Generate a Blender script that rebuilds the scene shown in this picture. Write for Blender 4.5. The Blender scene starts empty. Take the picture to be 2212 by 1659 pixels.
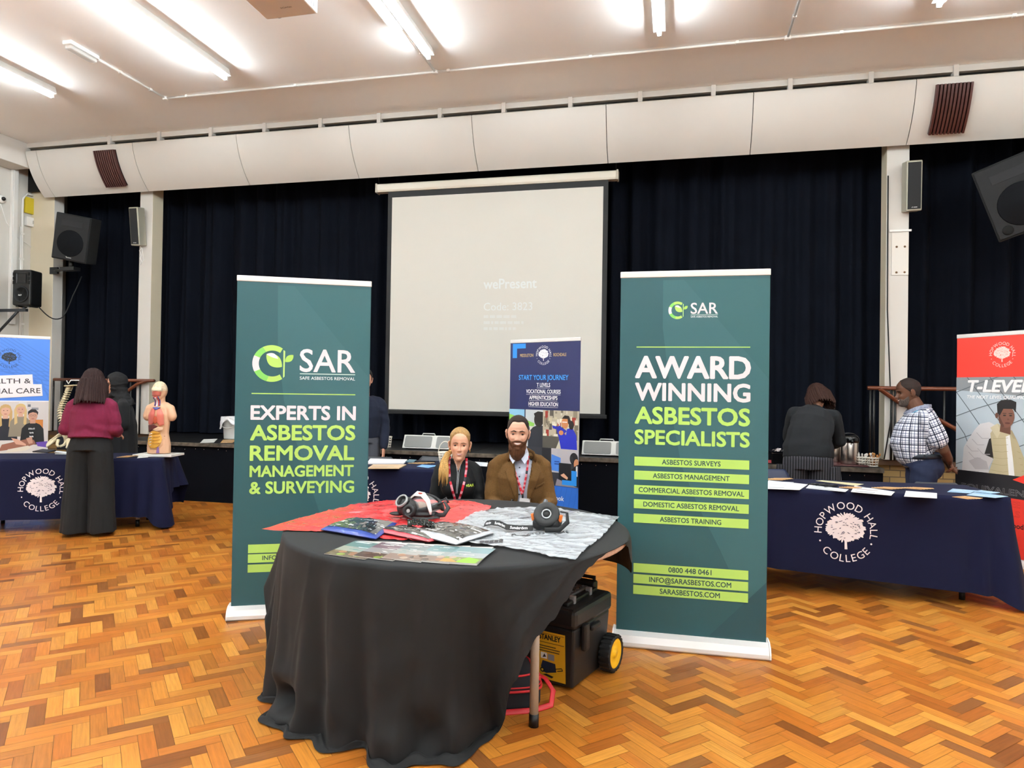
import bpy, bmesh, math, random
import numpy as np
from mathutils import Vector, Matrix, noise
from mathutils.bvhtree import BVHTree
from mathutils.geometry import tessellate_polygon
S = bpy.context.scene
COL = S.collection
PI = math.pi
# ------------------------------------------------------------------ camera
FPX, IW, IH = 1487.0, 2212, 1659
HC = 1.43
YAW, PITCH, ROLL = math.radians(13.36), math.radians(-0.57), math.radians(0.88)
_f = Vector((-math.sin(YAW)*math.cos(PITCH), math.cos(YAW)*math.cos(PITCH), -math.sin(PITCH)))
_r0 = Vector((math.cos(YAW), math.sin(YAW), 0)); _u0 = _r0.cross(_f)
_r = _r0*math.cos(ROLL)+_u0*math.sin(ROLL); _u = -_r0*math.sin(ROLL)+_u0*math.cos(ROLL)
cam = bpy.data.objects.new('camera', bpy.data.cameras.new('camera'))
COL.objects.link(cam)
cam.data.sensor_width = 36.0
cam.data.lens = FPX/IW*36.0
cam.data.clip_start = 0.05
cam.matrix_world = Matrix(((_r.x, _u.x, -_f.x, 0), (_r.y, _u.y, -_f.y, 0), (_r.z, _u.z, -_f.z, HC), (0, 0, 0, 1)))
S.camera = cam
# ------------------------------------------------------------------ world, exposure
w = bpy.data.worlds.new('hall_world'); S.world = w; w.use_nodes = True
w.node_tree.nodes['Background'].inputs[0].default_value = (0.8, 0.85, 1, 1)
w.node_tree.nodes['Background'].inputs[1].default_value = 0.3
S.view_settings.view_transform = 'Standard'
S.view_settings.look = 'None'
S.view_settings.exposure = 1.36
S.view_settings.gamma = 1.0
S.view_settings.use_curve_mapping = False
S.cycles.use_denoising = True
S.cycles.max_bounces = 8
S.cycles.transparent_max_bounces = 12
TUBE_STRENGTH = 37.0
ROOM = dict(xl=-9.24, xr=6.2, yf=-3.6, yb=10.4, zc=4.92)

# ------------------------------------------------------------------ helpers
def at(px, py, x=None, y=None, z=None):
    """point of a real plane (x, y or z = const) that the photograph shows at this pixel"""
    v = _f + _r*((px-IW/2)/FPX) - _u*((py-IH/2)/FPX)
    t = x/v.x if x is not None else y/v.y if y is not None else (z-HC)/v.z
    return Vector((v.x*t, v.y*t, HC+v.z*t))
def lin(c):
    if isinstance(c, str):
        c = tuple(int(c[i:i+2], 16)/255 for i in (0, 2, 4))
    return tuple((x/12.92 if x <= .04045 else ((x+.055)/1.055)**2.4) for x in c[:3])
MATS = {}
def mat(name, col='808080', rough=.6, metal=0., bump=0., bscale=60., spec=.5, vary=0., vscale=8., emit=None, estr=0., alpha=1., trans=0., coat=0., sheen=0., attr=False, stretch=None):
    if name in MATS: return MATS[name]
    m = bpy.data.materials.new(name); m.use_nodes = True; MATS[name] = m
    nt = m.node_tree; b = nt.nodes['Principled BSDF']; L = nt.links.new
    c = lin(col)
    b.inputs['Base Color'].default_value = (*c, 1)
    b.inputs['Roughness'].default_value = rough
    b.inputs['Metallic'].default_value = metal
    b.inputs['Specular IOR Level'].default_value = spec
    b.inputs['Alpha'].default_value = alpha
    b.inputs['Transmission Weight'].default_value = trans
    b.inputs['Coat Weight'].default_value = coat
    b.inputs['Sheen Weight'].default_value = sheen
    if emit:
        b.inputs['Emission Color'].default_value = (*lin(emit), 1); b.inputs['Emission Strength'].default_value = estr
    tc = None
    def coords():
        nonlocal tc
        if tc is None:
            t = nt.nodes.new('ShaderNodeTexCoord'); mp = nt.nodes.new('ShaderNodeMapping')
            if stretch: mp.inputs['Scale'].default_value = stretch
            L(t.outputs['Object'], mp.inputs['Vector']); tc = mp
        return tc.outputs['Vector']
    src = None
    if attr:
        a = nt.nodes.new('ShaderNodeAttribute'); a.attribute_name = 'Col'; src = a.outputs['Color']
        L(src, b.inputs['Base Color'])
    if vary:
        n = nt.nodes.new('ShaderNodeTexNoise'); n.inputs['Scale'].default_value = vscale; n.inputs['Detail'].default_value = 5
        L(coords(), n.inputs['Vector'])
        mr = nt.nodes.new('ShaderNodeMapRange'); mr.inputs[1].default_value = .25; mr.inputs[2].default_value = .75
        mr.inputs[3].default_value = 1-vary; mr.inputs[4].default_value = 1+vary
        L(n.outputs['Fac'], mr.inputs[0])
        mx = nt.nodes.new('ShaderNodeVectorMath'); mx.operation = 'SCALE'
        if src: L(src, mx.inputs[0])
        else: mx.inputs[0].default_value = c
        L(mr.outputs[0], mx.inputs['Scale']); L(mx.outputs[0], b.inputs['Base Color'])
    if bump:
        n = nt.nodes.new('ShaderNodeTexNoise'); n.inputs['Scale'].default_value = bscale; n.inputs['Detail'].default_value = 4
        L(coords(), n.inputs['Vector'])
        bp = nt.nodes.new('ShaderNodeBump'); bp.inputs['Strength'].default_value = bump; bp.inputs['Distance'].default_value = .01
        L(n.outputs['Fac'], bp.inputs['Height']); L(bp.outputs[0], b.inputs['Normal'])
    return m

def rotm(rx=0, ry=0, rz=0):
    return Matrix.Rotation(rz, 3, 'Z') @ Matrix.Rotation(ry, 3, 'Y') @ Matrix.Rotation(rx, 3, 'X')
class MB:
    """collects shapes and links them as ONE mesh object"""
    def __init__(s): s.v = []; s.f = []; s.m = []; s.c = []; s.s = []
    def add(s, vs, fs, m=0, c=None, smooth=False, M=None):
        o = len(s.v)
        for p in vs:
            p = Vector(p)
            s.v.append(M @ p if M is not None else p)
        for i, f in enumerate(fs):
            s.f.append([o+k for k in f]); s.m.append(m); s.s.append(smooth)
            s.c.append(c[i] if isinstance(c, list) else c)
        return s
    def box(s, c, size, rot=None, m=0, col=None, M=None):
        hx, hy, hz = size[0]/2, size[1]/2, size[2]/2; c = Vector(c)
        vs = [Vector((x, y, z)) for x in (-hx, hx) for y in (-hy, hy) for z in (-hz, hz)]
        if rot is not None: vs = [rot @ v for v in vs]
        return s.add([c+v for v in vs], [(0, 1, 3, 2), (4, 6, 7, 5), (0, 4, 5, 1), (2, 3, 7, 6), (0, 2, 6, 4), (1, 5, 7, 3)], m, col, False, M)
    def tube(s, pts, r, n=10, m=0, col=None, caps=True, smooth=True, M=None, flat=None, up=None):
        """tube through points; r a number or list; flat=(a,b) scales the two section axes"""
        pts = [Vector(p) for p in pts]; k = len(pts)
        rs = r if isinstance(r, (list, tuple)) else [r]*k
        ref = None; vs = []
        for i, p in enumerate(pts):
            t = (pts[min(i+1, k-1)]-pts[max(i-1, 0)])
            t = t.normalized() if t.length > 1e-9 else Vector((0, 0, 1))
            if ref is None:
                a = Vector(up) if up is not None else (Vector((0, 0, 1)) if abs(t.z) < .9 else Vector((1, 0, 0)))
                ref = (a - t*a.dot(t)).normalized()
            else: ref = (ref - t*ref.dot(t)).normalized()
            b = t.cross(ref)
            fa, fb = flat if flat else (1, 1)
            rr = rs[i]; ra, rb = (rr if isinstance(rr, (tuple, list)) else (rr*fa, rr*fb))
            for j in range(n):
                an = 2*PI*j/n
                vs.append(p+ref*(ra*math.cos(an))+b*(rb*math.sin(an)))
        fs = [(i*n+j, i*n+(j+1) % n, (i+1)*n+(j+1) % n, (i+1)*n+j) for i in range(k-1) for j in range(n)]
        if caps: fs += [tuple(range(n))[::-1], tuple((k-1)*n+j for j in range(n))]
        return s.add(vs, fs, m, col, smooth, M)
    def lathe(s, prof, n=24, m=0, col=None, smooth=True, M=None, c=(0, 0, 0), caps=True):
        vs = []; c = Vector(c)
        for r_, z in prof:
            for j in range(n):
                a = 2*PI*j/n; vs.append(c+Vector((r_*math.cos(a), r_*math.sin(a), z)))
        k = len(prof)
        fs = [(i*n+j, i*n+(j+1) % n, (i+1)*n+(j+1) % n, (i+1)*n+j) for i in range(k-1) for j in range(n)]
        if caps and prof[0][0] > 1e-6: fs.append(tuple(range(n))[::-1])
        if caps and prof[-1][0] > 1e-6: fs.append(tuple((k-1)*n+j for j in range(n)))
        return s.add(vs, fs, m, col, smooth, M)
    def ell(s, c, r, rot=None, n=16, m=0, col=None, M=None):
        vs = []; k = n//2+1; c = Vector(c)
        for i in range(k):
            ph = PI*i/(k-1)
            for j in range(n):
                a = 2*PI*j/n
                v = Vector((r[0]*math.sin(ph)*math.cos(a), r[1]*math.sin(ph)*math.sin(a), r[2]*math.cos(ph)))
                vs.append(c+(rot @ v if rot is not None else v))
        fs = [(i*n+j, (i+1)*n+j, (i+1)*n+(j+1) % n, i*n+(j+1) % n) for i in range(k-1) for j in range(n)]
        return s.add(vs, fs, m, col, True, M)
    def prism(s, poly, fn, h0, h1, m=0, col=None, M=None, smooth=False):
        """poly of (u,v); fn(u,v,h) -> point"""
        n = len(poly)
        vs = [fn(u, v, h0) for u, v in poly]+[fn(u, v, h1) for u, v in poly]
        tris = tessellate_polygon([[Vector((u, v, 0)) for u, v in poly]])
        fs = [tuple(t) for t in tris]+[tuple(n+i for i in t[::-1]) for t in tris]
        fs += [(i, (i+1) % n, n+(i+1) % n, n+i) for i in range(n)]
        return s.add(vs, fs, m, col, smooth, M)
    def grid(s, fn, nu, nv, m=0, col=None, smooth=True, wrap=False):
        vs = [fn(i/nu, j/nv) for i in range(nu+1) for j in range(nv+1)]
        fs = [(i*(nv+1)+j, (i+1)*(nv+1)+j, (i+1)*(nv+1)+j+1, i*(nv+1)+j+1) for i in range(nu) for j in range(nv)]
        return s.add(vs, fs, m, col, smooth)
    def mesh(s, name, mats):
        me = bpy.data.meshes.new(name)
        me.from_pydata([tuple(v) for v in s.v], [], s.f)
        for m_ in (mats if isinstance(mats, (list, tuple)) else [mats]): me.materials.append(m_)
        me.polygons.foreach_set('material_index', s.m)
        me.polygons.foreach_set('use_smooth', s.s)
        if any(c is not None for c in s.c):
            at_ = me.color_attributes.new('Col', 'FLOAT_COLOR', 'CORNER')
            buf = []
            for f, c in zip(s.f, s.c):
                q = (*lin(c), 1) if c is not None else (.5, .5, .5, 1)
                buf += list(q)*len(f)
            at_.data.foreach_set('color', buf)
        return me
    def build(s, name, mats, parent=None, bevel=0, fix=True, solid=0, sub=0):
        me = s.mesh(name, mats)
        if fix:
            bm = bmesh.new(); bm.from_mesh(me); bmesh.ops.recalc_face_normals(bm, faces=bm.faces); bm.to_mesh(me); bm.free()
        o = link(name, me, parent)
        if solid:
            q = o.modifiers.new('Solidify', 'SOLIDIFY'); q.thickness = solid; q.offset = 0
        if bevel:
            q = o.modifiers.new('Bevel', 'BEVEL'); q.width = bevel; q.segments = 2; q.limit_method = 'ANGLE'; q.angle_limit = .7
        if sub:
            q = o.modifiers.new('Subdivision', 'SUBSURF'); q.levels = sub; q.render_levels = sub
        return o
def link(name, me, parent=None):
    o = bpy.data.objects.new(name, me); COL.objects.link(o)
    if parent is not None:
        o.parent = parent; o.matrix_parent_inverse = chainm(parent).inverted()
    return o
def chainm(o):
    M = o.matrix_basis.copy()
    while o.parent is not None:
        M = o.matrix_parent_inverse @ M; o = o.parent; M = o.matrix_basis @ M
    return M
def tag(o, label, cat, group=None, kind=None):
    o['label'] = label; o['category'] = cat
    if group: o['group'] = group
    if kind: o['kind'] = kind
    return o
def thing(name, label, cat, loc=(0, 0, 0), rz=0, group=None):
    o = bpy.data.objects.new(name, None); COL.objects.link(o)
    o.empty_display_size = .1
    o.location = loc; o.rotation_euler = (0, 0, rz)
    return tag(o, label, cat, group)
def struct(o): o['kind'] = 'structure'; return o
def dup(root, M, label, group=None):
    """a copy of a thing (authored in world space) and of its parts, moved by M"""
    r_ = root.copy(); COL.objects.link(r_); r_.matrix_basis = M @ root.matrix_basis; r_['label'] = label
    if group: r_['group'] = group
    def rec(a, b):
        for ch in list(a.children):
            c = ch.copy(); COL.objects.link(c); c.parent = b; c.matrix_parent_inverse = ch.matrix_parent_inverse.copy(); rec(ch, c)
    rec(root, r_)
    return r_
def T(x, y, z=0, rz=0): return Matrix.Translation((x, y, z)) @ Matrix.Rotation(rz, 4, 'Z')

# ------------------------------------------------------------------ flat print: lettering, logos, poster pictures
_glyph = {}
def text_mesh(s, bold=0., spacing=1., shear=0., res=3):
    k = (s, bold, spacing, shear, res)
    if k in _glyph: return _glyph[k]
    cu = bpy.data.curves.new('t', 'FONT'); cu.body = s; cu.size = 1; cu.offset = bold; cu.space_character = spacing; cu.shear = shear
    cu.resolution_u = res; cu.fill_mode = 'FRONT'
    o = bpy.data.objects.new('t', cu); COL.objects.link(o)
    bpy.context.view_layer.update()
    me = bpy.data.meshes.new_from_object(o.evaluated_get(bpy.context.evaluated_depsgraph_get()))
    V = np.array([v.co[:2] for v in me.vertices]).reshape(-1, 2); Fs = [tuple(p.vertices) for p in me.polygons]
    bpy.data.objects.remove(o); bpy.data.curves.remove(cu); bpy.data.meshes.remove(me)
    _glyph[k] = (V, Fs)
    return _glyph[k]
class Art:
    def __init__(s): s.items = []; s.n = 0
    def raw(s, V, Fs, c, layer=None):
        s.n += 1
        s.items.append((np.array(V, float), Fs, c, s.n if layer is None else layer))
    def poly(s, pts, c, layer=None):
        tr = tessellate_polygon([[Vector((p[0], p[1], 0)) for p in pts]])
        s.raw(pts, [tuple(t) for t in tr], c, layer)
    def rect(s, x0, y0, x1, y1, c, layer=None): s.poly([(x0, y0), (x1, y0), (x1, y1), (x0, y1)], c, layer)
    def ell(s, x, y, rx, ry, c, n=20, a=0, layer=None):
        ca, sa = math.cos(a), math.sin(a)
        s.poly([(x+rx*math.cos(t)*ca-ry*math.sin(t)*sa, y+rx*math.cos(t)*sa+ry*math.sin(t)*ca) for t in [2*PI*i/n for i in range(n)]], c, layer)
    def line(s, pts, wd, c, layer=None):
        s.n += 1
        for a, b in zip(pts, pts[1:]):
            dx, dy = b[0]-a[0], b[1]-a[1]; l = math.hypot(dx, dy) or 1; nx, ny = -dy/l*wd/2, dx/l*wd/2
            s._lc = getattr(s, '_lc', 0)+1
            s.poly([(a[0]+nx, a[1]+ny), (a[0]-nx, a[1]-ny), (b[0]-nx, b[1]-ny), (b[0]+nx, b[1]+ny)], c, s.n if layer is None else layer+.02*(s._lc % 40))
    def text(s, t, x, y, h, c, width=None, bold=.0, align='L', shear=0., rot=0., spacing=1., layer=None):
        """cap height h, baseline at y; width stretches to that exact width"""
        bb = 0 if bold > 0 else bold
        V, Fs = text_mesh(t, bb, spacing, shear)
        if not len(V): return
        H = text_mesh('H', bb)[0]; ch = H[:, 1].max()-H[:, 1].min(); base = H[:, 1].min()
        x0, x1 = V[:, 0].min(), V[:, 0].max()
        sx = (width/(x1-x0)) if width else h/ch
        P = np.c_[(V[:, 0]-x0)*sx, (V[:, 1]-base)*h/ch]
        W = (x1-x0)*sx
        P[:, 0] += 0 if align == 'L' else (-W/2 if align == 'C' else -W)
        if rot: ca, sa = math.cos(rot), math.sin(rot); P = np.c_[P[:, 0]*ca-P[:, 1]*sa, P[:, 0]*sa+P[:, 1]*ca]
        if bold > .004:
            k = h/ch*bold*.9; n = 8 if h > .05 else 4
            for q in range(n): s.raw(P+np.array([x, y])+k*np.array([math.cos(2*PI*(q+.5)/n), math.sin(2*PI*(q+.5)/n)]), Fs, c, layer if layer is None else layer+.1*q)
            s.n -= int(n*.7) if layer is None else 0
            return
        s.raw(P+np.array([x, y]), Fs, c, layer)
    def outline_text(s, t, x, y, h, c, inner, width=None, bold=.0, wd=.012):
        s.n += 1; L = s.n; s.text(t, x, y, h, c, width, wd*2, layer=L); s.n += 2; s.text(t, x, y, h, inner, width, 0, layer=s.n)
    def arc(s, t, cx, cy, r, a0, a1, h, c, inside=False, bold=0):
        """letters spread along a circle between angles a0, a1 (degrees)"""
        ws = []
        for ch in t:
            V, _ = text_mesh(ch) if ch != ' ' else (np.array([[0, 0], [.28, 0]]), 0)
            ws.append(V[:, 0].max()-V[:, 0].min()+.13)
        tot = sum(ws); acc = 0
        H = text_mesh('H')[0]; chh = H[:, 1].max()
        for ch, wd in zip(t, ws):
            a = math.radians(a0+(a1-a0)*(acc+wd/2)/tot); acc += wd
            if ch == ' ': continue
            V, Fs = text_mesh(ch)
            P = np.c_[(V[:, 0]-(V[:, 0].max()+V[:, 0].min())/2)*h/chh, V[:, 1]*h/chh-h/2]
            th = a-PI/2 if not inside else a+PI/2
            ca, sa = math.cos(th), math.sin(th)
            s.raw(np.c_[P[:, 0]*ca-P[:, 1]*sa+cx+r*math.cos(a), P[:, 0]*sa+P[:, 1]*ca+cy+r*math.sin(a)], Fs, c)
    def college(s, cx, cy, d, c, bg, tree=None):
        """ring of lettering around an oak tree"""
        R = d/2; tree = tree or c
        s.arc('HOPWOOD HALL', cx, cy, R*.87, 186, -16, R*.235, c, False, .006)
        s.arc('COLLEGE', cx, cy, R*.87, 218, 322, R*.235, c, True, .006)
        for a in (202, 335): s.ell(cx+R*.87*math.cos(math.radians(a)), cy+R*.87*math.sin(math.radians(a)), R*.03, R*.03, c, 10)
        rg = random.Random(5); t = R*.62
        L = s.n+1; s.n += 1
        base = [(-.02, -.92), (.12, -.92), (.1, -.6), (.13, -.25), (0, -.2), (-.08, -.25), (-.02, -.55)]
        s.poly([(cx+x*t-.05*t, cy+y*t) for x, y in base], tree, L)
        core = [(cx+t*.80*math.cos(a)*(1 if math.sin(a) > -.3 else 1.02), cy+t*(.18+.66*math.sin(a)*(1 if math.sin(a) > 0 else .82))) for a in [2*PI*i/44 for i in range(44)]]
        s.poly(core, tree, L+.05)
        for i in range(84):
            a = 2*PI*i/84+rg.uniform(-.03, .03); k = 1 if math.sin(a) > 0 else .84
            q = rg.uniform(.74, .92)
            x, y = cx+t*q*math.cos(a), cy+t*(.18+.82*q*k*math.sin(a))
            an = math.atan2(math.sin(a)*.55-.22, math.cos(a))
            s.ell(x, y, t*rg.uniform(.10, .17), t*rg.uniform(.035, .06), tree, 9, an, L+.15*(i+1))
        s.n += 14; L = s.n
        for i in range(46):
            a = rg.uniform(0, 2*PI); q = rg.uniform(.28, .86)
            x, y = cx+q*t*math.cos(a), cy+(.16+.7*q*math.sin(a))*t
            dr = -.35*math.copysign(1, math.cos(a))+rg.uniform(-.3, .3)
            s.ell(x, y, t*rg.uniform(.035, .085), t*rg.uniform(.012, .022), bg, 8, dr, L+.1*i)
        s.n += 5
    def refine(s, mx):
        out = []
        for V, Fs, c, l in s.items:
            nv = []; nf = []
            st = []
            for f in Fs:
                for i in range(1, len(f)-1): st.append((V[f[0]], V[f[i]], V[f[i+1]]))
            while st:
                T_ = st.pop(); e = [np.hypot(*(T_[i]-T_[(i+1) % 3])) for i in range(3)]; k = int(np.argmax(e))
                if e[k] > mx:
                    a, b, c_ = T_[k], T_[(k+1) % 3], T_[(k+2) % 3]; m_ = (a+b)/2
                    st += [(a, m_, c_), (m_, b, c_)]
                else: nf.append((len(nv), len(nv)+1, len(nv)+2)); nv += list(T_)
            out.append((np.array(nv), nf, c, l))
        s.items = out
    def clip(s, x0, y0, x1, y1, first=0):
        out = []
        for k, (V, Fs, c, l) in enumerate(s.items):
            if k < first: out.append((V, Fs, c, l)); continue
            nv = []; nf = []
            for f in Fs:
                P = [tuple(V[i]) for i in f]
                for ax, lim, sg in ((0, x0, 1), (0, x1, -1), (1, y0, 1), (1, y1, -1)):
                    Q = []
                    for a, b in zip(P, P[1:]+P[:1]):
                        ia, ib = (a[ax]-lim)*sg >= 0, (b[ax]-lim)*sg >= 0
                        if ia: Q.append(a)
                        if ia != ib:
                            t = (lim-a[ax])/(b[ax]-a[ax]); Q.append((a[0]+(b[0]-a[0])*t, a[1]+(b[1]-a[1])*t))
                    P = Q
                    if not P: break
                if len(P) >= 3: nf.append(tuple(range(len(nv), len(nv)+len(P)))); nv += P
            if nf: out.append((np.array(nv), nf, c, l))
        s.items = out
    def paste(s, mb, fn, m, eps=.000028):
        for V, Fs, c, l in s.items:
            mb.add([fn(u, v, l*eps) for u, v in V], Fs, m, c)
def print_mat(): return mat('printed_vinyl', attr=True, rough=.42)
def project(o_or_bvh, fn, d):
    """art mapping that lands on an existing surface along -d"""
    d = Vector(d).normalized()
    def g(u, v, h):
        p = fn(u, v)
        hit = o_or_bvh.ray_cast(p+d*.6, -d, 1.2)
        return (hit[0] if hit[0] is not None else p)+d*(h+.0015)
    return g
def bvh_of(mb): return BVHTree.FromPolygons([v[:] for v in mb.v], mb.f)
# ================================================================== THE SETTING
RX0, RX1, RY0, RY1, ZC = -9.55, 6.2, -9.0, 10.4, 4.92
YS, ZS = 7.42, 0.725            # front edge and top of the stage
M_white = mat('white_paint', 'd0ccc5', rough=.55, bump=.05, bscale=30)
M_cream = mat('cream_paint', 'd8cdb4', rough=.5, bump=.05, bscale=20)
M_ceil = mat('ceiling_paint', 'fdfcfa', rough=.7, vary=.03, vscale=.8, bump=.06, bscale=12)
M_wall = mat('wall_paint', 'd6d2ca', rough=.6, vary=.03, vscale=1.5)
M_black = mat('matt_black', '0c0c0d', rough=.6)
M_blackpl = mat('black_plastic', '131314', rough=.42)
M_dark = mat('dark_void', '060606', rough=.9)
M_white_pl = mat('white_plastic', 'e6e4e0', rough=.35)
M_alu = mat('brushed_aluminium', 'c9c9c8', rough=.38, metal=.55)
M_chrome = mat('chrome', 'd8d8d8', rough=.12, metal=1)
M_grey = mat('grey_plastic', '6c6d6f', rough=.5)

def wood_floor_mat():
    m = bpy.data.materials.new('parquet_blocks'); m.use_nodes = True
    nt = m.node_tree; b = nt.nodes['Principled BSDF']; L = nt.links.new
    a = nt.nodes.new('ShaderNodeAttribute'); a.attribute_name = 'Col'
    t = nt.nodes.new('ShaderNodeTexCoord')
    ns = []
    for rz in (-PI/4, PI/4):
        mp = nt.nodes.new('ShaderNodeMapping'); mp.inputs['Rotation'].default_value = (0, 0, rz); mp2 = nt.nodes.new('ShaderNodeMapping'); mp2.inputs['Scale'].default_value = (3.5, 60, 1)
        n = nt.nodes.new('ShaderNodeTexNoise'); n.inputs['Scale'].default_value = 1.6; n.inputs['Detail'].default_value = 6; n.inputs['Roughness'].default_value = .6
        L(t.outputs['Object'], mp.inputs[0]); L(mp.outputs[0], mp2.inputs[0]); L(mp2.outputs[0], n.inputs['Vector']); ns.append(n)
    mx = nt.nodes.new('ShaderNodeMix'); mx.data_type = 'FLOAT'
    L(a.outputs['Alpha'], mx.inputs[0]); L(ns[0].outputs['Fac'], mx.inputs[2]); L(ns[1].outputs['Fac'], mx.inputs[3])
    mr = nt.nodes.new('ShaderNodeMapRange'); mr.inputs[1].default_value = .3; mr.inputs[2].default_value = .7; mr.inputs[3].default_value = .80; mr.inputs[4].default_value = 1.16
    L(mx.outputs[0], mr.inputs[0])
    vm = nt.nodes.new('ShaderNodeVectorMath'); vm.operation = 'SCALE'
    L(a.outputs['Color'], vm.inputs[0]); L(mr.outputs[0], vm.inputs['Scale']); L(vm.outputs[0], b.inputs['Base Color'])
    n3 = nt.nodes.new('ShaderNodeTexNoise'); n3.inputs['Scale'].default_value = 2.2; n3.inputs['Detail'].default_value = 3
    L(t.outputs['Object'], n3.inputs['Vector'])
    m3 = nt.nodes.new('ShaderNodeMapRange'); m3.inputs[3].default_value = .26; m3.inputs[4].default_value = .44
    L(n3.outputs['Fac'], m3.inputs[0]); L(m3.outputs[0], b.inputs['Roughness'])
    b.inputs['Specular IOR Level'].default_value = .42
    bp = nt.nodes.new('ShaderNodeBump'); bp.inputs['Strength'].default_value = .08; bp.inputs['Distance'].default_value = .004
    L(mx.outputs[0], bp.inputs['Height']); L(bp.outputs[0], b.inputs['Normal'])
    return m
def make_floor():
    rg = random.Random(11)
    Wd, Ln, gap = .0622, .2262, .0009
    pal = ['c5823c', 'ca8840', 'bd7836', 'd0924a', 'c98a45', 'b8702f', 'c47c38', 'cf8d43', 'ab662e', 'c0793a', 'd3984f', 'b57536']
    dark = ['935a2a', '865026', '9b6230', '8d5a33', '93603c']
    vs = []; fs = []; cs = []
    s2 = math.sqrt(.5)
    x0, x1, y0, y1 = RX0, RX1, -1.2, 8.7
    def put(p0, q0, p1, q1, o):
        pc, qc = (p0+p1)/2, (q0+q1)/2
        X, Y = (pc-qc)*s2, (pc+qc)*s2
        if not (x0 < X < x1 and y0 < Y < y1): return
        n = len(vs)
        for p, q in ((p0+gap, q0+gap), (p1-gap, q0+gap), (p1-gap, q1-gap), (p0+gap, q1-gap)):
            vs.append(((p-q)*s2, (p+q)*s2, 0))
        fs.append((n, n+1, n+2, n+3))
        c = lin(rg.choice(dark) if rg.random() < .11 else rg.choice(pal)); k = rg.uniform(.9, 1.1)
        cs.append((c[0]*k*.81, c[1]*k*.71, c[2]*k*.46, o))
    R = 190
    for j in range(-60, 61):
        for i in range(-R, R):
            p, q = i*Wd+j*Ln, i*Wd-j*Ln
            Y = (p+q)*s2
            if not y0-1 < Y < y1+1: continue
            put(p, q, p+Ln, q+Wd, 0.); put(p, q+Wd, p+Wd, q+Wd+Ln, 1.)
    nb = len(fs)
    n = len(vs)
    vs += [(RX0, RY0, -.0015), (RX1, RY0, -.0015), (RX1, RY1, -.0015), (RX0, RY1, -.0015)]
    fs.append((n, n+1, n+2, n+3)); cs.append((*lin('5a3618'), 0.))
    me = bpy.data.meshes.new('floor'); me.from_pydata(vs, [], fs)
    ca = me.color_attributes.new('Col', 'FLOAT_COLOR', 'CORNER')
    buf = np.repeat(np.array(cs, dtype=np.float32), 4, axis=0).ravel()
    ca.data.foreach_set('color', buf)
    me.materials.append(wood_floor_mat())
    struct(link('floor', me))
make_floor()
b = MB(); b.box(((RX0+RX1)/2, (RY0+RY1)/2, ZC+.06), (RX1-RX0+.4, RY1-RY0+.4, .12)); struct(b.build('ceiling', M_ceil))
b = MB(); b.box((RX0-.06, (RY0+RY1)/2, ZC/2), (.12, RY1-RY0, ZC)); struct(b.build('wall_left', M_wall))
b = MB(); b.box((RX1+.06, (RY0+RY1)/2, ZC/2), (.12, RY1-RY0, ZC)); struct(b.build('wall_right', M_wall))
b = MB(); b.box(((RX0+RX1)/2, RY1+.06, ZC/2), (RX1-RX0+.2, .12, ZC)); struct(b.build('wall_back', M_dark))
b = MB(); b.box(((RX0+RX1)/2, RY0-.06, ZC/2), (RX1-RX0+.2, .12, ZC)); struct(b.build('wall_front', M_wall))
# bulkhead along the side wall, under the ceiling
b = MB(); b.box((-9.385, -.42, 4.745), (.33, 17.1, .35)); struct(b.build('trim_1', mat('beam_paint', 'd9d3cb', rough=.55), bevel=.006))
# fascia strip and brackets over the curved panels
b = MB(); b.box(((RX0+RX1)/2, 8.095, 4.886), (RX1-RX0, .06, .068)); struct(b.build('trim_2', M_white, bevel=.004))
b = MB(); b.box(((RX0+RX1)/2, 8.40, 4.62), (RX1-RX0, .03, .60)); struct(b.build('trim_3', M_dark))
bk = MB()
for i in range(-10, 8):
    bk.box((.375+.815*i, 8.085, 4.853), (.05, .09, .134))
struct(bk.build('trim_4', M_white, bevel=.004))
# curved panels over the stage opening: each panel stands alone with a thin seam beside it
def vprofile(t):
    a, c = Vector((8.02, 4.783)), Vector((8.35, 4.205))
    p = a.lerp(c, t); n = Vector((-.59, -.33)).normalized()
    return p+n*(.055*4*t*(1-t))
xs = [2.44+1.635*k for k in range(-7, 3)]
xs = [-9.2]+xs+[RX1]
for i, (xa, xb) in enumerate(zip(xs, xs[1:])):
    b = MB(); n = 14; vs = []
    for x in (xa+.004, xb-.004):
        for k in range(n+1):
            p = vprofile(k/n); vs.append((x, p.x, p.y))
        for k in range(n, -1, -1):
            p = vprofile(k/n); vs.append((x, p.x+.016, p.y+.012))
    m_ = 2*(n+1)
    fs = [(k, (k+1) % m_, m_+(k+1) % m_, m_+k) for k in range(m_)]
    fs += [(k, k+1, m_-2-k, m_-1-k) for k in range(n)]+[(m_+k, m_+m_-1-k, m_+m_-2-k, m_+k+1) for k in range(n)]
    b.add(vs, fs, 0, None, False)
    o = b.build('trim_%d' % (5+i), mat('panel_paint', 'd2cec7', rough=.5, vary=.015, vscale=2)); struct(o)
    for p in o.data.polygons: p.use_smooth = abs(p.normal.x) < .5
    q = o.modifiers.new('e', 'EDGE_SPLIT'); q.split_angle = .8

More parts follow.
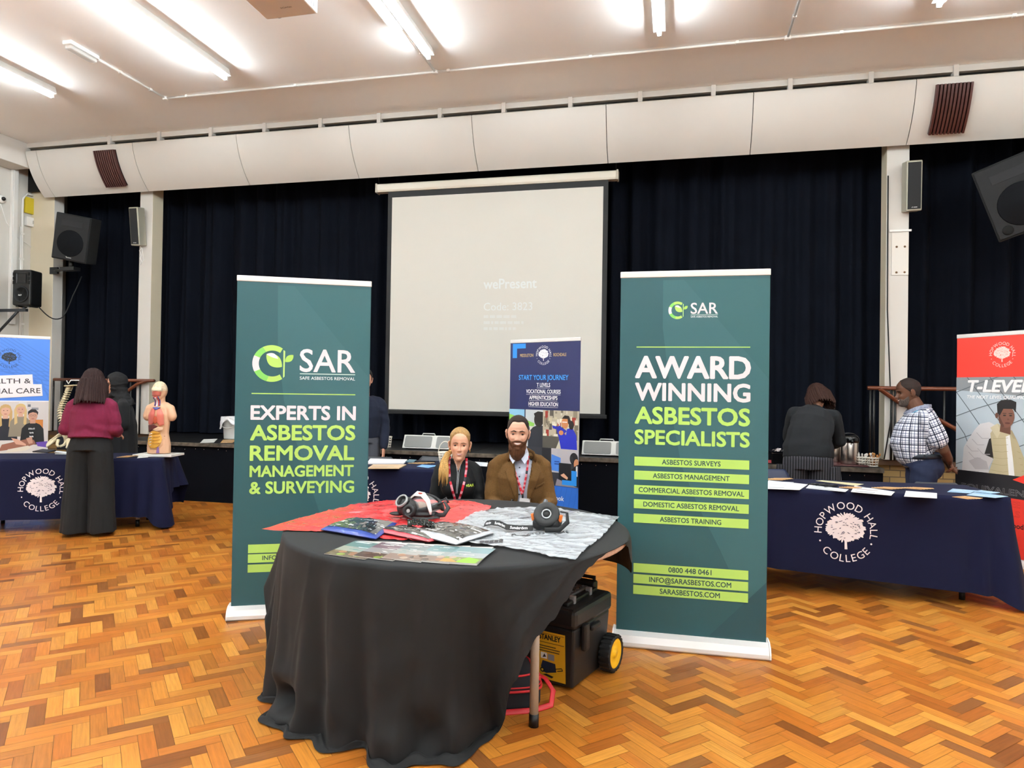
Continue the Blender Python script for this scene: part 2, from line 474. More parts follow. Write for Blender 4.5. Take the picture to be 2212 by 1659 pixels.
# columns of the stage opening
def column(name, xa, xb, ya, yb, mfront, mside):
    b = MB(); w_ = .03
    zt = 4.5
    b.box(((xa+xb)/2, (ya+yb)/2, (ZS+zt)/2), (xb-xa, yb-ya, zt-ZS))
    o = b.build(name, [mfront, mside], bevel=.004)
    for p in o.data.polygons:
        if abs(p.normal.x) > .5: p.material_index = 1
    return struct(o)
column('pillar', -7.60, -7.385, 8.45, 8.66, M_white, M_cream)
column('pillar', 2.275, 2.505, 8.45, 8.66, M_white, M_cream)
column('pillar', -9.55, -9.12, 8.45, 8.62, M_cream, M_white)
# stage: portable black front blocks and the fixed deck behind
M_stage = mat('stage_black_boards', '0b0c0f', rough=.5, spec=.25, vary=.35, vscale=3, stretch=(1, 6, 1))
M_stagefront = mat('stage_front_cloth', '080a11', rough=.85, spec=.1, vary=.15, vscale=4)
M_worn = mat('worn_edge', '5d5348', rough=.7, vary=.75, vscale=16)
xsf = [-7.05, -4.35, -2.25, -.13, 2.0]
for xa, xb in zip(xsf, xsf[1:]):
    t_ = thing('stage_block', 'dark stage platform, worn front edge, %s' % {
        -7.05: 'the one carrying the white bucket', -4.35: 'under the floor speaker near the ponytailed woman', -2.25: 'the one behind the tall navy stand', -.13: 'the one carrying the steel drinks flasks'}[xa], 'stage', ((xa+xb)/2, YS, 0), 0, 'platforms of the stage front')
    b = MB(); b.box(((xa+xb)/2, (YS+8.6)/2, ZS-.02), (xb-xa-.004, 8.6-YS, .04)); b.build('deck', M_stage, t_)
    b = MB(); b.box(((xa+xb)/2, YS-.012, ZS-.022), (xb-xa-.004, .024, .045)); b.build('edge_strip', M_worn, t_, bevel=.004)
    b = MB(); b.box(((xa+xb)/2, YS+.02, (ZS-.05)/2), (xb-xa-.01, .02, ZS-.05))
    b.build('front_skirt', M_stagefront, t_)
    rg = random.Random(int(xa*10))
    for k in range(int((xb-xa)/.145)):
        b = MB(); b.ell((xa+.1+.145*k+rg.uniform(-.03, .03), YS+.008, ZS-.075-rg.uniform(0, .015)), (.006, .006, .006), n=6)
        b.build('stud', M_chrome, t_)
b = MB(); b.box(((RX0+RX1)/2, (8.6+RY1)/2, ZS/2), (RX1-RX0, RY1-8.6, ZS-.01)); struct(b.build('stage_deck_floor', M_stage))
def brick_mat():
    m = bpy.data.materials.new('buff_brick'); m.use_nodes = True; nt = m.node_tree; b_ = nt.nodes['Principled BSDF']; L = nt.links.new
    t = nt.nodes.new('ShaderNodeTexCoord'); mp = nt.nodes.new('ShaderNodeMapping'); mp.inputs['Rotation'].default_value = (PI/2, 0, 0)
    br = nt.nodes.new('ShaderNodeTexBrick'); br.inputs['Scale'].default_value = 1; br.inputs['Brick Width'].default_value = .215; br.inputs['Row Height'].default_value = .075; br.inputs['Mortar Size'].default_value = .006
    br.inputs['Color1'].default_value = (*lin('9a7f50'), 1); br.inputs['Color2'].default_value = (*lin('846a42'), 1); br.inputs['Mortar'].default_value = (*lin('5e4e38'), 1)
    L(t.outputs['Object'], mp.inputs[0]); L(mp.outputs[0], br.inputs['Vector']); L(br.outputs['Color'], b_.inputs['Base Color']); b_.inputs['Roughness'].default_value = .9
    return m
b = MB(); b.box(((2.0+RX1)/2, 8.58, .33), (RX1-2.0, .05, .66)); b.box(((-7.06+RX0)/2, 8.58, .33), (-7.06-RX0, .05, .66)); struct(b.build('wall_stage_plinth', brick_mat()))
b = MB(); b.box(((2.0+RX1)/2, 8.56, .69), (RX1-2.0, .14, .06)); b.box(((-7.06+RX0)/2, 8.56, .69), (-7.06-RX0, .14, .06)); struct(b.build('trim_30', mat('dark_timber', '4a3018', rough=.5, vary=.2, stretch=(1, 8, 8)), bevel=.004))

# black stage curtains, one per bay
M_curt = mat('stage_curtain', '10131b', rough=.95, spec=.05, vary=.12, vscale=3)
def curtain(xa, xb, label, seed):
    rg = random.Random(seed); n = int((xb-xa)/.012); b = MB()
    ph = [rg.uniform(0, 6.28) for _ in range(6)]
    def fn(u, v):
        x = xa+(xb-xa)*u; z = ZS+.01+v*3.9
        k = x*17+1.3*math.sin(x*2.3+ph[0])+.7*math.sin(x*5.1+ph[1])
        amp = (.062+.025*math.sin(x*1.7+ph[2]))*(1-.3*v)
        s_ = math.sin(k+.25*math.sin(z*1.1+ph[3])); s_ = math.copysign(abs(s_)**.7, s_)
        y = 8.98+amp*(s_+.35*math.sin(2*k+ph[4]))+.012*math.sin(x*43+ph[5])
        return (x, y, z)
    b.grid(fn, n, 10)
    o = b.build('stage_curtain', M_curt); tag(o, label, 'curtain', 'black stage curtains')
    return o
curtain(-9.5, -7.50, 'black pleated stage curtain in the narrow bay behind the tilted wall speaker', 1)
curtain(-7.49, -2.21, 'wide black pleated stage curtain beside and behind the white screen, over the white bucket', 2)
curtain(-2.2, 2.38, 'wide black pleated stage curtain between white screen and slotted pillar, over the drinks flasks', 3)
curtain(2.39, RX1-.02, 'black pleated stage curtain behind the red T-level stand', 4)
# ================================================================== LAMPS AND FITTINGS ON THE CEILING
M_glow = mat('fluorescent_glow', 'ffffff', emit='eefaff', estr=TUBE_STRENGTH)
def batten(x, ya, yb, label):
    t = thing('fluorescent_light', label, 'ceiling light', (x, (ya+yb)/2, ZC), 0, 'fluorescent battens on the ceiling')
    b = MB()
    b.prism([(-.03, 0), (.03, 0), (.055, -.08), (-.055, -.08)], lambda u, v, h: Vector((x+u, h, ZC+v)), ya, yb); b.build('spine', M_white_pl, t)
    for y_ in (ya+.012, yb-.012):
        b = MB(); b.box((x, y_, ZC-.085), (.04, .024, .09)); b.build('lamp_holder', M_white_pl, t, bevel=.004)
    b = MB(); b.tube([(x, ya+.024, ZC-.112), (x, yb-.024, ZC-.112)], .019, n=8); b.build('tube', M_glow, t)
    return t
places = {-7.18: 'over the tilted wall speaker', -4.85: 'running over the white bucket', -2.49: 'beside the projector', -.19: 'over the tall navy stand', 2.17: 'only its tip in sight', 4.5: 'beyond the drinks table'}
for X_, txt in places.items():
    batten(X_, 4.8, 6.6, 'lit white fluorescent tube on the ceiling, '+txt)
    for k, (ya, yb) in enumerate(((2.85, 4.65), (.9, 2.7), (-1.05, .75), (-3.0, -1.2), (-4.95, -3.15), (-6.9, -5.1))):  # tube rows out of view, added for more light in the hall
        batten(X_, ya, yb, 'unseen lit tube added nearer, in line with the one '+txt)
M_lens = mat('clear_lens', 'e9e6e2', rough=.2, alpha=.55, trans=.2)
def emergency(x, ya, yb, label):
    t = thing('emergency_light', label, 'emergency light', (x, (ya+yb)/2, ZC), 0, 'unlit emergency fittings')
    b = MB(); b.box((x, (ya+yb)/2, ZC-.02), (.11, yb-ya, .04)); b.build('base', M_white_pl, t, bevel=.01)
    b = MB(); b.box((x, (ya+yb)/2, ZC-.06), (.09, yb-ya-.03, .045)); b.build('lens', M_lens, t, bevel=.018)
    b = MB(); b.tube([(x, ya+.05, ZC-.055), (x, yb-.05, ZC-.055)], .008); b.build('tube', M_white_pl, t)
emergency(-6.05, 5.70, 6.06, 'small unlit white emergency light at the end of the ceiling conduit')
emergency(-2.64, 5.35, 6.15, 'unlit white emergency light close beside a lit tube near the projector')
t = thing('cable_conduit', 'white cable conduit clipped across the ceiling with three branches', 'conduit', (-2, 7.09, ZC))
b = MB()
for pts in ([(-6.04, 7.09), (RX1-.05, 7.09)], [(-6.05, 6.065), (-6.05, 7.09)], [(-2.6, 6.155), (-2.6, 7.09)], [(1.02, -1.0), (1.02, 7.09)]):
    b.tube([(x, y, ZC-.014) for x, y in pts], .0125, n=8)
b.build('pipe', M_white_pl, t)
for x, y in [(-5.75, 7.09), (-4.3, 7.09), (-2.45, 7.09), (-.9, 7.09), (.55, 7.09), (1.5, 7.09), (2.95, 7.09), (-6.05, 6.4), (-6.05, 6.85), (-2.6, 6.66), (1.02, 6.7)]:
    b = MB(); b.box((x, y, ZC-.014), (.035, .035, .03)); b.build('clip', M_white_pl, t, bevel=.005)
for x in (-6.05, -2.6, 1.02):
    b = MB(); b.lathe([(.0, -.035), (.028, -.035), (.032, -.028), (.032, 0)], 14, c=(x, 7.09, ZC)); b.build('junction_box', M_white_pl, t)
# projector hung from the ceiling
PZ = 4.42
pa, pb_, pc_ = at(576, 45, z=PZ), at(690, 35, z=PZ), at(525, -2, z=PZ)
t = thing('projector', 'white ceiling projector hanging on a short pole', 'projector', (pa.x+.24, pa.y-.2, PZ))
px0, px1, py1 = pa.x, pb_.x, pa.y; py0 = py1-.36
b = MB(); b.box(((px0+px1)/2, (py0+py1)/2, PZ+.07), (px1-px0, py1-py0, .13)); b.build('housing', mat('projector_white', 'ece8e4', rough=.45), t, bevel=.012)
ar = Art(); ar.text('HITACHI', 0, 0, .017, '6a5f58', bold=.01, align='C')
b = MB(); ar.paste(b, lambda u, v, h: Vector(((px0+px1)/2+.03-u, py1-.13+v*-1, PZ+.004-h)), 0); b.build('lettering', print_mat(), t, fix=False)
b = MB()
for k in range(9): b.box((px1+.001, py1-.05-.018*k, PZ+.075), (.004, .006, .09))
b.build('vent_grille', M_grey, t)
b = MB(); b.tube([(px0+.1, py1+.002, PZ+.07), (px0+.1, py1+.03, PZ+.07)], .045, n=18); b.build('projector_lens', M_blackpl, t)
b = MB(); b.tube([((px0+px1)/2, (py0+py1)/2, PZ+.13), ((px0+px1)/2, (py0+py1)/2, ZC)], .025); b.lathe([(.09, 0), (.09, -.02)], 20, c=((px0+px1)/2, (py0+py1)/2, ZC)); b.build('ceiling_pole', M_white_pl, t)
# ================================================================== PULL-UP BANNERS
def banner(name, label, A, B, width, top, base_h, art, bg, side=.0, base_w=None, base_d=.2):
    """A, B floor points of the front face, left and right; u runs along it, v is height"""
    A = Vector((*A, 0)); e = (Vector((*B, 0))-A).normalized(); n = Vector((e.y, -e.x, 0))   # n faces the viewer
    mid = A+e*(width/2+side)
    t = thing(name, label, 'banner', mid-n*.06, 0, 'pull-up banners')
    P = lambda u, v, h=0.: A+e*u+n*h+Vector((0, 0, v))
    u0, u1 = side, side+width
    R3 = Matrix((e, -n, Vector((0, 0, 1)))).transposed()
    # floor cassette
    b = MB()
    prof = [(.0, 0), (.075, 0), (.085, .01), (.082, .03), (.062, .062), (.02, .078), (-.05, .078), (-.1, .06), (-.112, .02), (-.105, 0)]
    bw = .012
    k = base_h/.078
    b.prism(prof, lambda u, v, h: P(h, v*k, u-.02), u0-bw, u1+bw)
    b.build('base', M_alu_w, t, bevel=.004)
    for uu in (u0-bw-.004, u1+bw+.004):
        b = MB(); b.prism([(p*1.04-.001, q*1.03) for p, q in prof], lambda u, v, h: P(uu+h, v*k, u-.02), -.004, .004); b.build('end_cap', M_white_pl, t)
    # printed sheet, leaning on a rear pole
    b = MB()
    zb, zt = base_h*.9, top-.03
    def S_(u, v, h=0): return P(u, v, h)
    N = 12; vs = []; 
    for i in range(N+1):
        v = zb+(zt-zb)*i/N
        for h in (0, -.0012):
            vs += [S_(u0, v, h), S_(u1, v, h)]
    fs = []
    for i in range(N):
        o = i*4; q = o+4
        fs += [(o, o+1, q+1, q), (o+2, q+2, q+3, o+3), (o, q, q+2, o+2), (o+1, o+3, q+3, q+1)]
    b.add(vs, fs, 0, bg)
    art.clip(u0, zb, u1, zt)
    art.paste(b, lambda u, v, h: S_(u, v, h+.0006), 0)
    b.build('printed_panel', print_mat(), t, fix=False)
    b = MB(); b.box(P((u0+u1)/2, top-.016, -.004), (width+.006, .016, .036), R3); b.build('top_rail', M_alu_w, t, bevel=.004)
    b = MB(); b.tube([P((u0+u1)/2, base_h*.8, -.06), P((u0+u1)/2, top-.02, -.016)], .009, n=8); b.build('support_pole', M_alu, t)
    return t
M_alu_w = mat('pale_aluminium', 'e2dfdd', rough=.32, metal=.15)
TEAL, TEAL2, TEAL3 = '2a575d', '2f5f63', '254e56'
LIME, LIME2, PALE, GREEN = 'b0d868', 'a8d45f', 'eddfe4', '82cf62'
def sar_logo(a, x0, y0, s, sub_h=.019):
    """ring, leaf and lettering; s scales from the large logo (x0,y0 = ring's left, ring's middle)"""
    def C_(pts): return [(x0+x*s, y0+y*s) for x, y in pts]
    ro, ri, cx = .115, .081, .115
    def ringseg(a0, a1, c, n=14):
        A_ = [math.radians(a0+(a1-a0)*i/n) for i in range(n+1)]
        a.poly(C_([(cx+ro*math.cos(t), ro*math.sin(t)) for t in A_]+[(cx+.004+ri*math.cos(t), ri*math.sin(t)) for t in A_[::-1]]), c)
    ringseg(56, 118, LIME); ringseg(118, 155, GREEN); ringseg(155, 207, PALE); ringseg(207, 255, GREEN); ringseg(255, 304, LIME)
    a.poly(C_([(.184, .085), (.194, .08), (.193, -.08), (.184, -.089)]), 'b5e07a')
    def leaf(p, q, bulge1, bulge2, c):
        P0, P1 = np.array(p), np.array(q); d = P1-P0; nn = np.array([-d[1], d[0]])
        ts = [i/12 for i in range(13)]
        up = [P0+d*t+nn*bulge1*math.sin(PI*t)**.8 for t in ts]; dn = [P0+d*t+nn*bulge2*math.sin(PI*t)**.8 for t in ts]
        a.poly(C_([tuple(x) for x in up+dn[::-1][1:-1]]), c)
    leaf((.083, .057), (.176, -.02), .30, -.32, LIME)
    leaf((.083, .057), (.153, .03), .28, -.06, PALE)
    leaf((.195, .012), (.244, .056), .28, -.3, LIME2)
    sx = x0+.285*s
    a.text('SAR', sx, y0-.046*s, .139*s, PALE, width=.337*s, bold=.012)
    a.rect(sx, y0-.063*s, sx+.34*s, y0-.058*s, 'cfe8dc')
    a.text('SAFE ASBESTOS REMOVAL', sx, y0-.097*s, sub_h*s, 'eef3f2', width=.34*s, bold=.006)
def facets(a, pts, lo, hi):
    """large slightly paler printed facet, bounded by a bent line"""
    a.poly(pts+[(.83, .09), (.83, 2.07), (pts[0][0], 2.07)], hi)
    a.poly([(.36, 2.07), (.83, 2.07), (.83, 1.5)], TEAL2)
    a.poly([(.52, .09), (.83, .09), (.83, .42)], lo)
# SAR banner at the side of the black table, towards the white bucket
a = Art()
facets(a, [(.262, 2.07), (.268, 1.7), (.31, 1.35), (.364, 1.164), (.46, .87), (.534, .654), (.66, .38), (.80, .09)], TEAL3, '356368')
sar_logo(a, .119, 1.578, 1.0)
a.rect(.118, 1.386, .747, 1.3925, LIME)
for t_, y, h, c, x1 in (('EXPERTS IN', 1.229, .083, PALE, .749), ('ASBESTOS', 1.101, .089, LIME, .748), ('REMOVAL', .974, .088, LIME, .744), ('MANAGEMENT', .872, .066, LIME, .742), ('& SURVEYING', .767, .071, LIME, .747)):
    a.text(t_, .118, y, h, c, width=x1-.118, bold=.035)
for y0, y1, t_, w_ in ((.398, .451, '0800 448 0461', .25), (.338, .391, 'INFO@SARASBESTOS.COM', .46), (.278, .327, 'SARASBESTOS.COM', .33)):
    a.rect(.115, y0, .745, y1, LIME)
    a.text(t_, .43, y0+.015, .026, '22474c', width=w_, bold=.02, align='C')
def uv(pp): return pp
banner('pull_up_banner', 'tall teal stand about experts in removal and surveying, behind the black cloth', (-2.67, 3.74), (-1.92, 4.10), .813, 2.12, .075, a, TEAL, side=.022)
# SAR banner with the award wording
a = Art()
facets(a, [(.245, 2.07), (.246, 1.8), (.279, 1.54), (.302, 1.31), (.358, 1.025), (.453, .8), (.573, .564), (.717, .254), (.80, .09)], TEAL3, '356368')
sar_logo(a, .276, 1.898, .43, .024)
a.rect(.101, 1.688, .718, 1.6935, LIME)
for t_, y, h, c in (('AWARD', 1.518, .117, PALE), ('WINNING', 1.39, .094, PALE), ('ASBESTOS', 1.258, .09, LIME), ('SPECIALISTS', 1.141, .077, LIME)):
    a.text(t_, .1, y, h, c, width=.618, bold=.035)
for y0, t_, w_ in ((1.016, 'ASBESTOS SURVEYS', .317), (.937, 'ASBESTOS MANAGEMENT', .415), (.855, 'COMMERCIAL ASBESTOS REMOVAL', .571), (.774, 'DOMESTIC ASBESTOS REMOVAL', .517), (.693, 'ASBESTOS TRAINING', .331)):
    a.rect(.098, y0, .72, y0+.051, LIME); a.text(t_, .41, y0+.0125, .0265, '22474c', width=w_, bold=.02, align='C')
for y0, t_, w_ in ((.412, '0800 448 0461', .232), (.350, 'INFO@SARASBESTOS.COM', .443), (.288, 'SARASBESTOS.COM', .324)):
    a.rect(.101, y0, .722, y0+.051, LIME); a.text(t_, .411, y0+.0125, .0275, '22474c', width=w_, bold=.02, align='C')
banner('pull_up_banner', 'tall teal stand headed award winning, beside the wheeled tool chest', (-.32, 3.98), (.51, 3.99), .81, 2.12, .08, a, TEAL, side=.008)

# ---- poster pictures built from flat printed shapes
def person_print(a, x, y, s, skin, hair, top, long=False, lean=0., flip=1, glasses=False):
    """head and shoulders print; x,y = chin; s = head height"""
    X = lambda u: x+flip*u*s
    a.poly([(X(-1.0), y-2.3*s), (X(-.85), y-.75*s), (X(-.55), y-.35*s), (X(-.2), y-.2*s), (X(.2), y-.2*s), (X(.55), y-.38*s), (X(.85), y-.8*s), (X(.95), y-2.3*s)], top)
    a.poly([(X(-.2), y+.1*s), (X(.2), y+.1*s), (X(.22), y-.28*s), (X(-.22), y-.28*s)], skin)
    if long: a.poly([(X(-.5), y-1.1*s), (X(-.55), y+.4*s), (X(-.35), y+.95*s), (X(0), y+1.1*s), (X(.35), y+.95*s), (X(.52), y+.4*s), (X(.5), y-1.2*s), (X(.25), y-1.0*s), (X(.3), y), (X(-.3), y), (X(-.25), y-.9*s)], hair)
    a.ell(X(0), y+.45*s, .36*s, .48*s, skin, 18)
    a.poly([(X(-.38), y+.5*s), (X(-.4), y+.85*s), (X(-.15), y+1.08*s), (X(.2), y+1.06*s), (X(.42), y+.8*s), (X(.38), y+.5*s), (X(.28), y+.72*s), (X(0), y+.8*s), (X(-.28), y+.7*s)], hair)
    for q in (-.14, .14):
        a.ell(X(q), y+.5*s, .055*s, .028*s, '2a1c18', 8)
        if glasses: a.ell(X(q), y+.5*s, .12*s, .09*s, '1a1416', 10); a.ell(X(q), y+.5*s, .1*s, .07*s, skin, 10)
    a.ell(X(0), y+.17*s, .13*s, .03*s, '9a4a44', 8)
# navy stand: START YOUR JOURNEY
a = Art(); NAVY = '232a5c'
a.rect(0, 1.247, .87, 1.96, NAVY)
BL = '2b90e8'
a.poly([(.03, 1.925), (.199, 1.925), (.199, 1.874), (.087, 1.874), (.087, 1.775), (.03, 1.775)], BL)
a.text('MIDDLETON', .128, 1.785, .031, 'c3a56a', width=.17, bold=.015); a.text('ROCHDALE', .55, 1.785, .031, 'c3a56a', width=.154, bold=.015)
a.college(.428, 1.798, .2, 'f2f2f4', NAVY)
a.text('START YOUR JOURNEY', .12, 1.546, .05, '3f9df0', width=.615, bold=.02)
for t_, x0, x1, y in (('T LEVELS', .351, .517, 1.476), ('VOCATIONAL COURSES', .218, .645, 1.409), ('APPRENTICESHIPS', .259, .608, 1.346), ('HIGHER EDUCATION', .251, .616, 1.281)):
    a.text(t_, x0, y, .038, 'f4f4f8', width=x1-x0, bold=.025); a.rect(x0, y-.014, x1, y-.0105, 'd8d8e4')
a.rect(.0, .86, .435, 1.24, 'c9cfd2'); a.poly([(0, 1.24), (.2, 1.24), (.2, 1.14), (0, 1.19)], '8fc7e8'); a.poly([(0, 1.19), (.2, 1.14), (.33, 1.10), (.3, 1.0), (0, 1.1)], '8fd05c')
a.rect(.2, 1.08, .215, 1.24, '33405a'); a.rect(.19, 1.06, .26, 1.1, '2f3a4a'); a.rect(.26, 1.0, .33, 1.07, 'd8d4d0'); a.ell(.24, 1.03, .035, .05, '6b7078')
a.poly([(.25, .86), (.25, 1.0), (.31, 1.06), (.36, 1.08), (.435, 1.08), (.435, .86)], '2c2f38'); a.ell(.385, 1.14, .06, .075, '2a2624'); a.poly([(.32, 1.2), (.37, 1.225), (.435, 1.22), (.435, 1.1), (.36, 1.12)], '201c1b')
a.rect(.435, .86, .87, 1.24, 'b9b09a'); i1 = len(a.items); rg = random.Random(4)
for k in range(60):
    x_, y_ = .44+rg.random()*.38, .93+rg.random()*.29
    a.rect(x_, y_, x_+rg.uniform(.01, .05), y_+rg.uniform(.02, .09), rg.choice(['8f8672', 'd9d4c4', '5d5850', 'e9e4d0', 'a33a30', '736b5c', 'c7be9f']))
a.clip(.435, .86, .87, 1.24, i1)
a.rect(.435, .86, .64, .98, '57544c'); a.poly([(.6, .86), (.66, .99), (.71, .98), (.68, .86)], 'c9c3ae')
a.poly([(.66, .86), (.63, .98), (.66, 1.02), (.72, 1.0), (.73, 1.06), (.79, 1.08), (.84, 1.0), (.85, .86)], '2531b8'); a.poly([(.66, .98), (.63, .98), (.6, 1.07), (.64, 1.09), (.73, 1.04)], '2531b8')
a.poly([(.55, 1.09), (.56, 1.06), (.66, 1.04), (.67, 1.07)], '2531b8'); a.ell(.66, 1.02, .028, .024, 'd98e58'); a.ell(.705, 1.12, .042, .056, 'c98352')
a.poly([(.665, 1.16), (.7, 1.195), (.75, 1.19), (.775, 1.14), (.76, 1.09), (.74, 1.12), (.735, 1.16)], '1d1718'); a.ell(.78, 1.1, .03, .045, '1d1718'); a.rect(.672, 1.122, .73, 1.132, 'e9e0dc')
a.rect(.0, .49, .87, .86, '35373f'); a.rect(.43, .62, .65, .86, 'b8b6bc'); a.rect(.62, .72, .87, .86, 'b4b2b8')
a.poly([(.54, .64), (.55, .8), (.66, .77), (.66, .63)], '4a83d8'); a.rect(.585, .7, .645, .712, '24489a'); a.rect(.585, .725, .645, .735, '24489a'); a.rect(.43, .64, .545, .86, '23252c')
a.rect(.64, .55, .78, .72, '1c1d22'); a.ell(.815, .77, .048, .06, '17161b'); a.ell(.79, .76, .018, .035, '2c2c34'); a.ell(.845, .72, .03, .05, 'c98d68')
a.poly([(.77, .5), (.79, .66), (.83, .7), (.87, .72), (.87, .5)], '17171c'); a.rect(.84, .6, .86, .7, 'd9d6da'); a.poly([(.66, .6), (.7, .62), (.75, .58), (.74, .56), (.68, .585)], 'd8a488')
a.poly([(.60, .49), (.62, .56), (.72, .53), (.87, .49)], '8f8a96')
a.poly([(.68, .506), (.85, .506), (.85, .652), (.789, .652), (.789, .553), (.68, .553)], BL)
a.rect(0, .06, .87, .487, '2f6fd0')
for k in range(16): a.line([(.05+.06*k, .07), (-.02+.06*k+.16, .48)], .006, '2a66c4')
a.text('hopwood.ac.uk/book', .705, .345, .044, 'eef2fa', bold=.02, align='R')
banner('pull_up_banner', 'navy college stand about starting your journey, with workshop photos, before the white screen', (-1.70, 7.07), (-.93, 6.72), .87, 1.965, .07, a, NAVY)
# red stand: T-LEVELS
a = Art(); RED = 'ea3a2c'
a.rect(0, 1.617, .8, 1.98, RED); a.college(.4, 1.812, .225, 'f1d8d0', RED)
a.rect(0, .77, .8, 1.617, 'b8c4cc')
a.poly([(0, 1.617), (.8, 1.617), (.8, 1.42), (.5, 1.46), (0, 1.5)], '8d9194')
i0 = len(a.items)
for k in range(-4, 7):
    a.line([(-.1+.2*k, 1.617), (.1+.2*k, 1.35), (.28+.2*k, 1.1), (.4+.2*k, .8)], .006, '4a5158')
    a.line([(0, .62+.22*k+.2), (.2, .66+.22*k+.24), (.5, .64+.22*k+.36), (.8, .72+.22*k+.42)], .007, '5a6167')
a.clip(0, .77, .8, 1.617, i0)
a.text('T-LEVELS', .112, 1.488, .098, 'f3f2f2', width=.6, bold=.045, shear=.2); a.text('THE NEXT LEVEL QUALIFICATION', .102, 1.426, .027, 'f3f2f2', width=.62, bold=.03, shear=.2)
a.poly([(.06, .77), (.075, .98), (.12, 1.06), (.17, 1.14), (.22, 1.2), (.3, 1.22), (.36, 1.19), (.4, 1.1), (.36, .95), (.3, .82), (.3, .77)], 'd4d0d0')
a.poly([(.12, .86), (.2, .9), (.28, .87), (.3, .8), (.18, .79)], 'bdb8ba'); a.poly([(.26, .93), (.3, 1.07), (.35, 1.1), (.34, .9)], '33302f')
a.poly([(.29, .745), (.34, .9), (.31, 1.12), (.37, 1.21), (.45, 1.17), (.5, 1.09), (.56, .95), (.58, .72)], 'c2b592'); a.poly([(.47, .74), (.44, 1.1), (.48, 1.12), (.52, .9), (.53, .73)], 'f0efee')
a.poly([(.52, .72), (.5, .92), (.47, 1.14), (.53, 1.08), (.6, .9), (.62, .72)], 'b3a684')
for k in range(6): a.line([(.315+.004*k, .80+.055*k), (.42-.004*k, .79+.058*k), (.46, .80+.058*k)], .003, 'a5986f')
for k in range(5): a.line([(.535+.012*(4-k), .76+.055*k), (.6-.01*k, .77+.05*k)], .003, '96895f')
for k, (x_, y_) in enumerate(((.10, 1.0), (.12, .94), (.15, 1.06), (.19, 1.12), (.2, .98))): a.line([(x_, y_), (x_+.05, y_-.05), (x_+.11, y_-.045)], .006, 'b7b2b4')
a.poly([(.31, 1.17), (.37, 1.21), (.40, 1.14), (.37, 1.08)], 'cfc4a4'); a.poly([(.5, 1.09), (.47, 1.15), (.49, 1.16), (.53, 1.08)], 'a89a78')
a.poly([(.39, 1.14), (.4, 1.23), (.48, 1.22), (.48, 1.12)], '6b4536'); a.ell(.445, 1.27, .066, .095, '7d5242', 20, -.1); a.ell(.365, 1.28, .014, .025, '6b4536')
a.poly([(.37, 1.3), (.365, 1.38), (.4, 1.415), (.48, 1.42), (.525, 1.4), (.52, 1.31), (.5, 1.34), (.42, 1.34), (.39, 1.28)], '1d1a1b')
for q in (.43, .48): a.ell(q, 1.283, .013, .006, '1c1413', 10); a.rect(q-.016, 1.298, q+.014, 1.303, '1c1413')
a.poly([(.378, 1.3), (.385, 1.22), (.41, 1.18), (.43, 1.185), (.4, 1.25)], '5d3c30'); a.ell(.455, 1.217, .023, .008, '5c2e2a', 10); a.ell(.46, 1.25, .01, .008, '6b4236', 10)
a.rect(0, .545, .8, .77, '232125'); a.poly([(.5, .735), (.62, .8), (.8, .86), (.8, .66)], RED)
a.outline_text('EQUIVALENT', .058, .601, .05, 'c9c6c8', '232125', width=.6, bold=0, wd=.012)
a.rect(0, .07, .8, .575, 'e23a2e'); a.rect(0, .575, .5, .60, '232125', 2)
a.outline_text('TO THREE', .2, .5, .05, '701f1c', 'e23a2e', width=.36); a.outline_text('A LEVELS', .2, .42, .05, '701f1c', 'e23a2e', width=.36)
a.text('hopwood.ac.uk', .55, .325, .042, '26161a', width=.34, bold=.03, align='C')
banner('pull_up_banner', 'red college stand about T-levels, showing a young person in a pale padded gilet', (2.53, 7.14), (3.01, 6.48), .8, 2.01, .07, a, RED)
# blue stand: HEALTH & SOCIAL CARE
a = Art(); BLU = '4b84e0'
a.rect(0, 1.215, .83, 1.985, BLU)
for k in range(14): a.line([(-.3+.06*k, 1.985-.0), (.2+.09*k, 1.6-.02*k), (.83, 1.34-.06*(k-4))], .012, '4379d2', 3)
a.college(.415, 1.733, .245, '22305e', BLU, '1d2226')
a.poly([(.03, 1.40), (.66, 1.418), (.65, 1.543), (.03, 1.5)], 'efe9ec'); a.poly([(.03, 1.225), (.76, 1.277), (.748, 1.423), (.03, 1.41)], 'efe9ec')
a.text('HEALTH &', .635, 1.433, .058, '3a3438', width=.5, bold=.01, align='R', rot=.03)
a.text('SOCIAL CARE', .736, 1.312, .062, '3a3438', width=.62, bold=.01, align='R', rot=.03)
a.rect(0, .55, .83, 1.205, 'cfc8c6'); a.rect(.0, 1.205, .83, 1.216, 'eeeef2'); a.rect(.52, .8, .60, 1.2, 'dcd8d6'); a.rect(.65, 1.1, .72, 1.13, '8b8b92'); a.rect(.61, 1.14, .64, 1.17, '6d6d74')
a.rect(.62, .75, .77, .98, 'c87c38'); a.rect(0, .55, .83, .72, 'd9d4cf')
person_print(a, .39, 1.03, .13, 'd3a48c', 'c2a06a', '23242e', True); person_print(a, .54, 1.05, .12, 'cf9f88', 'd1b27a', '8f8472', True)
person_print(a, .665, .97, .13, 'c79680', '221c1f', '1a191c', False, glasses=True)
a.text('black', .655, .86, .022, 'e8e6e6', bold=.02, align='C', shear=.3)
for k in range(2):
    for j in range(3): a.ell(.64+.014*j, .818-.046*k, .006, .011-.003*(j % 2), 'e8e6e6', 8, .4)
a.poly([(.33, .60), (.36, .68), (.6, .74), (.68, .73), (.7, .68), (.6, .64)], '9a6450'); a.poly([(.4, .58), (.6, .60), (.66, .64), (.62, .66), (.42, .62)], 'e4dccb')
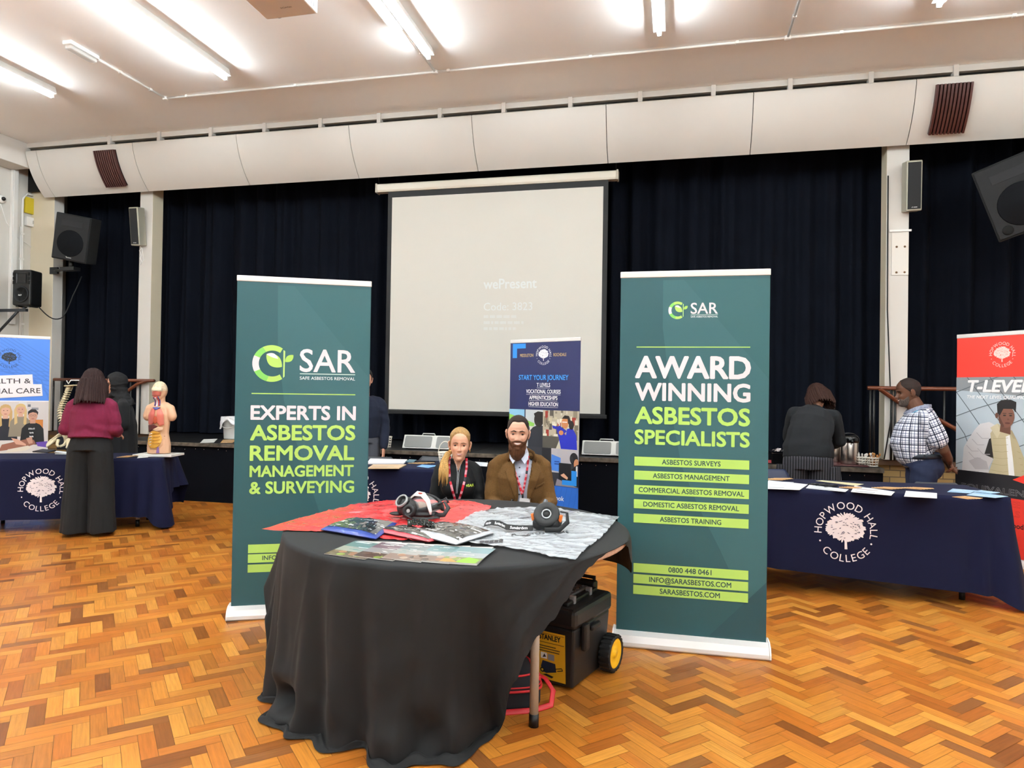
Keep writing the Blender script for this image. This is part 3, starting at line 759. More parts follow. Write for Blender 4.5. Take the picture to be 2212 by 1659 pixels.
a.poly([(.45, .76), (.5, .68), (.6, .66), (.6, .68), (.52, .74)], 'd9a68e'); a.poly([(.6, .75), (.63, .68), (.67, .69), (.66, .77)], 'c89680'); a.poly([(.7, .7), (.82, .71), (.82, .63), (.72, .65)], '6a4aa8')
a.rect(0, .07, .83, .56, BLU)
banner('pull_up_banner', 'blue college stand about health and social care, by the pale side wall', (-8.22, 6.47), (-7.66, 7.07), .825, 2.02, .07, a, 'eeeef2')
# ================================================================== ROUND TABLE UNDER THE BLACK CLOTH
TC = Vector((-1.06, 3.346, 0)); TR = .8466; TZ = .745
t = thing('round_table', 'round folding table hidden under the black cloth, its wooden edge bare at one side', 'table', TC)
b = MB(); b.lathe([(0, .708), (TR-.006, .708), (TR-.001, .713), (TR-.001, .733), (TR-.006, .738), (0, .738)], 72, c=TC)
b.build('tabletop', mat('table_wood', 'c9a593', rough=.45, vary=.12, vscale=6, stretch=(1, 12, 1)), t)
M_leg = mat('beige_steel', 'b9b1a4', rough=.4)
for a in (-42.3, 42, 138, 222):
    d = Vector((math.cos(math.radians(a)), math.sin(math.radians(a)), 0))*.662
    b = MB(); b.tube([TC+d+Vector((0, 0, .05)), TC+d+Vector((0, 0, .708))], .0195, n=14); o = b.build('leg', M_leg, t)
    b = MB(); b.tube([TC+d, TC+d+Vector((0, 0, .055))], .0215, n=14); b.build('rubber_foot', M_blackpl, o)
b = MB()
for a, c_ in ((-42.3, 222), (42, 138)):
    p, q = [TC+Vector((math.cos(math.radians(k)), math.sin(math.radians(k)), 0))*.66+Vector((0, 0, .69)) for k in (a, c_)]
    b.tube([p, q], .014)
b.build('crossbar', M_leg, t)
def interp(keys, x):
    for (x0, *v0), (x1, *v1) in zip(keys, keys[1:]):
        if x0 <= x <= x1:
            t_ = (x-x0)/(x1-x0); t_ = t_*t_*(3-2*t_)
            return [p+(q-p)*t_ for p, q in zip(v0, v1)]
    return list(keys[-1][1:])
# angle, hem height, hem radius, length lying on the floor
HEM = [(-270, .47, .89, 0), (-215, .45, .89, 0), (-190, .44, .91, 0), (-170, .455, .945, 0), (-161, .45, .955, 0), (-156, .30, .92, 0), (-151, .02, .895, .01), (-143, .0, .89, .02), (-128, .0, .885, .03), (-113, .0, .875, .04),
       (-103, .0, .86, .03), (-97, .0, .85, .015), (-90, .0, .875, .05), (-80, .0, .86, .05), (-74, .0, .80, .06), (-69, .0, .72, .06), (-66, .01, .70, .03), (-63.5, .10, .76, 0), (-61, .19, .81, 0), (-58, .31, .85, 0), (-55, .405, .862, 0), (-51, .475, .868, 0),
       (-47, .525, .87, 0), (-43, .59, .872, 0), (-38, .665, .872, 0), (-33, .705, .864, 0), (-28, .727, .857, 0), (-23, .7385, .853, 0), (-16, .7388, .853, 0), (-10, .7375, .854, 0), (-6, .715, .858, 0), (0, .62, .862, 0), (8, .54, .865, 0), (22, .50, .90, 0), (45, .48, .90, 0), (90, .47, .89, 0)]
M_cloth = mat('black_tablecloth', '1b1b1c', rough=.75, spec=.3, sheen=.03, bump=.03, bscale=500)
def black_cloth():
    N = 600; rg = random.Random(3); b = MB(); rings = []
    th = [-270+360*i/N for i in range(N)]
    K = [interp(HEM, a) for a in th]
    def folds(a, t_):
        r = math.radians(a)
        w_ = .55*math.sin(13*r+.6)+.45*math.sin(8*r+2.2)+.30*math.sin(23*r+1.1)
        w_ += .5*noise.noise(Vector((r*5, t_*1.6, 3)))+.22*noise.noise(Vector((r*14, t_*3.5, 7)))
        return w_
    def sharp(a, a0, wd): return math.exp(-((a-a0)/wd)**2)
    for r in (0, .25, .5, .7, .8, .835): rings.append([(TC.x+r*math.cos(math.radians(a)), TC.y+r*math.sin(math.radians(a)), TZ) for a in th])
    rings.append([(TC.x+.850*math.cos(math.radians(a)), TC.y+.850*math.sin(math.radians(a)), TZ-.003 if k[0] < .72 else TZ-.002) for a, k in zip(th, K)])
    M_ = 44
    for j in range(1, M_+1):
        t_ = j/M_; row = []
        for a, (zh, rh, fl) in zip(th, K):
            L = .742-zh; amp = min(1, L/.5)
            tt = t_
            z = .742-L*tt
            r = .853+.006*min(1, tt*8)+(rh-.859)*tt**1.25
            f = folds(a, tt)
            r += amp*(.015*tt**.8+.006*math.sin(PI*min(1, tt*1.1)))*f
            # deep hanging folds, and the cave where the hem folds over itself
            r += .045*sharp(a, -147, 2.6)*tt**.8-.055*sharp(a, -139.5, 3.0)*tt**.9+.03*sharp(a, -133, 3.2)*tt
            r += -.10*sharp(a, -129, 5)*math.exp(-((tt-.87)/.075)**2)+.05*sharp(a, -128, 6)*math.exp(-((tt-.975)/.05)**2)+.02*sharp(a, -129, 5)*math.exp(-((tt-.74)/.07)**2)
            r += .045*sharp(a, -119, 3)*tt-.035*sharp(a, -112, 3.5)*tt+.03*sharp(a, -106, 3)*tt-.045*sharp(a, -99, 3)*tt+.03*sharp(a, -92.5, 2.6)*tt
            r += .05*sharp(a, -87, 4)*math.exp(-((tt-.92)/.09)**2)-.055*sharp(a, -80, 4.5)*math.exp(-((tt-.87)/.12)**2)-.03*sharp(a, -84, 2.5)*tt
            r += .045*sharp(a, -73, 3)*math.exp(-((tt-.88)/.15)**2)-.03*sharp(a, -66, 3)*tt*(1 if zh < .5 else .4)+.03*sharp(a, -57, 3)*tt
            # diagonal swag from the table edge down to the corner
            r += .02*math.exp(-((a+60-26*(1-tt))/4.0)**2)*amp*math.sin(PI*min(1, tt*1.1))-.018*math.exp(-((a+68-22*(1-tt))/3.5)**2)*amp*tt
            if tt > .7 and amp > .9: r += .03*noise.noise(Vector((math.radians(a)*9, tt*7, 1)))*(tt-.7)/.3
            # packing creases and fine pulls
            for ca_ in (-121, -107, -84, -62, -45): r += amp*.006*math.exp(-(abs(a-ca_+3*math.sin(tt*5+ca_))/1.1))*(.3+.7*math.sin(PI*min(1, tt+.05)))
            for cz in (.22, .47, .72): r += .0035*math.exp(-((tt-cz-.012*math.sin(a*.13))/.012)**2)*(.4+.6*max(0, math.sin(a*.21+cz*9)))*amp
            r += amp*.0035*math.sin(a*.30+tt*19)*math.sin(PI*tt)*max(0, noise.noise(Vector((a*.05, tt*3, 8)))*2)
            a = a+9*sharp(a, -66, 4.5)*tt**2.5
            ar_ = math.radians(a)
            z += amp*(.012*noise.noise(Vector((ar_*6, tt*6, 5))))*(tt if zh > .03 else tt*(1-tt)*2)
            row.append((TC.x+r*math.cos(ar_), TC.y+r*math.sin(ar_), max(z, .006)))
        rings.append(row)
    base = rings[-1]
    for j in range(1, 7):
        row = []
        for i, (a, (zh, rh, fl)) in enumerate(zip(th, K)):
            ar_ = math.radians(a); q = j/6
            if fl <= 0: row.append((base[i][0], base[i][1], base[i][2]-.0004*j)); continue
            ar_ = math.atan2(base[i][1]-TC.y, base[i][0]-TC.x)
            e = fl*q*(1+.9*noise.noise(Vector((ar_*7, 2, 2))))
            z = .008+.05*max(0, noise.noise(Vector((ar_*10, q*1.5, 9)))+.1)*math.sin(PI*min(1, q*1.05+.05))+.018*abs(math.sin(ar_*19+q*2))*(1-q)
            row.append((base[i][0]+e*math.cos(ar_), base[i][1]+e*math.sin(ar_), z if zh < .015 else base[i][2]))
        rings.append(row)
    vs = [p for r in rings for p in r]; R_ = len(rings)
    fs = [(i*N+j, (i+1)*N+j, (i+1)*N+(j+1) % N, i*N+(j+1) % N) for i in range(R_-1) for j in range(N)]
    b.add(vs, fs, 0, None, True)
    o = b.build('tablecloth', M_cloth, fix=True)
    tag(o, 'black cloth draped over the round table, pooling on the floor', 'tablecloth')
black_cloth()

# ================================================================== TRESTLE TABLES IN NAVY COLLEGE CLOTHS
M_navy = mat('navy_cloth', '141732', rough=.85, spec=.15, sheen=.02, bump=.02, bscale=400)
def trestle(A, ang, L, D, H, hem, logo, where, drop):
    """A: front corner at the table's own left; hem(s)->(z, flare) for s along the perimeter from A"""
    ca, sa = math.cos(ang), math.sin(ang)
    e = Vector((ca, sa, 0)); n = Vector((-sa, ca, 0)); A = Vector((*A, 0))
    P = lambda u, v, z: A+e*u+n*v+Vector((0, 0, z))
    t = thing('trestle_table', 'folding trestle table under the navy cloth '+where, 'table', P(L/2, D/2, 0), ang, 'trestle tables')
    R3 = Matrix((e, n, Vector((0, 0, 1)))).transposed()
    b = MB(); b.box(P(L/2, D/2, H-.025), (L-.02, D-.02, .03), R3); b.build('tabletop', mat('table_laminate', 'b8b3aa', rough=.5), t, bevel=.004)
    for u in (.24, L-.24):
        for v in (.13, D-.13):
            b = MB(); b.tube([P(u, v, .06), P(u, v, H-.04)], .017, n=12); o = b.build('leg', mat('white_steel', 'd6d3ce', rough=.35), t)
            b = MB(); b.tube([P(u, v, 0), P(u, v, .07)], .0195, n=12); b.build('foot_cap', M_blackpl, o)
        b = MB(); b.tube([P(u, .13, H-.12), P(u, D-.13, H-.12)], .012); b.build('crossbar', mat('white_steel'), t)
    # cloth
    per = []; step = .025; rc = .025
    def edge(p, q, k):
        m_ = max(2, int((Vector(q)-Vector(p)).length/step))
        for i in range(m_): per.append((p[0]+(q[0]-p[0])*i/m_, p[1]+(q[1]-p[1])*i/m_, k, i/m_))
    edge((0, 0), (L, 0), 0); edge((L, 0), (L, D), 1); edge((L, D), (0, D), 2); edge((0, D), (0, 0), 3)
    N = len(per); b = MB(); rows = []
    cx, cy = L/2, D/2
    def onto(p, off):
        """outward offset from the rectangle with rounded corners"""
        x, y, k, f = p
        o_ = [(0, -1), (1, 0), (0, 1), (-1, 0)][k]; ln = [L, D, L, D][k]
        d0, d1 = f*ln, (1-f)*ln
        prv = [(0, -1), (1, 0), (0, 1), (-1, 0)][k-1]; nxt = [(0, -1), (1, 0), (0, 1), (-1, 0)][(k+1) % 4]
        w0 = .5*max(0, 1-d0/.12)**2; w1 = .5*max(0, 1-d1/.12)**2
        v = Vector((o_[0]*(1-w0-w1)+prv[0]*w0+nxt[0]*w1, o_[1]*(1-w0-w1)+prv[1]*w0+nxt[1]*w1))
        return v
    rows.append([(cx+(p[0]-cx)*.0, cy+(p[1]-cy)*.0, H) for p in per])
    for k in (.5, .9, .985): rows.append([(cx+(p[0]-cx)*k, cy+(p[1]-cy)*k, H) for p in per])
    M_ = 22
    for j in range(M_+1):
        t_ = j/M_; row = []
        for p in per:
            zh, fl = hem(p[2], p[3]); v = onto(p, 0)
            s_ = [0, L, L+D, 2*L+D][p[2]]+p[3]*[L, D, L, D][p[2]]
            ln = [L, D, L, D][p[2]]; dc = min(p[3], 1-p[3])*ln
            off = .004+.008*min(1, t_*6)+fl*t_+ (.10*math.exp(-(dc/.11)**2)*t_**1.2)*drop
            off += .006*math.sin(s_*9+1)*t_+.01*noise.noise(Vector((s_*3.2, t_*1.2, H*9)))*t_+.045*math.exp(-(dc/.25)**2)*math.sin(dc*42)*t_*drop
            z = H-.004*(j > 0)-(H-zh)*t_
            row.append((p[0]+v.x*off, p[1]+v.y*off, z))
        rows.append(row)
    vs = [P(*q) for r in rows for q in r]; R_ = len(rows)
    fs = [(i*N+j, i*N+(j+1) % N, (i+1)*N+(j+1) % N, (i+1)*N+j) for i in range(R_-1) for j in range(N)]
    b.add(vs, fs, 0, None, True)
    bv = bvh_of(b)
    ar = Art(); ar.college(logo[0], logo[1], logo[2], 'ece2e4', '1d2247')
    ar.refine(.02)
    ar.paste(b, project(bv, lambda u, v: P(u, -.05, v), -n), 1, .00004)
    o = b.build('tablecloth', [M_navy, mat('cloth_print', attr=True, rough=.7)], fix=False)
    tag(o, 'navy college cloth with white tree emblem '+where, 'tablecloth', 'navy college cloths')
    return P
def smooth(x): x = max(0, min(1, x)); return x*x*(3-2*x)
# table of leaflets by the red stand
def hem_r(k, f):
    if k == 0: return (.205-.125*f-(.075*smooth((f-.93)/.07)), .015+.03*f)
    if k == 1: return (.008+.25*smooth(f/.5), .03)
    return (.2, .02)
ang_r = math.atan2(.09, 1.6)
PR = trestle((.64-.23*math.cos(ang_r), 5.3-.23*math.sin(ang_r)), ang_r, 1.835, .66, .75, hem_r, (.546+.23, .468, .425), 'in front of the red stand', 1.0)
def hem_l(k, f):
    if k == 0: return (.125-.0*f-(.105*smooth((f-.93)/.07)), .02)
    if k == 1: return (.02+.34*smooth(f/.6), .03)
    return (.15, .02)
al = math.atan2(5.911-5.291, -5.007+6.284)
PL = trestle((-5.007-1.84*math.cos(al), 5.911-1.84*math.sin(al)), al, 1.84, .62, .70, hem_l, (1.84-1.42+.37, .405, .415), 'under the anatomy models', 1.0)
def hem_m(k, f):
    if k == 0: return (.14+.1*smooth((.1-f)/.1), .02)
    if k == 3: return (.12, .05)
    return (.15, .02)
am = math.atan2(.08, .61)
PM = trestle((-2.56-1.02*math.cos(am), 5.5-1.02*math.sin(am)), am, 1.83, .70, .75, hem_m, (1.02-.11, .50, .42), 'behind the seated pair', 1.3)
# ================================================================== PEOPLE
def temp_eval(me, mods):
    o = bpy.data.objects.new('tmp', me); COL.objects.link(o)
    for ty, kw in mods:
        q = o.modifiers.new(ty, ty)
        for k, v in kw.items(): setattr(q, k, v)
    bpy.context.view_layer.update()
    r_ = bpy.data.meshes.new_from_object(o.evaluated_get(bpy.context.evaluated_depsgraph_get()))
    bpy.data.objects.remove(o)
    return r_
def fuse(mb, voxel=.006, it=6, fac=.5):
    """one continuous skin around overlapping shapes"""
    me = mb.mesh('tmp', [M_white])
    bm = bmesh.new(); bm.from_mesh(me); bmesh.ops.recalc_face_normals(bm, faces=bm.faces); bm.to_mesh(me); bm.free()
    r_ = temp_eval(me, [('REMESH', dict(mode='VOXEL', voxel_size=voxel, use_smooth_shade=True)), ('SMOOTH', dict(iterations=it, factor=fac))])
    for a in list(r_.color_attributes): r_.color_attributes.remove(a)
    r_.materials.clear()
    return r_
def coords(me):
    a = np.empty(len(me.vertices)*3, np.float32); me.vertices.foreach_get('co', a); return a.reshape(-1, 3)
def normals(me):
    a = np.empty(len(me.vertices)*3, np.float32); me.vertices.foreach_get('normal', a); return a.reshape(-1, 3)
def setco(me, a): me.vertices.foreach_set('co', a.astype(np.float32).ravel()); me.update()
def wrinkle(me, amp, fn):
    P, N = coords(me), normals(me)
    d = np.array([fn(*p) for p in P])
    setco(me, P+N*(amp*d)[:, None])
def nz(x, y, z, s=1., k=0): return noise.noise(Vector((x*s, y*s, z*s+k)))
def paint(me, fn):
    P = coords(me); c = np.array([(*fn(*p), 1) for p in P], np.float32)
    at_ = me.color_attributes.new('Col', 'FLOAT_COLOR', 'POINT'); at_.data.foreach_set('color', c.ravel())
def lpart(name, me, parent, m):
    if isinstance(me, MB): me = me.mesh(name, m if isinstance(m, (list, tuple)) else [m])
    else:
        me.name = name
        for x in (m if isinstance(m, (list, tuple)) else [m]): me.materials.append(x)
    o = bpy.data.objects.new(name, me); COL.objects.link(o); o.parent = parent
    return o
def limb(mb, pts, rs, flat=None, up=None):
    mb.tube(pts, rs, n=14, flat=flat, up=up)
    for p, r in zip(pts, rs):
        if not isinstance(r, tuple): mb.ell(p, (r*.99, r*.99, r*.99), n=14)
def mesh_bvh(me):
    P = coords(me); return BVHTree.FromPolygons([Vector(p) for p in P], [tuple(p.vertices) for p in me.polygons])
def ribbon(mb, bv, pts, wd, d=(0, -1, 0), off=.003, m=0, col=None, thick=.002, n=24):
    """flat strip laid on a garment: pts (x,z) seen from the front, d = outward direction"""
    d = Vector(d)
    P = []
    L_ = len(pts)-1
    for i in range(n+1):
        f = i/n*L_; k = min(int(f), L_-1); q = f-k
        P.append(Vector((pts[k][0]+(pts[k+1][0]-pts[k][0])*q, 0, pts[k][1]+(pts[k+1][1]-pts[k][1])*q)))
    vs = []
    for i, p in enumerate(P):
        t_ = (P[min(i+1, n)]-P[max(i-1, 0)]).normalized(); s_ = t_.cross(d).normalized()*wd/2
        for q in (p-s_, p+s_):
            h = bv.ray_cast(q+d*.7, -d, 1.4)[0]
            y = h if h is not None else (vs[-2] if len(vs) > 1 else q)
            vs += [Vector((q.x, y.y if abs(d.y) > .5 else q.y, q.z)) + d*off] if abs(d.y) > .5 else [(h if h is not None else q)+d*off]
    fs = [(2*i, 2*i+1, 2*i+3, 2*i+2) for i in range(n)]
    c = [col[i*len(col)//n] for i in range(n)] if isinstance(col, list) else col
    mb.add(vs, fs, m, c, True)
def patch(mb, bv, poly, off=.004, m=0, col=None, d=(0, -1, 0), cuts=5):
    """flat shape cut to poly (x,z), laid on a garment"""
    bm = bmesh.new(); d = Vector(d)
    if sum(p[0]*q[1]-q[0]*p[1] for p, q in zip(poly, poly[1:]+poly[:1])) < 0: poly = poly[::-1]
    f = bm.faces.new([bm.verts.new((x, 0, z)) for x, z in poly])
    bmesh.ops.triangulate(bm, faces=[f])
    for _ in range(cuts):
        es = [e for e in bm.edges if e.calc_length() > .014]
        if not es: break
        bmesh.ops.subdivide_edges(bm, edges=es, cuts=1); bmesh.ops.triangulate(bm, faces=[f for f in bm.faces if len(f.verts) > 3])
    bm.verts.index_update(); vs = []
    for v in bm.verts:
        h = bv.ray_cast(v.co+d*.7, -d, 1.4)[0]
        vs.append((h if h is not None else v.co)+d*off)
    mb.add(vs, [tuple(v.index for v in f.verts) for f in bm.faces], m, col, True); bm.free()

def lut(keys, z): return np.interp(z, [k[0] for k in keys], [k[1] for k in keys])
HW = [(-.122, .0), (-.119, .018), (-.112, .031), (-.10, .042), (-.085, .0515), (-.06, .0625), (-.03, .0695), (0, .0735), (.04, .0755), (.07, .071), (.09, .0605), (.105, .047), (.115, .033), (.122, .017), (.125, 0)]
HF = [(-.122, .058), (-.119, .075), (-.112, .086), (-.10, .091), (-.085, .090), (-.06, .0905), (-.03, .090), (0, .088), (.025, .094), (.05, .094), (.075, .086), (.095, .069), (.108, .050), (.118, .027), (.125, 0)]
HB = [(-.122, -.05), (-.119, -.03), (-.112, -.012), (-.10, .012), (-.085, .036), (-.06, .06), (-.03, .078), (0, .092), (.04, .099), (.07, .091), (.09, .075), (.105, .055), (.115, .037), (.122, .018), (.125, 0)]
def head_surface(male=True, nose=1., smile=.6):
    def pt(a, z, off=0.):
        w_, fr, bk = lut(HW, z)+off, lut(HF, z)+off, lut(HB, z)+off
        if not male: w_ *= .965 if z > -.05 else .93
        c, s_ = math.cos(a), math.sin(a)
        p = .82 if c > 0 else .95
        x = w_*math.copysign(abs(s_)**p, s_)
        y = -fr*abs(c)**p if c > 0 else bk*abs(c)**p
        if c > 0:
            g = lambda x0, z0, sx, sz: math.exp(-((x-x0)/sx)**2-((z-z0)/sz)**2)
            ax = abs(x); d = 0
            if -.05 < z < .03:
                tz = max(0, min(1, (.02-z)/.052))
                d += nose*(.006+.016*tz**1.2)*math.exp(-(x/(.0075+.004*tz))**2)*(1 if z > -.036 else math.exp(-((z+.036)/.0065)**2))
            d += nose*.006*g(0, -.032, .009, .008)+nose*.0075*(math.exp(-((ax-.0125)/.0055)**2-((z+.037)/.006)**2))
            d += -.0105*math.exp(-((ax-.0315)/.0165)**2-((z-.000)/.0115)**2)
            d += (.0045 if male else .0015)*math.exp(-((ax-.028)/.022)**2-((z-.021)/.007)**2)
            d += (.0055+.003*smile)*math.exp(-((ax-.040)/.016)**2-((z+.03)/.016)**2)
            d += .005*g(0, -.062, .026, .02)
            zm = -.0625+smile*.22*ax*ax/.03
            d += .0035*math.exp(-(x/.02)**2-((z-zm-.0055)/.0042)**2)+.0042*math.exp(-(x/.017)**2-((z-zm+.0065)/.0048)**2)-.004*math.exp(-(x/.024)**2-((z-zm)/.0022)**2)
            d += -.003*g(0, -.082, .02, .006)+(.007 if male else .005)*g(0, -.1, .017, .013)
            d += -.0025*smile*math.exp(-((ax-.031-.15*(-.045-z))/.004)**2-((z+.055)/.02)**2)
            y -= d
        return x, y, z
    return pt
NA, NR = 132, 104
def head_grid(pt, off=0., mask=None):
    """closed head skin, or with a mask an open shell standing off it"""
    zs = [-.122+.247*(.5-.5*math.cos(PI*(i+.5)/NR))*.999 for i in range(NR)]
    zs = [z+.0 for z in zs]
    us = [2*(j/NA)-1 for j in range(NA)]
    as_ = [math.copysign(abs(u)**1.45, u)*PI for u in us]
    vs = []; ok = []
    for z in zs:
        for a in as_:
            o_ = off(a, z) if callable(off) else off
            x, y, z_ = pt(a, z, 0)
            if o_:
                q = Vector((x, y, z_-.01)); q.normalize(); x += q.x*o_; y += q.y*o_; z_ += q.z*o_
            vs.append((x, y, z_)); ok.append(mask is None or mask(a, z))
    fs = []
    for i in range(NR-1):
        for j in range(NA):
            f = (i*NA+j, i*NA+(j+1) % NA, (i+1)*NA+(j+1) % NA, (i+1)*NA+j)
            if all(ok[k] for k in f): fs.append(f)
    if mask is None: fs += [tuple(range(NA))[::-1], tuple((NR-1)*NA+j for j in range(NA))]
    elif mask(0, .12): fs.append(tuple((NR-1)*NA+j for j in range(NA)))
    return vs, fs
def skin_fn(skin, lips, blush, pt_smile=.6, stubble=None):
    sk, lp, bl = np.array(lin(skin)), np.array(lin(lips)), np.array(lin(blush))
    def fn(x, y, z):
        c = sk
        if y < -.03 and -.13 < z < .13:
            ax = abs(x)
            k = .55*math.exp(-((ax-.042)/.02)**2-((z+.032)/.018)**2)+.4*math.exp(-(x/.013)**2-((z+.034)/.01)**2)
            c = c+(bl-c)*k
            zm = -.0625+pt_smile*.22*ax*ax/.03
            hw = .026
            if ax < hw:
                up = .0085*(1-(ax/hw)**2)*(1-.25*math.exp(-(x/.004)**2)); dn = .0105*(1-(ax/hw)**2)
                if zm-dn < z < zm+up: c = c+(lp-c)*.85
            k = .45*math.exp(-((ax-.0315)/.014)**2-((z-.008)/.006)**2)
            c = c+(bl*.75-c)*k*.6
        return c
    return fn
def shell_part(name, parent, m, H, pt, h, dist, edge=.014, low=-.003):
    """hair or beard growing from a head: dist(a, z) > 0 inside its outline; the layer thins out to the skin at its edge"""
    def off(a, z):
        hh = h(a, z) if callable(h) else h
        return low+(hh-low)*smooth((dist(a, z)+edge*.4)/edge)
    vs, fs = head_grid(pt, off, lambda a, z: dist(a, z) > -edge)
    b = MB(); b.add([H @ Vector(v) for v in vs], fs, 0, None, True)
    me = b.mesh(name, [m])
    bm = bmesh.new(); bm.from_mesh(me); bmesh.ops.delete(bm, geom=[v for v in bm.verts if not v.link_faces], context='VERTS'); bmesh.ops.recalc_face_normals(bm, faces=bm.faces); bm.to_mesh(me); bm.free()
    o = bpy.data.objects.new(name, me); COL.objects.link(o); o.parent = parent
    return o
M_skin = lambda n: mat('skin_'+n, attr=True, rough=.5, spec=.35)
def add_eyes(parent, H, pt, skin, iris='4a3020', lid=20., sk='x', smile=.6):
    M_eye = mat('eye_surface', attr=True, rough=.15)
    for sx in (-1, 1):
        x, y, z = pt(sx*.42, .0)
        xs_ = sx*.0315
        c = Vector((xs_, 0, .0005))
        # surface depth at the eye
        best = min((pt(sx*a/100, .0005) for a in range(5, 90)), key=lambda p: abs(p[0]-xs_))
        c.y = best[1]+.0082
        b = MB(); R = .0132
        n = 24; k = 16; vs = []; fs = []; cs = []
        for i in range(k+1):
            ph = PI*i/k
            for j in range(n):
                a = 2*PI*j/n
                vs.append(c+Vector((R*math.sin(ph)*math.cos(a), -R*math.cos(ph), R*math.sin(ph)*math.sin(a))))
        for i in range(k):
            for j in range(n):
                fs.append((i*n+j, (i+1)*n+j, (i+1)*n+(j+1) % n, i*n+(j+1) % n)); cs.append('14100e' if i < 2 else iris if i < 4 else 'e6dcd6')
        b.add([H @ v for v in vs], fs, 0, cs, True)
        # lids: bands of a slightly larger sphere, with a dark lash edge
        for e0, e1, cc in ((lid*.85, 75, skin), (-75, -lid*.8, skin), (lid*.85-5, lid*.85+6, '2c1c16')):
            Rl = R*1.06 if cc == skin else R*1.085; m_ = 10 if cc == skin else 2; vs = []
            for i in range(m_+1):
                e = math.radians(e0+(e1-e0)*i/m_)
                for j in range(17):
                    a = math.radians(-68+136*j/16)
                    q = Vector((math.sin(a)*math.cos(e), -math.cos(a)*math.cos(e), math.sin(e)-.12*abs(math.sin(a))*(1 if e > 0 else -1)))
                    vs.append(H @ (c+q.normalized()*Rl))
            b.add(vs, [(i*17+j, i*17+j+1, (i+1)*17+j+1, (i+1)*17+j) for i in range(m_) for j in range(16)], 0, cc, True)
        lpart('eye', b, parent, M_eye)
def face_ribbon(name, parent, H, bv, pts, wd, m, off=.0015, col=None):
    """strip on the face, head coordinates; wd = (start, middle, end)"""
    b = MB(); n = 14; L_ = len(pts)-1; P = []; vs = []
    for i in range(n+1):
        f = i/n*L_; k = min(int(f), L_-1); q = f-k
        P.append((pts[k][0]+(pts[k+1][0]-pts[k][0])*q, pts[k][1]+(pts[k+1][1]-pts[k][1])*q))
    for i, (x, z) in enumerate(P):
        tq = i/n; w_ = np.interp(tq, [0, .4, 1], wd)/2
        a, c = P[max(0, i-1)], P[min(n, i+1)]; l = math.hypot(c[0]-a[0], c[1]-a[1]) or 1
        nx, nz_ = -(c[1]-a[1])/l*w_, (c[0]-a[0])/l*w_
        for s_ in (-1, 0, 1):
            h = bv.ray_cast(Vector((x+nx*s_, -.3, z+nz_*s_)), Vector((0, 1, 0)))[0]
            p = h if h is not None else Vector((x, -.09, z))
            vs.append(H @ (p+Vector((0, -off*(1.6 if s_ == 0 else .4), 0))))
    b.add(vs, [(i*3+j, i*3+j+1, (i+1)*3+j+1, (i+1)*3+j) for i in range(n) for j in range(2)], 0, col, True)
    return lpart(name, b, parent, m)
def hand(mb, wrist, d, pn, side=1, L=.18, curl=.35, spread=.12):
    """palm, four unequal bent fingers and a thumb. d = wrist to knuckles, pn = out of the palm"""
    d = Vector(d).normalized(); pn = Vector(pn); pn = (pn-d*pn.dot(d)).normalized(); s_ = d.cross(pn)*side
    w_ = Vector(wrist); k = L/.18
    mb.tube([w_-d*.02, w_+d*.02*k, w_+d*.055*k, w_+d*.092*k], [(.017*k, .024*k), (.015*k, .032*k), (.014*k, .039*k), (.011*k, .037*k)], n=14, up=pn)
    for i, (ln, o_) in enumerate(((.074, .027), (.083, .009), (.077, -.009), (.060, -.026))):
        p = w_+d*(.088*k)+s_*(o_*k); dd = (d+s_*(o_*spread*14)).normalized(); r = .0085*k
        pts = [p-d*.012]; q = p; cc = curl*(1+.12*i)
        for seg, f in enumerate((.45, .3, .25)):
            ang = cc*(.5+.7*seg)
            q = q+(dd*math.cos(ang)+pn*math.sin(ang))*ln*k*f; pts.append(q)
        mb.tube([p-d*.012]+[p]+pts[1:], [r*1.05, r*1.08, r, r*.93, r*.75], n=10); mb.ell(pts[-1], (r*.76,)*3, n=8)
        for q in pts[1:-1]: mb.ell(q, (r*.98,)*3, n=8)
    p = w_+d*.022*k+s_*.026*k
    t1 = p+(d*.6+s_*.75+pn*.25).normalized()*.042*k; t2 = t1+(d*.85+s_*.35+pn*.35).normalized()*.032*k; t3 = t2+(d*.95+s_*.05+pn*.35).normalized()*.022*k
    mb.tube([p-s_*.012, t1, t2, t3], [.0135*k, .0115*k, .0098*k, .0075*k], n=10); mb.ell(t3, (.0076*k,)*3, n=8); mb.ell(t1, (.0114*k,)*3, n=8); mb.ell(t2, (.0097*k,)*3, n=8)
def head_matrix(pos, yaw=0, pitch=0, roll=0, s=1.):
    return Matrix.Translation(pos) @ Matrix.Rotation(yaw, 4, 'Z') @ Matrix.Rotation(pitch, 4, 'X') @ Matrix.Rotation(roll, 4, 'Y') @ Matrix.Scale(s, 4)
def union(me_a, me_b):
    """head and body become one surface"""
    a = bpy.data.objects.new('ta', me_a); c = bpy.data.objects.new('tb', me_b); COL.objects.link(a); COL.objects.link(c)
    q = a.modifiers.new('b', 'BOOLEAN'); q.operation = 'UNION'; q.solver = 'EXACT'; q.object = c
    bpy.context.view_layer.update()
    r_ = bpy.data.meshes.new_from_object(a.evaluated_get(bpy.context.evaluated_depsgraph_get()))
    bpy.data.objects.remove(a); bpy.data.objects.remove(c)
    if len(r_.vertices) < .6*(len(me_a.vertices)+len(me_b.vertices)):
        bm = bmesh.new(); bm.from_mesh(me_a); bm.from_mesh(me_b); r_ = bpy.data.meshes.new('u'); bm.to_mesh(r_); bm.free()
    for p in r_.polygons: p.use_smooth = True
    return r_
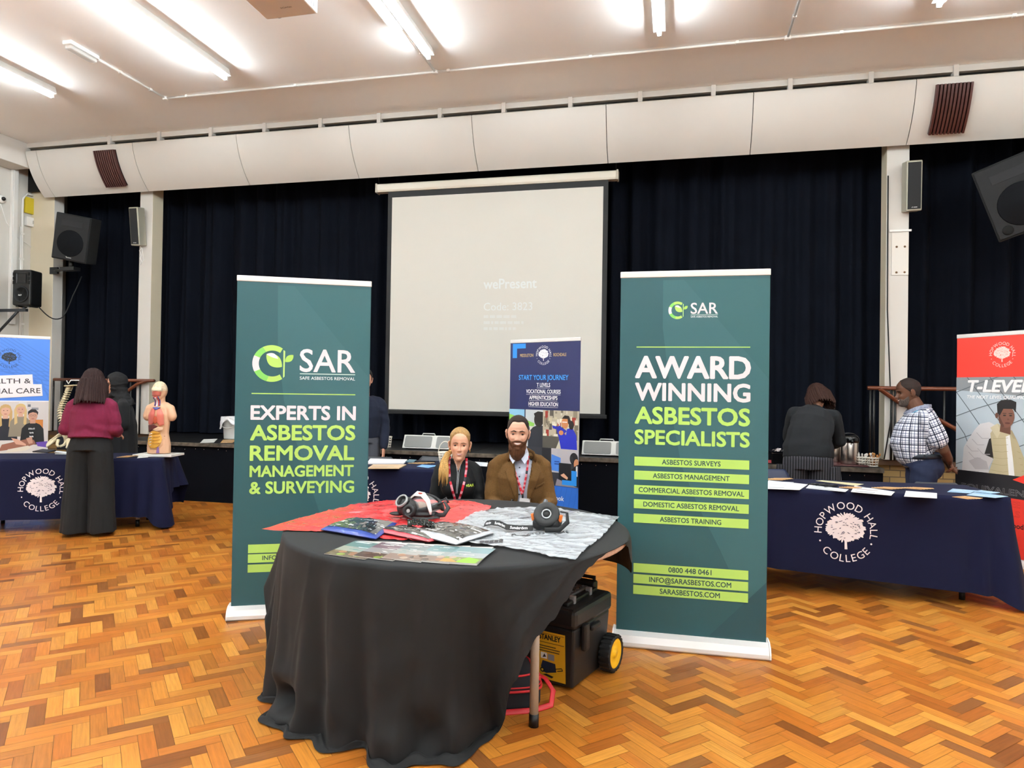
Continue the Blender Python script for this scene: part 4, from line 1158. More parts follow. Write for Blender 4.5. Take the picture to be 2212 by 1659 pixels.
def body(parent, mb, H, pt, skin, fn, name='skin', voxel=.0055, ears=True, earcol=None):
    """one continuous figure: fused trunk, limbs and hands joined to the modelled head"""
    trunk = fuse(mb, voxel, 4)
    vs, fs = head_grid(pt)
    hb = MB(); hb.add([H @ Vector(v) for v in vs], fs, 0, None, True)
    me_h = hb.mesh('h', [])
    bm = bmesh.new(); bm.from_mesh(me_h); bmesh.ops.recalc_face_normals(bm, faces=bm.faces); bm.to_mesh(me_h); bm.free()
    if ears:
        for sx in (-1, 1):
            e = MB(); R3 = rotm(.15, 0, sx*.45)
            e.ell((sx*.0775, .012, -.006), (.0085, .021, .032), R3, n=14); e.ell((sx*.0745, .006, -.03), (.009, .012, .013), n=10)
            e.tube([Vector((sx*.081, .012, -.006))+R3 @ Vector((0, .0185*math.cos(q), .029*math.sin(q))) for q in [PI*(-.55+1.4*i/10) for i in range(11)]], .0042, n=8)
            me_e = fuse(e, .0028, 2)
            setco(me_e, np.array([(H @ Vector(p))[:] for p in coords(me_e)]))
            me_h = union(me_h, me_e)
    me = union(me_h, trunk)
    Hi = H.inverted()
    f0 = np.array(lin(skin))
    def cf(x, y, z):
        q = Hi @ Vector((x, y, z))
        return fn(q.x, q.y, q.z) if -.125 < q.z < .13 and abs(q.x) < .1 else f0
    me.materials.clear()
    for a in list(me.color_attributes): me.color_attributes.remove(a)
    paint(me, cf)
    o = lpart('body', me, parent, M_skin(name))
    return o, BVHTree.FromPolygons([Vector(v) for v in vs], fs)
def chair(loc, rz, label, back_h=.80, col='22252f', seat_h=.43):
    t = thing('stacking_chair', label, 'chair', loc, rz, 'stacking chairs')
    M_ch = mat('chair_shell_'+col, col, rough=.45)
    def fn(u, v):
        x = (u-.5)*.43*(1-.1*v)
        return Vector((x, .2-.40*v, seat_h+.012*math.cos(v*6)+.02*(2*u-1)**2))
    b = MB(); b.grid(fn, 10, 10); o = lpart('seat', b, t, M_ch); q = o.modifiers.new('s', 'SOLIDIFY'); q.thickness = .012
    def fb(u, v):
        w_ = .42-.10*max(0, v-.55)**2*4.9
        return Vector(((u-.5)*w_, .215+.075*v-.03*(1-(2*u-1)**2), seat_h+.10+(back_h-seat_h-.10)*v))
    b = MB(); b.grid(fb, 12, 10); o = lpart('backrest', b, t, M_ch); q = o.modifiers.new('s', 'SOLIDIFY'); q.thickness = .012
    for sx in (-1, 1):
        b = MB(); b.tube([(sx*.2, -.19, 0), (sx*.185, -.16, seat_h-.01)], .011); lpart('leg', b, t, M_leg2)
        b = MB(); b.tube([(sx*.2, .24, 0), (sx*.185, .2, seat_h-.01), (sx*.175, .245, back_h-.15)], .011); lpart('leg', b, t, M_leg2)
    return t
M_leg2 = mat('dark_steel', '3a3b3e', rough=.4, metal=.5)
def person(label, loc, rz, group=None): return thing('person', label, 'person', loc, rz, group)
# ------------------------------------------------------------------ the seated man in the brown jacket
HAIRX = lambda n, c, k=.35: mat('hair_'+n, c, rough=.55, spec=.25, vary=k, vscale=10, stretch=(14, 14, 2), bump=.5, bscale=45)
def seated_man():
    p0 = at(1125, 1085, y=4.86)
    t = person('bearded seated person in a brown tweed jacket with a red lanyard', (p0.x, 4.86, 0), math.radians(12.5))
    chair((p0.x-.02, 4.96, 0), math.radians(12.5), 'dark chair hidden behind the black table, under the bearded person', .76, seat_h=.375)
    pt = head_surface(True, 1., .75)
    hp = Vector((-.028, -.05, 1.128))
    H = head_matrix(hp, 0, .06, .03, 1.0)
    mb = MB()
    limb(mb, [(0, .10, .52), (0, .08, .62), (0, .05, .74), (0, .03, .86), (0, .02, .92)], [(.11, .16), (.12, .16), (.125, .17), (.11, .185), (.07, .12)], up=(0, -1, 0))
    limb(mb, [(-.012, .02, .90), (-.02, .0, .98), (-.026, -.012, 1.06)], [.066, .062, .058])
    for s in (-1, 1):
        limb(mb, [(s*.165-.012, .02, .87), (s*.2, -.03, .63), (s*.12, -.24, .585)], [.05, .04, .028])
        hand(mb, (s*.13, -.24, .585), (-s*.6, -.7, -.15), (0, -.1, -1), s, curl=.4)
        limb(mb, [(s*.1, .10, .50), (s*.14, -.36, .50), (s*.15, -.33, .10)], [.075, .055, .04])
        limb(mb, [(s*.15, -.30, .06), (s*.16, -.44, .04)], [.04, .035])
    skin = 'dcab92'
    body(t, mb, H, pt, skin, skin_fn(skin, 'c08072', 'd89a80', .75), 'fair')
    add_eyes(t, H, pt, 'd6a088', '3c2a1e', 20)
    vs, fs = head_grid(pt); bv = BVHTree.FromPolygons([Vector(v) for v in vs], fs)
    for s in (-1, 1):
        face_ribbon('eyebrow', t, H, bv, [(s*.011, .0215), (s*.030, .0265), (s*.051, .0185)], (.007, .0085, .003), HAIRX('brow', '3a2519'), .002)
    # cropped hair
    def hm(a, z):
        a = abs(a)
        return z - np.interp(a, [0, .35, .62, .80, 1.0, 1.25, 1.5, 1.75, 2.0, 3.2], [.086, .089, .085, .062, .04, .026, .012, -.005, -.045, -.07])
    shell_part('hair', t, HAIRX('crop', '30241f', .2), H, pt, lambda a, z: .002+.005*smooth((z-.03)/.07), hm, .012)
    # beard: cheeks, moustache and a long full chin
    def bm_(a, z):
        x = abs(pt(a, z)[0]); a = abs(a)
        top = np.interp(a, [0, .25, .5, .75, 1.0, 1.3, 1.5], [-.046, -.044, -.05, -.05, -.042, -.022, .0])
        d = min(top-z, (1.60-a)*.07)
        zm = -.0625+.75*.22*x*x/.03; cz = zm-.0015
        dm = (math.hypot(x/.027, (z-cz)/.0095)-1)*.0095
        return min(d, dm)
    MBR = HAIRX('beard', '5a3822', .45)
    shell_part('moustache', t, MBR, H, pt, .006, bm_, .009)
    b = MB(); ks = [(-.076, .054, .080), (-.09, .059, .090), (-.11, .060, .098), (-.135, .057, .098), (-.16, .048, .092), (-.18, .035, .082), (-.192, .018, .068)]
    rings = []
    for z, w_, f in ks:
        row = []
        for j in range(60):
            a = 2*PI*j/60; c, s = math.cos(a), math.sin(a)
            row.append(Vector((w_*s, -(f if c > 0 else .03)*c*(1 if c > 0 else 1)+(.0), z+.012*c*(0 if z < -.15 else 0))))
        rings.append(row)
    vs_ = [q for r in rings for q in r]
    b.add(vs_, [(i*60+j, i*60+(j+1) % 60, (i+1)*60+(j+1) % 60, (i+1)*60+j) for i in range(len(ks)-1) for j in range(60)]+[tuple((len(ks)-1)*60+j for j in range(60)), tuple(range(60))], 0, None, True)
    for s in (-1, 1): b.tube([(s*.054, -.025, -.06), (s*.050, -.035, -.09), (s*.04, -.05, -.12)], [.008, .014, .018], n=12)
    me = fuse(b, .0035, 5)
    rg = random.Random(2)
    wrinkle(me, .004, lambda x, y, z: noise.noise(Vector((x*170, y*170, z*22)))+.6*noise.noise(Vector((x*60, y*60, z*10))))
    setco(me, np.array([(H @ Vector(p))[:] for p in coords(me)]))
    lpart('beard', me, t, MBR)
    face_ribbon('teeth', t, H, bv, [(-.0195, -.0605), (-.01, -.0632), (0, -.0642), (.01, -.0632), (.0195, -.0605)], (.003, .0075, .003), mat('teeth', 'f1ece6', rough=.3), .0015)
    # shirt, jacket
    MS = mat('pale_shirt', 'c3c8d8', rough=.75, vary=.08, vscale=60)
    b = MB()
    limb(b, [(0, .10, .52), (0, .06, .62), (0, .03, .74), (0, .02, .86), (-.005, .01, .925)], [(.145, .18), (.15, .18), (.15, .19), (.125, .17), (.075, .085)], up=(0, -1, 0))
    limb(b, [(-.01, .01, .90), (-.02, -.0, .985)], [.082, .07])
    sh = fuse(b, .006, 4); bs = mesh_bvh(sh); so = lpart('shirt', sh, t, MS)
    b = MB()   # collar points
    for s in (-1, 1):
        b.add([(-.018+s*.050, -.045, .985), (-.018+s*.016, -.098, .948), (-.018+s*.042, -.124, .915), (-.018+s*.066, -.085, .95), (-.018+s*.068, -.01, .992)], [(0, 1, 2, 3), (0, 3, 4)], 0, None, False)
    o = lpart('collar', b, so, MS); q = o.modifiers.new('s', 'SOLIDIFY'); q.thickness = .004
    for z in (.885, .825, .765, .70, .64):
        b = MB(); h = bs.ray_cast(Vector((-.012, -1, z)), Vector((0, 1, 0)))[0]; b.ell(h, (.006, .003, .006), n=10); lpart('button', b, so, mat('dark_button', '2a2e44', rough=.3))
    MJ = mat('brown_tweed', '66471f', rough=.95, vary=.16, vscale=130, bump=.25, bscale=160, sheen=.0)
    b = MB()
    limb(b, [(0, .10, .50), (0, .07, .60), (0, .03, .72), (0, .01, .82), (0, .015, .89), (-.004, .02, .935)], [(.165, .185), (.168, .185), (.162, .19), (.148, .195), (.115, .155), (.085, .10)], up=(0, -1, 0))
    for s in (-1, 1):
        x0 = -.012
        limb(b, [(s*.08+x0, .02, .935), (s*.13+x0, .02, .918), (s*.165+x0, .02, .882)], [.052, .056, .062])
        limb(b, [(s*.167+x0, .02, .875), (s*.182+x0, .0, .76), (s*.200, -.04, .63), (s*.165, -.17, .60), (s*.12, -.25, .60)], [.067, .066, .064, .056, .046])
    # front opening: everything inside the V is shirt
    ja = fuse(b, .006, 5)
    def jw(x, y, z):
        return .5*nz(x*1.0, y, z*2.4, 7)+.35*math.sin(z*60+18*abs(x)+4*nz(x, y, z, 6))*math.exp(-((abs(x)-.24)/.07)**2)+.22*nz(x, y, z, 26, 4)
    wrinkle(ja, .0085, jw)
    bj0 = mesh_bvh(ja)
    # cut the V out of the jacket
    V = lambda z: np.interp(z, [.56, .63, .66, .74, .82, .90, .95], [.075, .06, .036, .038, .052, .066, .075])
    bm = bmesh.new(); bm.from_mesh(ja)
    bmesh.ops.delete(bm, geom=[v for v in bm.verts if v.co.y < -.02 and v.co.z > .50 and abs(v.co.x+.0-.012) < V(v.co.z)-(.0)], context='VERTS')
    for v in bm.verts:
        if v.is_boundary and v.co.y < 0: v.co.x = .012+math.copysign(V(v.co.z), v.co.x-.012)
    for _ in range(3): bmesh.ops.smooth_vert(bm, verts=[v for v in bm.verts if v.is_boundary and v.co.y < 0], factor=.4, use_axis_x=False, use_axis_y=True, use_axis_z=False)
    bm.to_mesh(ja); bm.free()
    jo = lpart('jacket', ja, t, MJ); q = jo.modifiers.new('s', 'SOLIDIFY'); q.thickness = .008; q.offset = -1
    b0 = MB(); bj = mesh_bvh(ja)
    for s in (-1, 1):   # notched lapels
        X = lambda q: .012+s*q
        b = MB(); patch(b, bj0, [(X(.070), .945), (X(.088), .93), (X(.105), .885), (X(.128), .862), (X(.118), .835), (X(.085), .75), (X(.046), .665), (X(.038), .74), (X(.052), .82), (X(.064), .89)], .017)
        o = lpart('lapel', b, jo, MJ); q = o.modifiers.new('s', 'SOLIDIFY'); q.thickness = .007
    for s in (-1, 1):   # rolled front edges of the jacket
        P = []
        for k in range(26):
            z = .56+.375*k/25; h = bj0.ray_cast(Vector((.012+s*(V(z)+.003), -1, z)), Vector((0, 1, 0)))[0]
            if h is not None: P.append(h+Vector((0, -.002, 0)))
        for _ in range(2): P = [P[0]]+[(P[i-1]+P[i]*2+P[i+1])/4 for i in range(1, len(P)-1)]+[P[-1]]
        b = MB(); b.tube(P, [(.007, .010)]*len(P), n=8, up=(0, -1, 0)); lpart('front_edge', b, jo, MJ)
    b = MB(); b.tube([(-.092, -.075, .945), (-.092, -.01, .975), (-.06, .06, .99), (-.004, .085, .995), (.055, .06, .99), (.09, -.01, .975), (.10, -.075, .945)], [(.024, .008)]*7, n=10, up=(0, 0, 1)); lpart('jacket_collar', b, jo, MJ)
    b = MB(); patch(b, bj, [(.10, .755), (.17, .785), (.168, .768), (.098, .738)], .005); o = lpart('breast_pocket', b, jo, MJ); q = o.modifiers.new('s', 'SOLIDIFY'); q.thickness = .004
    h = bj.ray_cast(Vector((-.062, -1, .655)), Vector((0, 1, 0)))[0]
    b = MB(); b.ell(h+Vector((0, -.004, 0)), (.011, .005, .011), n=12); lpart('button', b, jo, mat('horn_button', '2a170c', rough=.25))
    # lanyard and badge
    b = MB(); allb = mesh_bvh(sh)
    red, pk = 'd8253a', 'ef9aa6'
    cs = [red, pk, red, red, pk, red, '262029', pk, red, pk, red, pk, red, pk, red, red, pk, red]
    class Two:
        def ray_cast(s_, o_, d_, m_):
            hs = [x for x in (bj.ray_cast(o_, d_, m_), bs.ray_cast(o_, d_, m_)) if x[0] is not None]
            return min(hs, key=lambda x: x[3]) if hs else (None, None, None, None)
    tw = Two()
    ribbon(b, tw, [(-.088, .985), (-.072, .93), (-.04, .84), (-.008, .755), (.01, .70)], .017, off=.008, col=cs, n=36)
    ribbon(b, tw, [(.052, .965), (.045, .90), (.030, .80), (.018, .735), (.010, .70)], .014, off=.009, col=cs, n=36)
    lo = lpart('lanyard', b, t, mat('lanyard_print', attr=True, rough=.55)); q = lo.modifiers.new('s', 'SOLIDIFY'); q.thickness = .002
    h = tw.ray_cast(Vector((.012, -1, .68)), Vector((0, 1, 0)), 2)[0]
    b = MB(); b.tube([h+Vector((0, -.01, .035)), h+Vector((0, -.012, .01)), h+Vector((0, -.012, -.005))], .006, n=8); lpart('clip', b, lo, M_black)
    b = MB(); R3 = rotm(0, .06, 0); b.box(h+Vector((.014, -.016, -.032)), (.075, .004, .055), R3); lpart('badge', b, lo, mat('badge_white', 'e9e8ea', rough=.25))
    # trousers
    b = MB()
    for s in (-1, 1): limb(b, [(s*.09, .10, .50), (s*.14, -.37, .505), (s*.15, -.34, .10)], [.098, .078, .062])
    lpart('trousers', fuse(b, .009, 4), t, mat('dark_trousers', '20242e', rough=.85))
    for s in (-1, 1):
        b = MB(); limb(b, [(s*.15, -.31, .05), (s*.155, -.40, .045), (s*.16, -.47, .036)], [.048, .046, .034]); me = fuse(b, .006, 4); P_ = coords(me); P_[:, 2] = np.maximum(P_[:, 2], .002); setco(me, P_); lpart('shoe', me, t, M_blackpl)
    return t
seated_man()
# ------------------------------------------------------------------ the seated woman in black
def seated_woman():
    p0 = at(988, 1085, y=4.80)
    t = person('seated person with a blonde ponytail in a black zip top and red lanyard', (p0.x, 4.80, 0), math.radians(16.5))
    chair((p0.x-.02, 4.90, 0), math.radians(16.5), 'dark chair hidden behind the black table, under the ponytailed person', .76, seat_h=.375)
    pt = head_surface(False, .82, .55)
    hp = Vector((.012, -.05, 1.037)); H = head_matrix(hp, .0, .05, .03, .95)
    mb = MB()
    limb(mb, [(0, .10, .50), (0, .07, .62), (0, .04, .74), (0, .02, .82), (0, .015, .88)], [(.09, .14), (.09, .115), (.10, .13), (.09, .14), (.05, .09)], up=(0, -1, 0))
    limb(mb, [(0, .02, .85), (.004, .005, .93), (.01, -.01, .985)], [.052, .047, .046])
    for s in (-1, 1):
        limb(mb, [(s*.128, .02, .835), (s*.165, -.02, .62), (s*.09, -.22, .575)], [.04, .032, .024])
        hand(mb, (s*.10, -.22, .575), (-s*.6, -.7, -.15), (0, -.1, -1), s, .165, curl=.4)
        limb(mb, [(s*.09, .10, .49), (s*.11, -.34, .495), (s*.12, -.31, .10)], [.07, .05, .036])
        limb(mb, [(s*.12, -.28, .06), (s*.125, -.40, .04)], [.035, .03])
    skin = 'dfa98c'
    body(t, mb, H, pt, skin, skin_fn(skin, 'c4756c', 'd98e74', .55), 'tanned')
    add_eyes(t, H, pt, 'd79c80', '38281c', 20)
    vs, fs = head_grid(pt); bv = BVHTree.FromPolygons([Vector(v) for v in vs], fs)
    for s in (-1, 1):
        face_ribbon('eyebrow', t, H, bv, [(s*.011, .0200), (s*.030, .0240), (s*.051, .0175)], (.005, .0065, .002), HAIRX('woman_brow', '7d5b40'), .0015)
    face_ribbon('teeth', t, H, bv, [(-.0195, -.0595), (-.01, -.0622), (0, -.0632), (.01, -.0622), (.0195, -.0595)], (.001, .0055, .001), mat('teeth'), .0012)
    MH = HAIRX('blonde', 'b08a58', .4)
    def hm(a, z):
        a = abs(a)
        return z - np.interp(a, [0, .3, .6, .85, 1.05, 1.3, 1.55, 1.8, 2.1, 3.2], [.094, .092, .080, .058, .028, -.005, -.02, -.03, -.075, -.085])
    def off(a, z): return .002+.008*smooth((z-.02)/.06)-.004*math.exp(-(a/.07)**2)+.0011*math.sin(a*60)
    shell_part('hair', t, MH, H, pt, off, hm, .022)
    b = MB(); rg = random.Random(8)   # ponytail gathered at the nape and brought over the shoulder
    MP = HAIRX('ponytail', 'd0a462', .4)
    root = Vector((-.02, .075, .995))
    for k in range(26):
        u = rg.uniform(-1, 1); v = rg.uniform(-1, 1)
        end = Vector((-.105+.035*u, -.105+.012*v, .80-.07*rg.random()-.02*u))
        mid1 = Vector((-.075+.012*u, .03+.012*v, .965)); mid2 = Vector((-.098+.018*u, -.045+.012*v, .915)); mid3 = Vector((-.10+.03*u, -.105+.012*v, .86))
        b.tube([root, mid1, mid2, mid3, end], [.010, .012, .011, .009, .001], n=7)
    lpart('ponytail', b, t, MP)
    b = MB()
    for s in (-1, 1):
        q = H @ Vector((s*.079, -.004, -.05)); b.tube([q+Vector((0, .011*math.cos(k*PI/6), .011*math.sin(k*PI/6))) for k in range(13)], .0025, n=6)
    lpart('earring', b, t, mat('gold', 'd9b35e', rough=.2, metal=1))
    MT = mat('black_softshell', '0e0f12', rough=.65, spec=.3, sheen=.03)
    b = MB()
    limb(b, [(0, .10, .48), (0, .07, .60), (0, .03, .70), (0, .01, .78), (0, .015, .845), (0, .02, .885)], [(.125, .165), (.12, .145), (.125, .15), (.115, .152), (.085, .12), (.06, .075)], up=(0, -1, 0))
    for s in (-1, 1):
        b.ell((s*.06, -.078, .735), (.06, .042, .075), n=16)
        limb(b, [(s*.065, .02, .885), (s*.105, .02, .868), (s*.13, .02, .838)], [.038, .043, .05])
        limb(b, [(s*.13, .02, .83), (s*.15, .0, .73), (s*.163, -.025, .62), (s*.13, -.14, .59), (s*.09, -.22, .58)], [.053, .05, .046, .042, .036])
    b.tube([(0, .02, .87), (.004, .008, .915), (.006, .004, .935)], [.058, .056, .055], n=20)
    me = fuse(b, .005, 14)
    wrinkle(me, .006, lambda x, y, z: .5*nz(x, y, z*1.8, 9)+.3*math.sin(z*75+30*abs(x))*math.exp(-((abs(x)-.19)/.05)**2)+.15*nz(x, y, z, 30, 2))
    bvt = mesh_bvh(me)
    # open neck of the zip top
    bm = bmesh.new(); bm.from_mesh(me)
    bmesh.ops.delete(bm, geom=[v for v in bm.verts if v.co.y < .0 and v.co.z > .855 and abs(v.co.x-.004) < (v.co.z-.852)*.55], context='VERTS')
    bmesh.ops.delete(bm, geom=[v for v in bm.verts if v.co.z > .925 and math.hypot(v.co.x-.005, v.co.y-.005) < .052], context='VERTS')
    for v in bm.verts:
        if v.is_boundary and v.co.y < 0 and v.co.z > .86 and abs(v.co.x-.004) < .05: v.co.x = .004+math.copysign((v.co.z-.852)*.55, v.co.x-.004)
    bm.to_mesh(me); bm.free()
    to = lpart('zip_top', me, t, MT); q = to.modifiers.new('s', 'SOLIDIFY'); q.thickness = .006; q.offset = -1
    ar = Art(); ar.text('SAR', 0, 0, .018, 'c8d84a', width=.043, bold=.03); ar.rect(-.012, -.009, .046, -.006, 'c8b84a'); ar.ell(-.007, .008, .006, .008, '93b23c')
    b = MB(); ar.paste(b, project(bvt, lambda u, v: Vector((.075+u, -.1, .742+v)), (0, -1, 0)), 0); lpart('chest_logo', b, to, mat('lanyard_print'))
    b = MB()
    for dx, zt in ((-.0042, .862), (.0042, .862)):
        ribbon(b, bvt, [(dx*4.2+.004, .895), (dx*1.3+.004, .84), (dx+.003, .80), (dx-.004, .69)], .0028, off=.004)
    lpart('zip', b, to, mat('reflective_zip', 'c9ccd0', rough=.3))
    b = MB(); red, pk = 'd81f38', 'f09aa8'; cs = [red, pk, pk, red, pk, red, red, pk, '2b2530', red, pk, pk, red, pk, red, pk, red]
    ribbon(b, bvt, [(-.060, .945), (-.064, .88), (-.056, .80), (-.030, .70), (-.003, .60)], .016, off=.007, col=cs, n=36)
    ribbon(b, bvt, [(.062, .935), (.064, .87), (.055, .80), (.030, .70), (.003, .60)], .016, off=.007, col=cs[::-1], n=36)
    lo = lpart('lanyard', b, t, mat('lanyard_print')); q = lo.modifiers.new('s', 'SOLIDIFY'); q.thickness = .002
    b = MB()
    for s in (-1, 1): limb(b, [(s*.08, .10, .49), (s*.11, -.35, .495), (s*.12, -.32, .08)], [.088, .066, .05])
    lpart('trousers', fuse(b, .009, 4), t, mat('black_trousers', '151517', rough=.85))
    for s in (-1, 1):
        b = MB(); limb(b, [(s*.12, -.29, .05), (s*.122, -.36, .042), (s*.125, -.43, .034)], [.044, .04, .03]); me = fuse(b, .006, 4); P_ = coords(me); P_[:, 2] = np.maximum(P_[:, 2], .002); setco(me, P_); lpart('shoe', me, t, M_white_pl)
    return t
seated_woman()
# ------------------------------------------------------------------ people standing around the hall (each faces -Y before it is turned)
def shoes(t, spots, m, size=.25):
    for x, y, a in spots:
        b = MB(); k = size/.25
        d = Vector((math.sin(a), -math.cos(a), 0))
        limb(b, [Vector((x, y, .055))-d*.02, Vector((x, y, .045))+d*.07*k, Vector((x, y, .032))+d*.15*k], [.042*k, .042*k, .03*k])
        me = fuse(b, .007, 3); P_ = coords(me); P_[:, 2] = np.maximum(P_[:, 2], .001); setco(me, P_); lpart('shoe', me, t, m)
def long_hair(t, H, m, pts_fn, mask, offs, back, seed):
    """hair cap plus a sheet of strands falling behind"""
    b = MB(); b.ell((0, .022, .034), (.088+offs*.3, .102, .101), n=28); b.ell((0, .035, -.02), (.082, .085, .09), n=24)
    rg = random.Random(seed)
    for k in range(back['n']):
        f = k/(back['n']-1); a = back['a0']+(back['a1']-back['a0'])*f
        for lay in range(2):
            r0 = .085+.02*lay+rg.uniform(-.006, .006)
            ln = back['len']*(1+rg.uniform(-.05, .05))
            P = []
            for i in range(7):
                q = i/6; sp = 1+back['spread']*q
                z = .06-.04*lay-(.06+ln)*q
                P.append((r0*sp*math.sin(a)*(.95 if i else .8), -r0*sp*math.cos(a)*1.08+.012+back['drop']*q*q, z))
            b.tube(P, [.018, .02, .019, .018, .015, .012, .003], n=8)
    me = fuse(b, .006, 3)
    wrinkle(me, .0045, lambda x, y, z: math.sin(math.atan2(x, y)*46+4*noise.noise(Vector((x*12, y*12, z*3))))+.6*noise.noise(Vector((x*70, y*70, z*5))))
    setco(me, np.array([(H @ Vector(p))[:] for p in coords(me)]))
    return lpart('hair', me, t, m)

def maroon_woman():
    p = Vector((-5.40, 5.46, 0))
    t = person('person seen from behind in a maroon sweater and wide black trousers', (p.x, p.y, 0), PI+math.radians(22))
    pt = head_surface(False); H = head_matrix(Vector((0, -.02, 1.455)), 0, .12, 0, .95)
    mb = MB()
    limb(mb, [(0, .03, .88), (0, .0, 1.0), (0, .0, 1.15), (0, .01, 1.27)], [(.11, .16), (.10, .13), (.11, .16), (.06, .11)], up=(0, -1, 0))
    limb(mb, [(0, .01, 1.25), (0, 0, 1.33), (0, -.01, 1.41)], [.06, .05, .05])
    for s in (-1, 1):
        limb(mb, [(s*.16, .01, 1.225), (s*.208, .03, 1.0), (s*.16, -.20, .955)], [.045, .037, .026])
        hand(mb, (s*.16, -.20, .955), (-s*.35, -.9, -.1), (-s*.6, 0, -.8), s, .165, .5)
        limb(mb, [(s*.09, .02, .86), (s*.1, .01, .45), (s*.1, .03, .09)], [.085, .055, .04]); limb(mb, [(s*.1, .02, .06), (s*.11, -.12, .035)], [.035, .03])
    body(t, mb, H, pt, 'cf9e84', skin_fn('cf9e84', 'b9685f', 'cf7a5c'), 'maroon', voxel=.008)
    b = MB()
    limb(b, [(0, .03, .915), (0, .02, .97), (0, .01, 1.08), (0, .01, 1.18), (0, .015, 1.25), (0, .01, 1.285)], [(.165, .195), (.158, .185), (.155, .19), (.14, .19), (.10, .15), (.065, .075)], up=(0, -1, 0))
    for s in (-1, 1):
        limb(b, [(s*.08, .015, 1.265), (s*.14, .01, 1.25), (s*.17, .01, 1.22)], [.045, .053, .06])
        limb(b, [(s*.165, .01, 1.215), (s*.19, .02, 1.12), (s*.212, .03, 1.01), (s*.195, -.06, .975), (s*.16, -.17, .96)], [.066, .066, .066, .057, .04])
    me = fuse(b, .007, 4)
    wrinkle(me, .011, lambda x, y, z: .6*nz(x, y, z*1.6, 7)+.4*math.sin(z*48+22*abs(x)+5*nz(x, y, z, 5))*math.exp(-((z-1.0)/.09)**2)+.2*nz(x, y, z, 22, 3))
    lpart('sweater', me, t, mat('maroon_knit', '6e1436', rough=.95, vary=.1, vscale=50, bump=.1, bscale=220))
    b = MB()
    limb(b, [(0, .02, .93), (0, .025, .86), (0, .03, .80)], [(.12, .165), (.145, .185), (.15, .2)], up=(0, -1, 0))
    for s in (-1, 1): limb(b, [(s*.09, .03, .80), (s*.105, .02, .5), (s*.115, .03, .25), (s*.12, .03, .035)], [(.125, .105), (.118, .108), (.125, .112), (.135, .118)], up=(0, -1, 0))
    me = fuse(b, .008, 4)
    wrinkle(me, .008, lambda x, y, z: math.sin(math.atan2(y-.03, abs(x)-.11)*5+2*nz(x, y, z, 3))*min(1, (.95-z)*1.6)*.7+.4*nz(x, y, z, 8))
    P_ = coords(me); P_[:, 2] = np.maximum(P_[:, 2], .012); setco(me, P_)
    lpart('trousers', me, t, mat('soft_black_trousers', '121213', rough=.9))
    shoes(t, [(-.13, .0, -.1), (.13, .0, .1)], M_blackpl, .24)
    long_hair(t, H, HAIRX('dark_brown', '2f1b19', .35), None, lambda a, z: z > np.interp(abs(a), [0, .6, 1.1, 1.4, 3.2], [.07, .06, .0, -.04, -.09]), .012, dict(n=26, a0=.30*PI, a1=1.70*PI, len=.20, spread=.36, drop=.03), 4)
maroon_woman()

